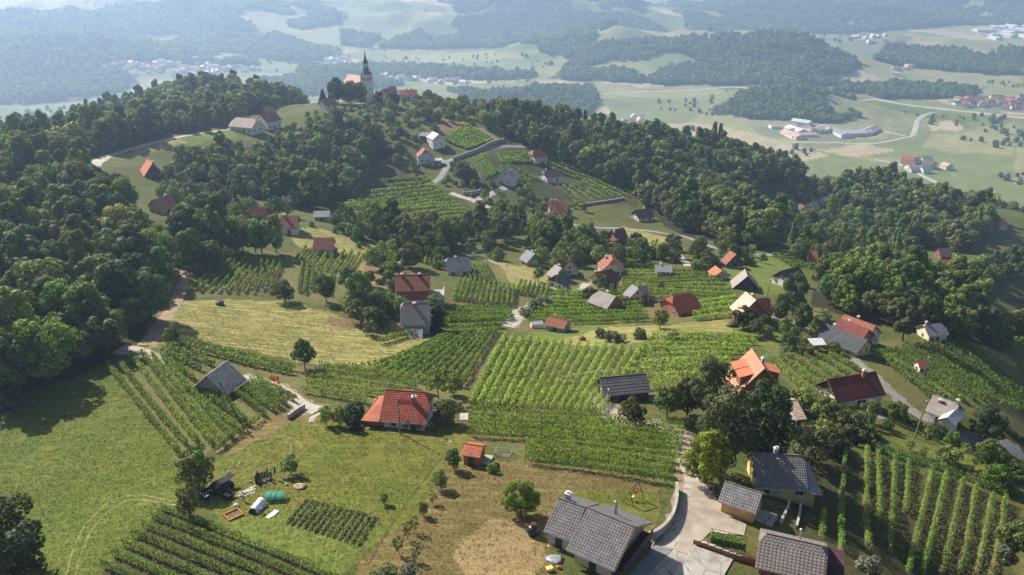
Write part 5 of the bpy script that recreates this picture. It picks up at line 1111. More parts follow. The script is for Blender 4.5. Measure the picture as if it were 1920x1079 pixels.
house('house','white house with red-brown cross gables beside the ridge barn', c=(505,240), az=60, L=11, W=9, h=8.5, eave=4.6, roof='rust', wall='white', chim=())
house('barn','red-roofed barn tucked against the ridge wood', ridge=(491,202,510,199), h=6, W=8, eave=3, roof='rust', wall='wood', chim=(), cat='barn')
house('house','house with red roof and white front below the church lime trees', ridge=(602,186,626,183), h=6.5, W=9, eave=2.8, roof='rust', wall='white', chim=((.5,.1,1,'white'),))
house('house','ochre house with brown gabled roofs right of the church', ridge=(716,168,730,166), h=7.5, W=10, eave=4, roof='brown', wall='ochre', chim=((.5,0,1,'brick'),))
house('house','brown-roofed house just behind the ochre house by the church', ridge=(728,163,742,162), h=7.5, W=9, eave=4, roof='rust', wall='cream', chim=((.4,0,1,'brick'),))
house('house','long white house with red roof on the hilltop right of the church', ridge=(748,169,782,168), h=6.5, W=9, eave=3.6, roof='red', wall='white', chim=((.4,0,1,'brick'),(.66,0,1,'brick')))
house('shed','low pink-roofed shed in front of the ochre house by the church', ridge=(706,182,720,181), h=3.6, W=6, eave=2.4, roof='pink', wall='white', chim=(), cat='shed')
house('shed','small orange-roofed shed on the hilltop meadow', ridge=(795,187,808,186), h=4.5, W=6, eave=2.4, roof='orange', wall='wood', chim=(), cat='shed')
house('chapel','small white domed-looking chapel standing alone on the hill crest', c=(884,198), az=70, L=6, W=6, h=8, eave=4.5, roof='white', wall='white', chim=(), cat='chapel')
house('shed','red roof peeping out of trees on the hill crest', ridge=(934,198,950,197), h=5, W=7, eave=2.5, roof='rust', wall='wood', chim=(), cat='shed')
house('cottage','orange A-frame cottage on the terraces below the ridge road', ridge=(276,298,286,306), h=6.5, W=8, eave=1.6, roof='orange', wall='darkwood', chim=((.6,.2,.8,'brick'),))
house('cottage','yellow cottage with red roof at the edge of the left wood', ridge=(285,375,319,366), h=5.6, W=7, eave=2.9, roof='rust', wall='yellow', chim=((.75,.1,.8,'white'),))
house('cottage','red hipped roof beside the yellow-green tree', ridge=(467,393,495,388), h=5.5, W=8, eave=2.4, fa=.4, e=2, roof='red', wall='white', chim=())
house('cottage','white cottage with rusty red roof above the small meadow vineyard', ridge=(526,405,560,404), h=6, W=8, eave=2.8, roof='rust', wall='white', gable='darkwood', chim=((.25,-.1,.8,'brick'),))
house('cottage','red-roofed cottage standing alone at the top of the meadow', ridge=(588,446,626,445), h=5.5, W=7, eave=2.6, roof='rust', wall='white', chim=())
house('shed','low grey-violet roof in the shade right of the pale willow', ridge=(588,396,619,395), h=3.8, W=6, eave=2.4, roof='grey', wall='stone', chim=(), cat='shed')
house('hut','tiny brown timber hut among trees left of the dark spruce', ridge=(349,388,360,385), h=3.6, W=4, eave=2, roof='rust', wall='wood', chim=(), cat='hut')
# right-hand slopes
for lab, r_, rf, wl, W_, h_ in (('brown-roofed house in the cluster in the wooded hollow',(1478,380,1494,378),'brown','cream',8,6),('white gabled house in the cluster in the wooded hollow',(1500,382,1513,388),'brown','white',8,7),('small orange roof in front of the hollow cluster',(1484,392,1498,391),'orange','white',6,4.5),
  ('bright orange low roof at the lower end of the hollow cluster',(1494,402,1508,401),'orange','cream',5,4),('grey-roofed house right of the hollow cluster',(1518,380,1532,378),'grey','cream',8,6),('grey hut alone on the pale meadow strip',(1538,370,1553,368),'grey','white',7,5),
  ('house with dark red roof beside a parked white car',(1515,470,1533,471),'rust','white',8,6),('grey-roofed house among bushes at the valley edge',(1583,487,1606,488),'grey','cream',8,5),('low dark roof left of the grey-roofed valley house',(1560,487,1574,489),'dark','grey',6,3.5),
  ('dark brown roofed farmhouse in the right-hand valley',(1759,465,1781,465),'brown','wood',9,7),('long red roof of the farm in the right-hand valley',(1757,487,1781,487),'red','cream',9,6),('small red roof left of the valley farm',(1735,487,1746,485),'red','white',6,5),
  ('white-fronted house with brown roof high in the right-hand wood',(1323,275,1346,275),'rust','white',9,7),('small orange roof beside the house in the wood',(1358,281,1372,282),'orange','white',6,4.5),('pale grey roof at the left of the house in the wood',(1288,273,1297,278),'grey','white',7,6),
  ('pale roofed hall in a clearing of the right slope',(1795,387,1822,388),'white','white',9,5),('rusty roofed house at the far right slope',(1866,414,1884,412),'rust','white',8,6),('small orange roof on the crest of the right slope',(1779,364,1793,363),'orange','white',7,5)):
    house('house', lab, ridge=r_, h=h_, W=W_, eave=h_*.48, roof=rf, wall=wl, chim=())
house('hut','white hut with grey hipped roof beside the tall conical tree', ridge=(1737,608,1764,606), h=5, W=6, eave=2.8, fa=.8, fb=.6, e=1, roof='grey', wall='cream', chim=((.05,.1,.7,'brick'),), cat='hut')
house('hut','tiny white hut with red roof among the right-hand vines', ridge=(1720,677,1733,677), h=3, W=3, eave=1.9, roof='red', wall='white', chim=(), cat='hut', over=.3)
house('barn','dark grey plank-roofed barn beside the gravel drive', ridge=(1124,709,1212,701), h=4.6, W=6, eave=2.6, roof='dark', wall='darkwood', chim=(), cat='barn', tw=.5, ch=.6)
house('shed','patched pale and red roof half hidden under the big trees', ridge=(1474,752,1494,750), h=4, W=8, eave=2.4, roof='pale', wall='grey', chim=(), cat='shed')
# church
def church():
    b = at(690,190); az = math.atan2(b[1], b[0])
    root = empty('church', b, radians(-37)); H_ = 33.5
    S = 2.7; tw_ = MB().box(-S,S,-S,S,-3,18.2)
    for z in (6.2,11.6,17.4): tw_.box(-S-.2,S+.2,-S-.2,S+.2,z,z+.4)
    for x in (-S,S):
        for y in (-S,S): tw_.box(x-.25,x+.25,y-.25,y+.25,-3,18.2)
    t = tw_.build('tower', plain('church_plaster', (.78,.70,.55), .85, .15, .25), root)
    g = MB()
    for k in range(4):
        a = k*pi/2; R_ = lambda x, y: (x*cos(a)-y*sin(a), x*sin(a)+y*cos(a))
        g.add([(*R_(-S,-S-.12),18.2),(*R_(S,-S-.12),18.2),(*R_(0,-S-.12),20.8),(*R_(-S,-S+.3),18.2),(*R_(S,-S+.3),18.2),(*R_(0,-S+.3),20.8)], [(0,1,2),(5,4,3),(0,2,5,3),(1,4,5,2)])
    g.build('clock_gable', WALL['cream'], t)
    M_SP = plain('dark_slate_spire', (.035,.04,.055), .5, .2)
    sp = MB(); n = 8
    def ring(r, z, sq=0): return [((r*(1+.0*sq))*cos(2*pi*k/n+pi/8), r*sin(2*pi*k/n+pi/8), z) for k in range(n)]
    prof = [(3.9,18.3),(2.9,20.0),(2.0,21.8),(1.65,22.4),(1.65,22.5)]
    V = []
    for r, z in prof: V += ring(r, z)
    sp.add(V, [(i*n+k, i*n+(k+1)%n, (i+1)*n+(k+1)%n, (i+1)*n+k) for i in range(len(prof)-1) for k in range(n)]+[tuple(range((len(prof)-1)*n, len(prof)*n))])
    for k in range(8): a = 2*pi*k/8+pi/8; sp.tube([(1.5*cos(a),1.5*sin(a),22.4),(1.5*cos(a),1.5*sin(a),25.4)], .24, 5)
    sp.lathe([(1.7,25.3),(2.0,25.7),(1.5,26.6),(.9,28.4),(.5,30.2),(.12,33)], 8)
    s_ = sp.build('spire', M_SP, t)
    MB().tube([(0,0,32.6),(0,0,35)], .1, 5).box(-.6,.6,-.08,.08,34.1,34.35).build('cross', M_METAL, s_)
    for k in range(4):
        a = k*pi/2
        for x in (-1.2,1.2):
            window(root, (x*cos(a)+(S+.02)*sin(a), x*sin(a)-(S+.02)*cos(a), 15.2), 1.0, 1.9, a, M_DFRAME, 'belfry_window')
        for z in (4.2,8.8): window(root, ((S+.02)*sin(a), -(S+.02)*cos(a), z), .7, 1.2, a)
    MB().box(-.9,.9,-.1,.1,0,2.8).build('door', M_DFRAME, root, loc=(0,-S-.06,0))
    n_ = MB().box(-18,-S-.02,-5.2,5.2,-3,11.5); 
    for s in (1,): n_.add([(-18,-5.2,11.5),(-18,5.2,11.5),(-18,0,16.4)], [(0,2,1)])
    nv = n_.build('nave', plain('church_plaster', (.66,.56,.40)), root)
    MB().slab([(-18.5,-5.8,11.1),(-S-.05,-5.8,11.1),(-S-.05,0,16.9),(-18.5,0,16.9)], .2).slab([(-S-.05,5.8,11.1),(-18.5,5.8,11.1),(-18.5,0,16.9),(-S-.05,0,16.9)], .2).build('roof', ROOF['pink'], root)
    for x in (-15,-11,-7): window(nv, (x,-5.22,5), 1.1, 2.6, 0, M_DFRAME)
    tag(root, 'hilltop church with pale yellow tower and dark pointed spire', 'church')
church()
# far villages: tiny houses, two parts each
def tiny_houses(n, poly, rmin, rmax, label, roofs, sizes, group, seed):
    rmin *= 1.25; rmax *= 1.7; sizes = [tuple(q*1.3 for q in z_) for z_ in sizes]
    rng = np.random.default_rng(seed); W = WP(poly, rmin, rmax); x0, y0 = W.min(0); x1, y1 = W.max(0); k = 0
    base = []
    for (L, W_, h_) in sizes:
        m = MB().box(-L/2,L/2,-W_/2,W_/2,-2,h_*.6); m.add([(L/2,-W_/2,h_*.6),(L/2,W_/2,h_*.6),(L/2,0,h_*.98)], [(0,1,2)]); m.add([(-L/2,-W_/2,h_*.6),(-L/2,W_/2,h_*.6),(-L/2,0,h_*.98)], [(2,1,0)])
        r = MB().slab([(-L/2-.6,-W_/2-.6,h_*.55),(L/2+.6,-W_/2-.6,h_*.55),(L/2+.6,0,h_),(-L/2-.6,0,h_)], .3).slab([(L/2+.6,W_/2+.6,h_*.55),(-L/2-.6,W_/2+.6,h_*.55),(-L/2-.6,0,h_),(L/2+.6,0,h_)], .3)
        base.append((m, r))
    meshes = {}
    while k < n:
        x, y = rng.uniform(x0,x1), rng.uniform(y0,y1)
        if not inpoly(np.array([x]), np.array([y]), W)[0]: continue
        k += 1; v = int(rng.integers(len(base))); rf = roofs[int(rng.integers(len(roofs)))]; wl = ['white','cream','white','grey'][int(rng.integers(4))]
        if (v,'w',wl) not in meshes: a = npmesh('wall', base[v][0].v, base[v][0].f); a.materials.append(WALL[wl]); meshes[(v,'w',wl)] = a
        if (v,'r',rf) not in meshes: a = npmesh('roof', base[v][1].v, base[v][1].f); a.materials.append(ROOF[rf]); meshes[(v,'r',rf)] = a
        o = empty('house', (x, y, float(hgt(x, y))), rng.choice((.2,1.77,.9,2.4))+rng.normal(0,.12)); obj('wall', meshes[(v,'w',wl)], None, o); obj('roof', meshes[(v,'r',rf)], None, o)
        s_ = rng.uniform(.85,1.2); o.scale = (s_,s_,s_); HOLES.append(np.array([(x-9,y-9),(x+9,y-9),(x+9,y+9),(x-9,y+9)])); tag(o, label, 'house', group)
SZ = [(13,10,8),(11,9,9),(16,10,8)]
tiny_houses(72, [(180,125),(300,116),(470,124),(480,134),(380,143),(240,147)], 900, 2600, 'tiny pale house in the hazy town at far left below the forest', ['pale','pink','white','rust'], SZ, 'houses of the hazy left town', 1)
tiny_houses(30, [(560,100),(620,95),(660,105),(650,118),(590,125)], 900, 2600, 'tiny house in the hazy village left of the church spire', ['pale','pink','white'], SZ, 'houses of the village left of the spire', 2)
tiny_houses(40, [(1775,186),(1930,182),(1930,208),(1850,206),(1790,200)], 900, 2200, 'tiny red-roofed house in the village at the far right', ['red','rust','rust','brown'], SZ, 'houses of the far right village', 3)
tiny_houses(40, [(1530,68),(1680,72),(1660,86),(1580,86)], 900, 4000, 'tiny hazy house in the distant village at upper right', ['pale','white','pink'], SZ, 'houses of the distant upper right village', 4)
tiny_houses(24, [(1830,52),(1930,50),(1930,72),(1860,75)], 900, 5000, 'large pale hall in the far industrial estate at upper right', ['white'], [(50,26,9),(36,22,9),(60,30,10)], 'halls of the far industrial estate', 5)
tiny_houses(14, [(1440,232),(1500,228),(1660,250),(1620,266),(1480,258)], 880, 1600, 'long pale hall in the works on the valley floor', ['white','grey','white','pale'], [(34,16,8),(26,14,7),(42,15,7)], 'halls of the works on the valley floor', 6)
tiny_houses(9, [(1675,302),(1760,304),(1795,318),(1790,330),(1720,328)], 820, 1100, 'house in the hamlet below the wide valley field at right', ['rust','pale','red','grey','brown'], [(14,10,8),(12,10,8)], 'houses of the hamlet below the valley field', 7)
tiny_houses(9, [(1160,222),(1180,216),(1260,232),(1255,245),(1190,238)], 860, 1200, 'house in the hamlet behind the wooded ridge', ['rust','white','pale'], [(13,10,8),(11,9,7)], 'houses of the hamlet behind the ridge', 8)
tiny_houses(22, [(700,142),(780,145),(900,152),(880,158),(760,156)], 900, 2000, 'tiny house on the valley floor behind the hilltop church', ['pale','white','rust'], SZ, 'houses on the valley floor behind the church', 9)
tiny_houses(10, [(1660,128),(1720,122),(1740,130),(1680,142)], 900, 2400, 'tiny house by the fields right of the wooded hill', ['pale','rust'], SZ, 'houses right of the wooded hill', 10)
# ---------------------------------------------------------------- things in the gardens
def frame2(a, b):
    """centre and heading of a thing whose ends are seen at photo positions a, b"""
    p, q = at(*a), at(*b); c = (p+q)/2; c[2] = float(hgt(c[0], c[1])); return c, math.atan2(q[1]-p[1], q[0]-p[0]), float(np.linalg.norm((q-p)[:2]))
def flatmat(name, col, rough=.5, var=.1, metal=0, s=.4): return plain(name, col, rough, var, 3, metal=metal, s=s)
M_CAR = flatmat('car_paint_black', (.012,.013,.016), .22, .1, 0, .6); M_TYRE = flatmat('rubber', (.02,.02,.02), .8); M_RIM = flatmat('alloy', (.5,.5,.52), .3, .1, .7)
M_LAMP = flatmat('lamp_glass', (.7,.7,.7), .15); M_RED = flatmat('red_plastic', (.45,.02,.02), .4); M_BLK = flatmat('black_plastic', (.018,.018,.02), .35); M_CLOTH = flatmat('white_fleece', (.75,.74,.70), .9, .08)
def car(c, rz, label, paint=M_CAR, open_gate=True, group=None):
    root = empty('car', c, rz)
    prof = [(-2.3,.28),(-2.32,.75),(-2.25,.98),(-.9,1.0),(.75,.98),(1.5,.86),(2.15,.74),(2.32,.55),(2.32,.28)]
    n = len(prof); V = [(x, s*(.90 if z < .9 else .86), z) for s in (-1,1) for x, z in prof]
    F_ = [tuple(range(n-1,-1,-1)), tuple(range(n,2*n))] + [(i,(i+1)%n,(i+1)%n+n,i+n) for i in range(n)]
    b = MB().add(V, F_).build('body', paint, root)
    MB().add([(-2.15,-.84,.98),(.95,-.84,.98),(.3,-.68,1.44),(-1.85,-.68,1.44),(-2.15,.84,.98),(.95,.84,.98),(.3,.68,1.44),(-1.85,.68,1.44)], [(0,1,2,3),(7,6,5,4),(1,5,6,2),(4,0,3,7)]).build('windows', M_GLASS, root)
    MB().box(-1.87,.32,-.69,.69,1.44,1.50).box(-.75,-.65,-.86,-.68,.98,1.44).box(-.75,-.65,.68,.86,.98,1.44).build('roof', paint, root)
    for y in (-.6,.6): MB().tube([(-1.8,y,1.53),(-1.7,y,1.58),(.1,y,1.58),(.2,y,1.53)], .025, 5).build('roof_rail', M_METAL, root)
    for x in (-1.45,1.42):
        for y in (-.86,.86):
            w_ = MB().tube([(0,-.1,0),(0,.1,0)], .33, 14).build('wheel', M_TYRE, root, loc=(x,y,.33)); s = -1 if y < 0 else 1
            MB().tube([(0,s*.08,0),(0,s*.12,0)], .21, 10).build('rim', M_RIM, w_)
    for y in (-.66,.66):
        MB().box(2.2,2.34,y-.18,y+.18,.55,.72).build('headlight', M_LAMP, root); MB().box(-2.34,-2.24,y-.12,y+.12,.7,.95).build('tail_light', M_RED, root)
    if open_gate: MB().slab([(-1.9,-.7,1.5),(-1.9,.7,1.5),(-2.7,.62,1.95),(-2.7,-.62,1.95)][::-1], .06).build('tailgate', paint, root)
    tag(root, label, 'car', group); return root
c, rz, _ = frame2((431,912),(384,933)); car(c, rz, 'black estate car with its tailgate open under the round tree')
c, rz, _ = frame2((1262,762),(1232,755)); car(c, rz, 'dark car parked in the shade of the trees by the gravel drive', flatmat('car_paint_brown', (.03,.018,.018), .3), False)
# trailer
c, rz, _ = frame2((416,930),(436,936)); t = empty('trailer', c, rz)
MB().box(-1,1,-.6,.6,.42,.48).box(-1,1,-.6,-.55,.48,.85).box(-1,1,.55,.6,.48,.85).box(-1,-.95,-.55,.55,.48,.85).box(.95,1,-.55,.55,.48,.85).build('box', M_BLK, t); MB().tube([(-1,0,.42),(-1.9,0,.4)], .04, 5).build('drawbar', M_METAL, t)
for y in (-.72,.72): MB().tube([(0,y-.08,.28),(0,y+.08,.28)], .28, 12).build('wheel', M_TYRE, t)
tag(t, 'small open black trailer standing behind the estate car', 'trailer')
# people: one skinned body each
def clothes_mat(name, skin, shirt, trousers, zt, zs, hair=(.05,.035,.025), zh=1.63):
    m, t, b = newmat(name); tc = t.nodes.new('ShaderNodeTexCoord'); sx = t.nodes.new('ShaderNodeSeparateXYZ'); t.links.new(tc.outputs['Object'], sx.inputs[0]); z = sx.outputs[2]
    c_ = mixc(t, math_n(t,'GREATER_THAN', z, zt), trousers, shirt); c_ = mixc(t, math_n(t,'GREATER_THAN', z, zs), c_, skin); c_ = mixc(t, math_n(t,'GREATER_THAN', z, zh), c_, hair)
    t.links.new(c_, b.inputs['Base Color']); spec(b, .85, .2); return m
def person(c, rz, joints, edges, mat, label):
    root = empty('person', c, rz)
    me_ = bpy.data.meshes.new('body'); me_.from_pydata([j[0] for j in joints], edges, []); o = obj('body', me_, mat, root)
    sk_ = o.modifiers.new('skin','SKIN'); o.modifiers.new('sub','SUBSURF').render_levels = 1; o.modifiers['sub'].levels = 1
    for v, j in zip(me_.skin_vertices[0].data, joints): v.radius = (j[1], j[1]*(j[2] if len(j) > 2 else 1))
    me_.skin_vertices[0].data[0].use_root = True; sk_.use_smooth_shade = True
    tag(root, label, 'person'); return root
ST_J = [((0,0,.95),.15,.75),((0,0,1.2),.15,.7),((.02,0,1.42),.17,.6),((.04,0,1.53),.06),((.06,0,1.62),.095),((.07,0,1.73),.09),((.02,.2,1.40),.075),((.08,.26,1.13),.05),((.24,.24,.93),.04),((.3,.24,.86),.035),((.02,-.2,1.40),.075),((.08,-.26,1.13),.05),((.24,-.24,.93),.04),((.3,-.24,.86),.035),
 ((0,.1,.88),.10),((.05,.11,.48),.07),((0,.11,.08),.05),((.13,.12,.04),.04),((0,-.1,.88),.10),((-.05,-.11,.48),.07),((-.1,-.11,.08),.05),((.03,-.12,.04),.04)]
ST_E = [(0,1),(1,2),(2,3),(3,4),(4,5),(2,6),(6,7),(7,8),(8,9),(2,10),(10,11),(11,12),(12,13),(0,14),(14,15),(15,16),(16,17),(0,18),(18,19),(19,20),(20,21)]
person(at(457,940), 2.0, ST_J, ST_E, clothes_mat('person_white_shirt', (.5,.3,.2), (.7,.7,.72), (.09,.13,.25), .95, 1.49), 'person in white shirt and blue trousers standing by the stacked boards')
BE_J = [((0,0,.72),.16,.8),((.18,0,.86),.16,.75),((.38,0,.88),.16,.65),((.5,0,.84),.06),((.6,0,.82),.1),((.68,0,.80),.08),((.4,.2,.82),.07),((.5,.24,.58),.05),((.66,.2,.42),.04),((.72,.2,.36),.03),((.4,-.2,.82),.07),((.5,-.24,.58),.05),((.66,-.2,.42),.04),((.72,-.2,.36),.03),
 ((-.02,.12,.66),.11),((.16,.14,.38),.075),((-.04,.14,.08),.05),((.1,.14,.04),.04),((-.02,-.12,.66),.11),((.16,-.14,.38),.075),((-.04,-.14,.08),.05),((.1,-.14,.04),.04)]
person(at(493,964), 2.6, BE_J, ST_E, clothes_mat('person_blue_top', (.5,.3,.2), (.10,.18,.40), (.03,.035,.06), .62, 1.2, zh=1.3), 'person in dark blue bending over beside the white fleece tunnel')
# stacked boards
c, rz, _ = frame2((450,930),(478,920)); t = empty('board_stack', c, rz)
rg = random.Random(4)
for k in range(11): MB().obox((rg.uniform(-.4,.4), rg.uniform(-.6,.6), .06+.05*k*.5), (rg.uniform(.9,1.5),.07,.02), rg.uniform(-.5,.5), rg.uniform(-.1,.1)).build('board', plain('bleached_boards', (.5,.44,.36), .85, .2), t)
tag(t, 'loose heap of pale boards lying on the grass', 'boards')
# green net frame
def netmat(name, col, hole=.45, sc=14):
    m, t, b = newmat(name); tc = t.nodes.new('ShaderNodeTexCoord'); n_ = noise(t, sc, 2, .5, tc.outputs['Object']); b.inputs['Base Color'].default_value = (*col,1); spec(b, .8)
    tr = t.nodes.new('ShaderNodeBsdfTransparent'); mx = t.nodes.new('ShaderNodeMixShader'); t.links.new(mapr(t, n_.outputs[0], hole-.02, hole+.02, 0, 1), mx.inputs[0]); t.links.new(tr.outputs[0], mx.inputs[1]); t.links.new(b.outputs[0], mx.inputs[2]); t.links.new(mx.outputs[0], t.nodes['Material Output'].inputs[0]); return m
c, rz, L_ = frame2((495,938),(535,936)); t = empty('net_cage', c, rz); hx = L_/2
m = MB()
for x in (-hx,0,hx):
    for y in (-.8,.8): m.tube([(x,y,-.1),(x,y,1.1)], .03, 5)
m.build('stakes', M_POST, t)
V = []; nx, ny = 10, 7; F_ = []
for i in range(nx):
    for j in range(ny): V.append((-hx+2*hx*i/(nx-1), -1+2*j/(ny-1), 1.12-.16*math.sin(i*1.9)**2*.6-.35*(abs(-1+2*j/(ny-1))**3)))
for i in range(nx-1):
    for j in range(ny-1): F_.append((i*ny+j,(i+1)*ny+j,(i+1)*ny+j+1,i*ny+j+1))
m = MB().add(V, F_); m.add([(-hx,-1,.75),(hx,-1,.75),(hx,-1.1,.3),(-hx,-1.1,.3)],[(0,1,2,3)]); m.build('net', netmat('green_net', (.02,.20,.13), .40), t)
tag(t, 'sagging green net stretched over stakes above a vegetable bed', 'net cage')
# fleece tunnel and folded sheet
c, rz, L_ = frame2((474,964),(492,946)); V = []; nk = 10
for i in range(8):
    for k in range(nk): a = pi*k/(nk-1); V.append((-1.3+2.6*i/7, .72*cos(a)*(1+.08*sin(i*2.1)), 1.15*sin(a)*(1-.13*sin(i*1.7)**2)))
F_ = [(i*nk+k,(i+1)*nk+k,(i+1)*nk+k+1,i*nk+k+1) for i in range(7) for k in range(nk-1)]
t = obj('fleece_tunnel', npmesh('fleece_tunnel', V, F_, smooth=True), M_CLOTH, None, c, rz); tag(t, 'arched white fleece tunnel over a vegetable bed', 'plant tunnel')
sm = t.modifiers.new('thick','SOLIDIFY'); sm.thickness = .03
c, rz, L_ = frame2((502,972),(520,960)); V = [(-L_/2+L_*i/8, -.42+.84*j/4+.05*sin(i), .12+.07*sin(i*2.3+j)*.6) for i in range(9) for j in range(5)]
F_ = [(i*5+j,(i+1)*5+j,(i+1)*5+j+1,i*5+j+1) for i in range(8) for j in range(4)]
t = obj('fleece_sheet', npmesh('fleece_sheet', V, F_, smooth=True), M_CLOTH, None, c, rz); t.modifiers.new('thick','SOLIDIFY').thickness = .06; tag(t, 'white fleece sheet lying flat beside the arched tunnel', 'sheet')
# brick bed
c = at(438,968); t = empty('raised_bed', c, .75)
for s, (x0,x1,y0,y1) in enumerate(((-1.15,1.15,-1.0,-.78),(-1.15,1.15,.78,1.0),(-1.15,-.93,-.77,.77),(.93,1.15,-.77,.77))):
    n_ = 6
    for k in range(n_):
        for lay in range(2):
            if s < 2: b = (x0+(x1-x0)*k/n_+.01, x0+(x1-x0)*(k+1)/n_-.01, y0, y1)
            else: b = (x0, x1, y0+(y1-y0)*k/n_+.01, y0+(y1-y0)*(k+1)/n_-.01)
            MB().box(*b, -.1+lay*.25, .14+lay*.25).build('brick', WALL['brick'], t)
lbox(t, 'soil', M_SOIL, -.92,.92,-.77,.77,-.1,.22); tag(t, 'square raised bed of orange hollow bricks filled with soil', 'raised bed')
# wood pile with folded parasols, sacks, pots, rubble
c, rz, _ = frame2((485,903),(505,902)); t = empty('compost_bin', c, rz)
for k in range(5): MB().box(-1.1,-1.0,-.8+k*.33,-.55+k*.33,-.1,1.5-.12*(k%2)).build('plank', WALL['darkwood'], t); MB().box(-1+k*.42,-.66+k*.42,.8,.86,-.1,1.0+.1*(k%3)).build('plank', WALL['wood'], t)
m = MB()
for k in range(24): m.obox((rg.uniform(-.8,.9), rg.uniform(-.6,.7), rg.uniform(0,.5)), (rg.uniform(.2,.5),.08,.06), rg.uniform(0,3), rg.uniform(-.4,.4))
o = m.build('brush', M_POST, t); o['kind'] = 'stuff'; tag(t, 'ramshackle compost bin of dark planks beside the folded parasols', 'compost bin')
for px, py, col, lab in ((503,900,(.02,.22,.06),'green'),(517,898,(.03,.06,.22),'dark blue')):
    t = empty('parasol', at(px,py), 0); MB().tube([(0,0,-.2),(0,0,2.3)], .03, 6).build('pole', M_POST, t); MB().lathe([(.03,2.3),(.14,1.9),(.17,1.2),(.1,.95)][::-1], 9).build('canopy', flatmat('parasol_'+lab.replace(' ','_'), col, .85), t); tag(t, f'folded {lab} parasol standing upright by the compost bin', 'parasol')
def blob(name, px, py, s, mat, label, cat, n=2, flat=.7, seed=1):
    r_ = np.random.default_rng(seed); m = MB(); k = 0
    V = []; nu, nv = 9, 6
    for i in range(nv+1):
        for j in range(nu): a = 2*pi*j/nu; b_ = pi*i/nv-pi/2; q = s*(1+.16*r_.normal()); V.append((q*cos(b_)*cos(a), q*cos(b_)*sin(a)*.8, q*flat*(sin(b_)*.9+.45)))
    F_ = [(i*nu+j, i*nu+(j+1)%nu, (i+1)*nu+(j+1)%nu, (i+1)*nu+j) for i in range(nv) for j in range(nu)]
    o = obj(name, npmesh(name, V, F_, smooth=True), mat, None, at(px,py)); tag(o, label, cat); return o
blob('sack', 444,949,.42,M_CLOTH,'white sack lying on the grass near the raised bed','sack',seed=2)
blob('bucket', 432,908,.24,M_CLOTH,'white bucket on the grass just behind the car','bucket',flat=1,seed=3); blob('bucket', 438,909,.22,M_CLOTH,'second white bucket right of the bucket behind the car','bucket',flat=1,seed=4)
blob('satellite_dish', 426,898,.5,M_METAL,'bright silver bundle on the open tailgate of the car','bundle',seed=5)
blob('stone', 470,905,.3,WALL['stone'],'pale stone on the grass left of the compost bin','stone',seed=6)
blob('rubble_heap', 562,914,1.1,plain('straw_heap', (.36,.27,.15), .95, .35, 2),'pale heap of straw and clippings below the small lush tree','heap',flat=.28,seed=7)
for k, (px, py) in enumerate(((532,900),(541,898),(537,910),(553,894))): blob('stone', px, py, .28, M_PALE, ['pale stone at the left of the clippings heap','pale stone just behind the clippings heap','small pale stone in front of the clippings heap','flat pale stone under the small lush tree'][k], 'stone', seed=20+k)
blob('flagstone', 640+612/3,719+328/3,.4,M_PALE,'flat white slab on the lawn left of the shed','slab',flat=.15,seed=31)
blob('cable_reel', 366,732,.9,M_BLK,'dark coil lying beside the stone hut','coil',flat=.25,seed=32)
# black water tank
t = empty('water_tank', at(1000,1003), 0); MB().lathe([(.62,0),(.85,.35),(.9,.9),(.78,1.3),(.4,1.55)], 16).build('tank', M_BLK, t, smooth=True); MB().lathe([(.42,1.5),(.42,1.85),(.3,1.85)], 12).build('neck', flatmat('maroon_plastic', (.08,.02,.02), .4), t); tag(t, 'round black water tank with open neck on the dry lawn', 'water tank')
# A-frame swing
c, rz, L_ = frame2((1177,946),(1196,932)); t = empty('swing', c, rz)
for x in (-1.5,1.5):
    for y in (-1,1): MB().tube([(x,y*1.1,-.2),(x*.97,0,2.6)], .07, 6).build('leg', WALL['wood'], t)
    MB().tube([(x*.98,-.6,1.15),(x*.98,.6,1.15)], .05, 5).build('brace', WALL['wood'], t)
MB().tube([(-1.6,0,2.6),(1.6,0,2.6)], .08, 6).build('beam', WALL['wood'], t)
s_ = MB().box(-.3,.3,-.18,.18,.5,.75).build('seat', flatmat('yellow_green_plastic', (.5,.55,.08), .5), t); MB().tube([(-.28,0,.7),(-.3,0,2.6)], .015, 4).build('rope', M_POST, s_); MB().tube([(.28,0,.7),(.3,0,2.6)], .015, 4).build('rope', M_POST, s_)
MB().box(.5,.85,-.15,.2,1.0,1.3).build('seat', M_RED, t, ); tag(t, 'brown timber A-frame swing on the lawn above the dark tiled house', 'swing')
# green garden frame by the shed
c = at(945,852); t = empty('cold_frame', c, -.1); MG = flatmat('green_metal', (.10,.26,.17), .5)
for x in (-1.3,1.3):
    for y in (-.9,.9): MB().tube([(x,y,-.2),(x,y,.85)], .05, 5).build('post', MG, t)
for z in (.82,.4):
    for y in (-.9,.9): MB().tube([(-1.3,y,z),(1.3,y,z)], .04, 5).build('rail', MG, t)
    for x in (-1.3,1.3): MB().tube([(x,-.9,z),(x,.9,z)], .04, 5).build('rail', MG, t)
lbox(t,'soil', M_SOIL, -1.2,1.2,-.8,.8,-.2,.12); tag(t, 'rectangular green metal frame around a small bed beside the shed', 'frame')
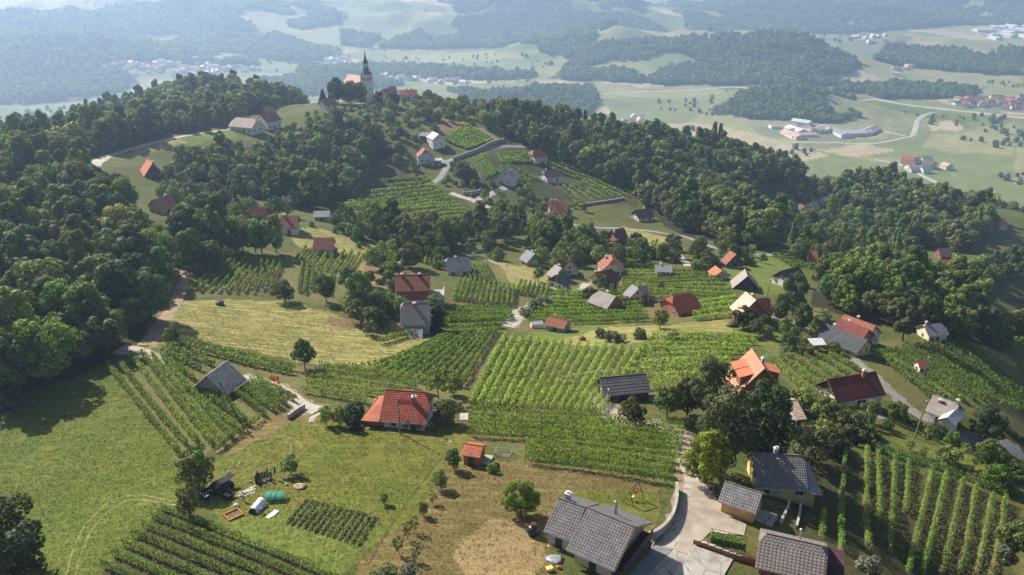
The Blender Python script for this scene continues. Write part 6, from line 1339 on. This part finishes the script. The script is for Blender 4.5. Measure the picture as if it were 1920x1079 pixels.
# poles
def pole(px, py, h, label, lean=0, r=.12, arm=False):
    t = empty('utility_pole', at(px,py), 0); MB().tube([(0,0,-1),(lean*.5,0,h*.5),(lean,0,h)], [r*1.15, r, r*.75], 8).build('post', M_POST, t); MB().lathe([(r,0),(r*1.1,.12),(r*.3,.2)], 8, (lean,0,h)).build('cap', M_METAL, t); tag(t, label, 'pole'); return t
pole(750,813,6.7,'tall wooden pole in front of the red-roofed bungalow'); pole(1015,832,6.2,'wooden pole standing in the deep green vineyard'); pole(1714,822,8.6,'leaning rough wooden pole in the garden below the white and blue cottage', .9, .16); pole(1731,706,5.5,'slim pole standing among the broad right-hand vines', .3)
pole(1437,562,7,'bare leaning pole beside the brick house with the pink roof', .6); pole(951,503,5,'lamp post beside the field track',0,.08); pole(1140,760,3.4,'short post at the corner of the gravel drive')
t = empty('twin_pole', at(440,790), 0); MB().tube([(-1.0,0,-1),(-1.6,0,8)], [.13,.09], 7).build('post', M_POST, t); MB().tube([(1.0,0,-1),(-1.5,0,7.9)], [.13,.09], 7).build('strut', M_POST, t); tag(t, 'braced pair of dark wooden poles standing in the hut vineyard', 'pole')
# stone walls
def wall_line(name, pxs, h, th, mat, label, step=.9, stones=True):
    line = smooth_line(W2(pxs), step); t = empty(name, (*line[0], float(hgt(*line[0])))); b = np.array(t.location); rg_ = random.Random(len(pxs)*7)
    m = MB(); cp = MB()
    for i in range(len(line)-1):
        a, q = line[i], line[i+1]; an = math.atan2(*(q-a)[::-1]); c_ = (a+q)/2; g = float(hgt(*c_)); L_ = np.linalg.norm(q-a)
        m.obox((c_[0]-b[0], c_[1]-b[1], g-b[2]+h/2-.5), (L_/2+.03, th/2*(1+rg_.uniform(-.08,.08)), h/2+.5), an); cp.obox((c_[0]-b[0], c_[1]-b[1], g-b[2]+h+.05), (L_/2-.01, th/2+.05, .05), an)
    o = m.build('masonry', mat, t); o = cp.build('coping', WALL['stone'], t); o['kind'] = 'stuff'; tag(t, label, 'wall'); return t
wall_line('stone_wall', [(1268,918),(1268,945),(1262,972),(1250,992),(1232,1008),(1216,1014)], 1.3, .35, WALL['stone'], 'curved stone wall between the dry lawn and the road', .45)
wall_line('stone_wall', [(541,787),(555,776),(571,767)], .9, .4, WALL['stone'], 'short sloping stone wall at the end of the small hut vineyard')
wall_line('retaining_wall', [(1300,1020),(1345,1036),(1378,1048),(1420,1058)], .8, .3, WALL['brick'], 'low brick wall below the vine pergola')
wall_line('retaining_wall', [(850,302),(880,290),(920,272),(945,265)], 1.8, .5, WALL['stone'], 'dark retaining wall along the upper hill road', 2)
wall_line('retaining_wall', [(868,366),(890,365),(903,360)], 1.8, .5, WALL['stone'], 'dark retaining wall at the road fork in the hollow', 2)
wall_line('retaining_wall', [(1085,388),(1130,381),(1170,375)], 1.2, .5, WALL['stone'], 'grey retaining wall below the regular hill vineyard', 2)
wall_line('garden_wall', [(1463,985),(1475,960),(1480,945)], .7, .25, WALL['grey'], 'narrow grey wall in the plot below the yellow house'); wall_line('garden_wall', [(1493,992),(1498,970),(1501,948)], .7, .25, WALL['grey'], 'second narrow grey wall right of the first below the yellow house')
# stair by the dark house
t = empty('steps', at(1213,1022), -.45)
for k in range(5): MB().box(-.75+k*.32,-.47+k*.32,-1.2,1.2,-.6,.75-k*.15).build('step', M_PALE, t)
tag(t, 'short flight of concrete steps beside the curved stone wall', 'steps')
# orange safety fence
M_ORF = netmat('orange_plastic_mesh', (.75,.16,.02), .38, 9)
for pts, lab in (([(505,712),(524,716)],'orange plastic mesh fence panel at the top of the concrete path'),([(519,716),(526,732),(528,737)],'crumpled orange plastic mesh fence beside the path'),([(529,738),(545,744),(556,747)],'sagging orange plastic mesh fence at the lower end of the path')):
    line = smooth_line(W2(pts), .5); b = np.array((*line[0], float(hgt(*line[0])))); V = []; rg2 = np.random.default_rng(len(lab))
    for p in line:
        g = float(hgt(*p)); hh = 1.0+.35*rg2.normal()*.5
        for z in (0,.5,1): V.append((p[0]-b[0]+rg2.normal()*.1, p[1]-b[1]+rg2.normal()*.12, g-b[2]+z*hh))
    F_ = [(i*3+k,(i+1)*3+k,(i+1)*3+k+1,i*3+k+1) for i in range(len(line)-1) for k in range(2)]
    t = empty('mesh_fence', b); obj('mesh', npmesh('mesh', V, F_), M_ORF, t)
    for p in line[::3]: MB().tube([(p[0]-b[0], p[1]-b[1], float(hgt(*p))-b[2]-.3),(p[0]-b[0], p[1]-b[1], float(hgt(*p))-b[2]+1.1)], .03, 5).build('stake', M_METAL, t)
    tag(t, lab, 'fence')
# pergola with vine in front of the brown outbuilding
c, rz, L_ = frame2((1332,1020),(1395,1040)); t = empty('pergola', c, rz)
for x in (-L_/2,0,L_/2):
    for y in (-.9,.9): MB().tube([(x,y,-.4),(x,y,2.1)], .06, 5).build('post', M_POST, t)
for y in (-.9,-.3,.3,.9): MB().tube([(-L_/2-.3,y,2.12),(L_/2+.3,y,2.12)], .05, 5).build('beam', M_POST, t)
r3 = np.random.default_rng(5); n = 1500; Pn = np.stack([r3.uniform(-L_/2,L_/2,n), -1.0+.9*np.abs(r3.normal(0,.5,n)), 2.25-1.2*r3.random(n)**2], 1)
V, F_ = leaf_cards(Pn, np.tile((0,-.5,.8),(n,1)), .26, r3, .5); o = obj('foliage', npmesh('foliage', V, F_, tint=tint_of(n, r3)), M_VINE, t, color=(.14,.2,.04)); tag(t, 'timber pergola overgrown with a vine beside the brown outbuilding', 'pergola')
# terrace things at the bottom house
blob('tarpaulin', 1039,1050,1.1,flatmat('silver_tarpaulin', (.25,.27,.29), .35, .3),'crumpled silver tarpaulin beside the terrace','tarpaulin',flat=.25,seed=41); blob('crate', 1048,1066,.4,WALL['orangewood'],'small heap of orange wood by the terrace','wood heap',seed=42)
t = empty('toy_table', at(1030,1070), .4); MB().box(-.45,.45,-.3,.3,.42,.48).build('top', flatmat('yellow_plastic', (.7,.5,.12), .5), t)
for x in (-.38,.38):
    for y in (-.24,.24): MB().box(x-.04,x+.04,y-.04,y+.04,0,.42).build('leg', flatmat('yellow_plastic', (.7,.5,.12), .5), t)
tag(t, 'small yellow table on the lawn beside the terrace', 'table')
blob('rubble_heap', 1332,912,.8,M_PALE,'heap of white rubble under the yellow-green tree','rubble',flat=.5,seed=43); blob('brush_heap', 1345,930,.9,plain('dry_brush', (.16,.1,.06), .95, .4, 3, .5),'dry brown brushwood beside the ochre outbuilding','brushwood',flat=.4,seed=44)
blob('brush_heap', 1372,612,2.0,plain('purple_brush', (.12,.07,.06), .95, .4, 2, .5),'low heap of dry reddish brush below the pink-roofed house','brushwood',flat=.4,seed=45)
blob('boulder', 1091,638,1.0,WALL['wood'],'dark boulder on the bare bank beside the pale vineyard','boulder',seed=46); blob('hay_roll', 413,572,1.2,WALL['darkwood'],'dark covered heap at the top edge of the meadow','heap',flat=.6,seed=47)
# small lean-to with white roof near black bungalow
t = empty('carport', at(1530,655), .1)
for x in (-1.6,1.6):
    for y in (-1.2,1.2): MB().tube([(x,y,-.5),(x,y,2.1)], .07, 5).build('post', M_POST, t)
MB().slab([(-2,-1.6,2.0),(2,-1.6,2.0),(2,1.6,2.5),(-2,1.6,2.5)], .1).build('roof', ROOF['white'], t); tag(t, 'small open shelter with pale flat roof in front of the black-roofed bungalow', 'shelter')
# vehicles and greenhouse by the valley road
t = empty('greenhouse', at(1006,614), .2); MB().box(-1.6,1.6,-1,1,0,1.3).build('frame', WALL['white'], t); MB().slab([(-1.7,-1.1,1.3),(1.7,-1.1,1.3),(1.7,0,1.9),(-1.7,0,1.9)], .05).slab([(1.7,1.1,1.3),(-1.7,1.1,1.3),(-1.7,0,1.9),(1.7,0,1.9)], .05).build('roof', ROOF['white'], t); tag(t, 'small white plastic greenhouse left of the rusty shed', 'greenhouse')
c = at(1507,476); car(c, .1, 'white car parked beside the dark red roofed valley house', flatmat('car_paint_white', (.7,.7,.7), .3), False)
# ---------------------------------------------------------------- single trees and shrubs, each where it stands
DK = (.066,.088,.026); MD = (.098,.130,.028); BR = (.145,.185,.036); YG = (.17,.20,.035); SV = (.21,.22,.15); BL = (.045,.07,.055); OL = (.10,.115,.04)
TREES = [  # kind, px, py of the foot, height, radius, colour, label
 ('big',373,917,6.8,3.2,(.125,.15,.03),'round light green tree above the black estate car'),('small',356,974,5.2,1.9,YG,'slim yellow-green tree just below the black estate car'),('big',22,1112,13,7.0,DK,'dark rounded tree in the bottom left corner'),
 ('small',546,890,3.2,1.6,BR,'small lush green tree above the clippings heap'),('small',612,798,3.7,1.45,YG,'left of two small light trees beside the bungalow path'),('small',638,799,3.6,1.45,YG,'right of two small light trees beside the bungalow path'),
 ('small',572,692,6.6,2.5,(.06,.09,.02),'lone dark bushy tree at the lower edge of the meadow'),('bush',668,787,3.0,2.1,BL,'large blue-green clipped shrub at the bungalow corner'),('bush',664,806,2.4,1.35,BL,'smaller dark blue-green shrub in front of the large one'),
 ('small',838,793,4.4,2.4,MD,'dark leafy tree at the right end of the bungalow'),('sparse',763,806,2.0,.95,BR,'left of three little shrubs before the bungalow'),('sparse',786,808,2.2,1.0,MD,'middle of three little shrubs before the bungalow'),('sparse',808,810,2.0,1.0,SV,'greyish right one of three little shrubs before the bungalow'),
 ('sparse',822,748,6.5,2.7,YG,'feathery yellow-green tree behind the bungalow'),('small',850,740,4.2,2.2,BR,'dense green bush right of the feathery tree'),('small',851,880,3.3,1.5,(.09,.13,.045),'open grey-green shrub left of the garden shed'),
 ('small',826,917,3.0,1.4,(.13,.16,.04),'round little fruit tree on the lawn edge line'),('sparse',811,945,2.4,.8,YG,'thin yellowish sapling on the lawn edge line'),('small',794,968,2.2,.85,MD,'small dark sapling on the lawn edge line'),('sparse',778,998,2.6,.7,BR,'slender sapling on the dry lawn'),('sparse',764,1012,2.8,.7,BR,'slender leaning sapling beside the crop plot edge'),('sparse',748,1040,2.8,.75,YG,'sparse sapling at the lower end of the lawn edge line'),('sparse',778,1052,2.6,.8,SV,'greyish sapling near the bottom of the dry lawn'),
 ('small',720,946,2.0,.75,BR,'tiny bright tree above the crop plot corner'),('bush',770,1085,1.6,1.6,SV,'white flowering shrub at the bottom edge of the lawn'),('bush',720,1085,1.5,1.8,MD,'dark shrub at the bottom edge left of the flowering one'),('big',976,966,5.4,3.0,(.13,.15,.03),'round fruit tree in the middle of the dry lawn'),('bush',922,884,1.5,.95,BR,'round clipped bush beside the garden shed'),
 ('big',1328,792,13,4.6,DK,'tall dark tree behind the big dark pair by the road'),('big',1350,885,15,5.8,(.085,.11,.04),'huge grey-green tree beside the road junction'),('big',1425,868,15,5.6,DK,'huge dark tree behind the yellow house'),('big',1322,908,9.4,4.3,(.27,.28,.035),'yellow-green tree overhanging the road'),
 ('small',1185,796,5.2,2.7,MD,'round tree beside the plank-roofed barn'),('small',1250,782,6.2,2.9,MD,'round tree above the parked dark car'),('big',1288,778,8,3.4,DK,'dark tree between the parked car and the tall trees'),('bush',1160,745,1.8,1.5,MD,'bush against the plank-roofed barn'),
 ('small',1505,770,4.8,3.0,BR,'bushy tree left of the long white farmhouse'),('small',1540,785,3.4,2.6,MD,'leafy bush below the farmhouse terrace'),('small',1588,812,4.4,3.4,BR,'broad bright bushy tree below the farmhouse'),('small',1515,862,6.2,4.0,DK,'broad dark bush behind the yellow house'),('bush',1560,845,3.4,3.4,DK,'dark shrub at the top of the steep vineyard'),('bush',1620,832,2.6,2.4,DK,'dark round shrub in the garden slope'),
 ('small',1680,793,4.6,2.7,YG,'light garden tree below the path bend'),('bush',1640,770,1.6,1.3,(.06,.05,.05),'purple-leaved bush at the farmhouse front'),('big',1845,830,9.2,4.6,(.06,.08,.028),'broad dark thuja beside the white and blue cottage'),('cypress',1773,795,3.8,.7,MD,'left of two slim cypresses before the blue-based cottage'),('cypress',1792,806,4.2,.7,MD,'right of two slim cypresses before the blue-based cottage'),
 ('small',1776,872,3.6,2.6,MD,'round garden shrub above the steep vineyard'),('small',1843,862,3.6,1.8,YG,'upright light shrub by the asphalt drive'),('small',1872,868,3.4,2.4,OL,'olive-brown bush by the asphalt drive'),('small',1862,912,4.2,2.8,BR,'bright bush at the end of the vine hedge'),('bush',1905,1020,3.2,2.8,BR,'bright round bush at the right edge'),('bush',1632,1072,2.2,1.9,SV,'silver-grey bush in the steep vineyard'),('bush',1882,1045,1.8,1.5,SV,'silver-grey bush right of the last vine row'),('sparse',1705,846,2.2,1.0,BR,'little sapling on the garden slope'),('sparse',1730,858,2.4,1.0,OL,'bare-branched sapling on the garden slope'),
 ('big',1394,616,6.6,4.2,(.075,.10,.025),'broad tree in front of the pink-roofed house'),('small',1416,628,4.2,2.4,DK,'dark shrub beside the pink-roofed house drive'),('small',1438,634,3.6,2.0,BR,'little fruit tree on the green terrace'),('big',1485,592,14,4.4,(.06,.085,.025),'tall dark tree right of the brick house with pink roof'),('big',1462,604,9,3.0,MD,'lighter tree in front of the tall dark one'),('wood',1500,626,9,2.8,DK,'dark dense tree beside the tall tree'),('big',1537,622,7,4.2,BR,'bright green round tree left of the black-roofed bungalow'),('small',1487,640,4.2,1.8,BR,'slim little tree above the green terrace'),('wood',1692,640,14,4.6,DK,'broad conical dark tree beside the grey-roofed hut'),
 ('small',1560,662,3.0,2.4,MD,'round bush below the black-roofed bungalow'),('sparse',1470,665,3.0,1.8,OL,'wide sparse fruit tree above the orange roof'),('small',1500,662,2.4,3.0,OL,'spreading olive shrub in front of the pale shelter'),('small',1510,648,2.6,1.8,BR,'leafy bush beside the black bungalow terrace'),
 ('small',1237,616,5.4,2.8,YG,'light yellow-green tree on the terrace below the vines'),('bush',1150,640,2.6,2.8,OL,'grey-green bush above the bright vineyard'),('bush',1128,632,2.2,2.2,DK,'dark bush above the bright vineyard'),('bush',1200,634,2.4,2.4,MD,'round bush on the dry terrace'),('bush',1262,640,2.0,2.0,SV,'silvery bush at the top of the bright sloping vineyard'),('bush',1170,570,2.2,3.6,DK,'wide dark bush among the vines below the double roof'),('small',1238,545,3.4,1.6,MD,'small tree standing in the pale vineyard'),
 ('big',677,588,11.5,4.2,(.085,.125,.03),'tall bright tree left of the brick house'),('small',700,612,5,3.0,BR,'bright bush below the tall tree'),('small',612,566,7.2,2.8,DK,'dark tree between the two striped vineyards'),('small',534,566,5.4,3.6,(.075,.11,.028),'large round bush at the lower edge of the striped vineyard'),('small',655,545,6.5,3.2,DK,'dark tree above the meadow corner'),('small',694,628,3.4,2.2,MD,'bush at the meadow end by the grey farmhouse'),
 ('cypress',818,620,7.2,2.3,(.055,.065,.025),'dark columnar tree beside the grey farmhouse'),('small',814,590,5.4,3.0,BR,'bright round tree right of the grey farmhouse'),('small',324,646,4.2,2.2,MD,'lone bush on the dirt track bend'),
 ('big',232,596,13.5,6.5,(.085,.14,.045),'large pale green acacia in the left wood'),('big',285,600,12,5.5,(.075,.13,.045),'second pale green acacia at the edge of left wood'),('big',95,712,8.5,5.0,(.16,.19,.03),'yellow-green rounded tree at the front of left wood'),('small',20,770,4.5,3.4,(.12,.14,.09),'grey-green bush at the left frame edge'),('big',190,640,8,3.8,(.14,.17,.03),'yellowish tree inside the front of left wood'),
 ('big',362,508,12,5.0,DK,'dark spreading tree where the dirt track leaves the wood'),('big',400,508,8.5,4.2,MD,'rounded tree at the left end of the striped vineyard'),('small',540,408,8,3.0,(.22,.23,.15),'pale silvery willow above the white cottage'),('conifer',446,412,11,3.2,DK,'dark spruce beside the path by the grove'),('big',385,405,8.5,4.6,MD,'left round tree of the group by the yellow cottage'),('big',415,404,9,4.8,MD,'middle round tree of the group by the yellow cottage'),('small',498,412,5,3.6,YG,'yellow-green tree before the red hipped roof'),
 ('big',770,502,8.5,4.6,MD,'full round tree behind the brick house'),('small',800,476,6,3.6,BR,'bright tree left of the blue-grey roofed cottage'),('big',740,470,6,3.4,MD,'round tree at the end of the white path'),('big',1098,476,12.5,6.0,(.09,.13,.032),'large full green tree below the chalet'),('big',1036,462,12,5.0,DK,'dark tall tree left of the large green one'),('small',1195,482,7.5,4.4,MD,'round tree above the pale vineyard'),('small',1080,488,7,4.4,BR,'bright tree beside the rusty gable'),('small',1240,487,6,2.6,DK,'dark upright tree beside the low grey shed'),('small',1560,506,7,4.2,MD,'round tree at the end of the right-hand vineyard'),('small',1330,510,6,4.2,MD,'round dark tree beside the small orange hut'),('small',1310,512,4.6,3.6,BR,'lighter tree left of the small orange hut'),
 ('small',1010,528,5,2.2,SV,'silvery tree beside the field track'),('bush',986,592,2.6,2.4,SV,'lowest silvery bush along the valley road'),('bush',1002,580,2.8,2.4,SV,'middle silvery bush along the valley road'),('bush',1020,570,2.6,2.6,SV,'upper silvery bush along the valley road'),('small',1105,566,4.6,3.0,DK,'dark bush left of the brick barn'),('small',1128,545,5.4,3.0,OL,'olive tree before the dark red roofed cottage'),
 ('big',634,196,17,7.5,DK,'left lime tree of the dark clump beside the church'),('big',657,197,15,6.5,DK,'tall lime tree in front of the church nave'),('big',676,195,14,5.0,DK,'right lime tree against the church tower'),('conifer',606,196,10,4.5,DK,'dark conical tree above the red house below the church'),('conifer',620,196,9,3.5,DK,'second conical tree left of the church limes'),('big',736,202,10,6.5,MD,'large round tree in front of the ochre hill house'),('big',868,338,10,5.5,MD,'large round tree inside the road hairpin'),('small',710,198,9,4,DK,'dark upright tree below the church forecourt'),('small',706,172,7,4.5,DK,'round tree right of the church tower'),('small',800,224,7,4,MD,'lone round tree on the hilltop field'),('small',850,218,8,4.5,MD,'round tree on the upper edge of hilltop field'),('small',880,222,8,5,MD,'second round tree on the upper edge of hilltop field'),
 ('big',1640,500,9,5,MD,'round tree left of the right-hand valley farm'),
]
for kd, px, py, h_, r_, col, lab in TREES:
    lone_tree(kd, 'shrub' if kd == 'bush' else 'spruce' if kd == 'conifer' else 'tree', px, py, h=h_, r=r_, color=col, label=lab, cat='shrub' if kd == 'bush' else 'tree')
ZONES = [ # outline, spacing, kinds, size range, label, individual?
 ([(640,560),(750,545),(755,600),(720,625),(660,610)],5.0,('small','bush'),(.8,1.5),'bush in the thicket beside the grey farmhouse'),
 ([(1480,790),(1640,795),(1660,830),(1560,838),(1490,820)],4.6,('bush','small'),(.8,1.5),'bush in the overgrown slope above the steep vineyard'),
 ([(1830,860),(1920,870),(1920,960),(1870,925)],5,('bush','small'),(.8,1.4),'bush in the garden at the right edge'),
 ([(1110,455),(1290,470),(1300,495),(1200,495),(1060,500),(1080,470)],7,('small','bush'),(1.0,1.9),'bush among the scattered cottages below the upper road'),
 ([(700,480),(760,485),(745,540),(690,545)],6,('small','bush'),(.8,1.5),'bush on the bare bank left of the brick house'),
 ([(1290,480),(1380,485),(1350,510),(1290,505)],7,('small','bush'),(.9,1.6),'bush in the orchard beside the upper road'),
]
rz_ = np.random.default_rng(77)
for poly, sp, kinds, (s0, s1), lab in ZONES:
    x, y = scatter(WP(poly), sp, rz_); k = clear_of(x, y, HOLES); x, y = x[k], y[k]
    for xx, yy in zip(x, y):
        if rz_.random() < .25: continue
        kd = kinds[int(rz_.integers(len(kinds)))]; s = rz_.uniform(s0, s1); H0 = PROTO[kd][0][2]; lone_tree(kd, 'shrub', xy=(xx, yy), h=H0*s, r=PROTO[kd][0][3]*s*1.1, color=[DK,MD,BR,OL,MD][int(rz_.integers(5))], label=lab, cat='shrub', group=lab.replace('bush','bushes',1))
SHRUBS = [
 ([(860,425),(940,418),(1060,430),(1100,460),(1060,500),(940,490),(860,470)],5.4,'mass of shrubs and small trees in the middle hollow',(.9,2.3)),
 ([(600,415),(700,425),(760,430),(860,440),(860,480),(760,478),(690,452),(620,425)],5.2,'shrubby thicket above the meadow path',(.7,1.9)),
 ([(830,300),(900,335),(940,350),(1040,370),(1120,400),(1050,415),(930,395),(870,365),(820,350)],5.8,'shrubs on the slope around the winding road',(.6,1.6)),
 ([(690,205),(780,195),(830,250),(830,300),(780,330),(700,330),(690,280),(740,250)],7.6,'shrubs and young trees on the slope below the church',(.7,1.9)),
 ([(520,240),(600,205),(690,205),(740,225),(740,262),(600,262),(520,285)],8,'young trees climbing the slope below the church forecourt',(.7,1.7)),
 ([(1460,340),(1560,360),(1640,400),(1720,470),(1690,480),(1560,455),(1470,440),(1440,400)],6.4,'shrubs along the valley between the right-hand woods',(1.0,2.6)),
 ([(1480,470),(1640,480),(1800,495),(1800,515),(1640,512),(1560,500),(1480,490)],5.8,'garden shrubs around the valley houses at right',(.9,2.2)),
 ([(780,190),(900,200),(1000,235),(960,262),(860,235),(800,235)],8,'trees and shrubs scattered along the hill crest',(1.1,2.4)),
 ([(300,330),(420,375),(520,395),(520,425),(330,430),(300,370)],6.5,'shrubs between the cottages at the left wood edge',(.9,2.2)),
 ([(540,420),(640,410),(720,440),(690,470),(600,440)],7,'bushes along the top of the meadow',(.7,1.6)),
 ([(1000,470),(1110,470),(1110,505),(1060,520),(1000,505)],5.4,'shrubs among the grey cottages in the hollow',(.8,2.0)),
 ([(1110,462),(1300,472),(1330,495),(1200,498),(1110,500)],5.6,'hedges and fruit trees below the upper road',(.8,2.0)),
 ([(1290,450),(1420,480),(1440,500),(1330,505)],7.5,'fruit trees scattered around the timber house',(.8,1.9)),
 ([(640,555),(755,540),(755,610),(700,628),(650,600)],4.4,'thicket beside the grey farmhouse',(.7,1.7)),
 ([(690,470),(840,470),(840,505),(760,510),(690,530)],5.4,'bushes and trees behind the brick house',(.8,2.0)),
 ([(1390,605),(1560,640),(1580,668),(1480,665),(1400,640)],7,'bushes on the green terrace below the pink-roofed house',(.5,1.2)),
 ([(1490,760),(1660,790),(1700,815),(1620,845),(1500,830)],4.6,'overgrown shrubs on the slope above the steep vineyard',(.6,1.5)),
 ([(1700,800),(1920,850),(1920,960),(1880,930),(1760,870)],6.5,'garden shrubs along the right edge',(.5,1.2)),
 ([(1520,290),(1700,330),(1860,350),(1960,390),(1960,410),(1800,390),(1640,350),(1520,330)],9,'scattered trees along the foot of the right slope',(1.5,3.2)),
 ([(1800,640),(1920,690),(1920,640),(1880,600),(1850,600)],6,'bushes between the dark grove and the right edge',(.8,1.8)),
]
def plant_shrubs():
    for poly, sp, lab, (s0, s1) in SHRUBS:
        x, y = scatter(WP(poly, 45, 900), sp, rz_); k = clear_of(x, y, HOLES+[WP(q[1]) for q in COVER if q[0] in ('vinefloor','vinedark') and q[2] == 0]); x, y = x[k], y[k]
        k = vnoise(x/22, y/22, 81) > .22; x, y = x[k], y[k]; n = len(x)
        if n == 0: continue
        s = s0+(s1-s0)*rz_.random(n)**1.6; o = mass('shrubbery', 'mix', np.stack([x, y, hgt(x, y)], 1), np.stack([s, s, s*(.9+.35*rz_.random(n))], 1), lab, 'shrubs', rz_); o.color = (.135,.175,.040,1)
def plant_grass():
    rng = np.random.default_rng(5)
    for poly, sp, col, lab in (([(-60,830),(60,775),(205,695),(335,862),(400,935),(330,965),(180,1090),(-60,1090)],.62,(.070,.094,.015),'short mown grass of the left lawn'),([(415,865),(560,785),(690,805),(870,805),(830,850),(690,1060),(640,1090),(450,1000)],.62,(.088,.100,.019),'short grass of the lawn below the bungalow'),
            ([(700,1060),(840,850),(1000,872),(1255,912),(1262,960),(1040,930),(1020,1085),(700,1085)],.75,(.13,.10,.04),'dry trampled grass around the round fruit tree'),([(350,578),(640,592),(800,632),(700,682),(560,680),(400,640),(320,640)],1.1,(.24,.20,.07),'dry mown hay meadow grass'),([(1620,792),(1720,800),(1880,880),(1860,905),(1700,850)],.8,(.095,.115,.024),'grass of the sloping garden at right')):
        x, y = scatter(WP(poly), sp, rng); k = clear_of(x, y, HOLES) & (vnoise(x/2.2, y/2.2, 91)*.5+.5*vnoise(x/9, y/9, 92)+.35*rng.random(len(x)) > .5); x, y = x[k], y[k]; n = len(x)
        s = (.6+.8*rng.random(n))*(1.0 if sp < 1 else 1.5); o = mass('grass', 'grass', np.stack([x, y, hgt(x, y)], 1), np.stack([s, s, s*.8], 1), lab, 'grass', rng); o.color = (*col, 1)
plant_woods()
plant_shrubs()
plant_grass()
haze()
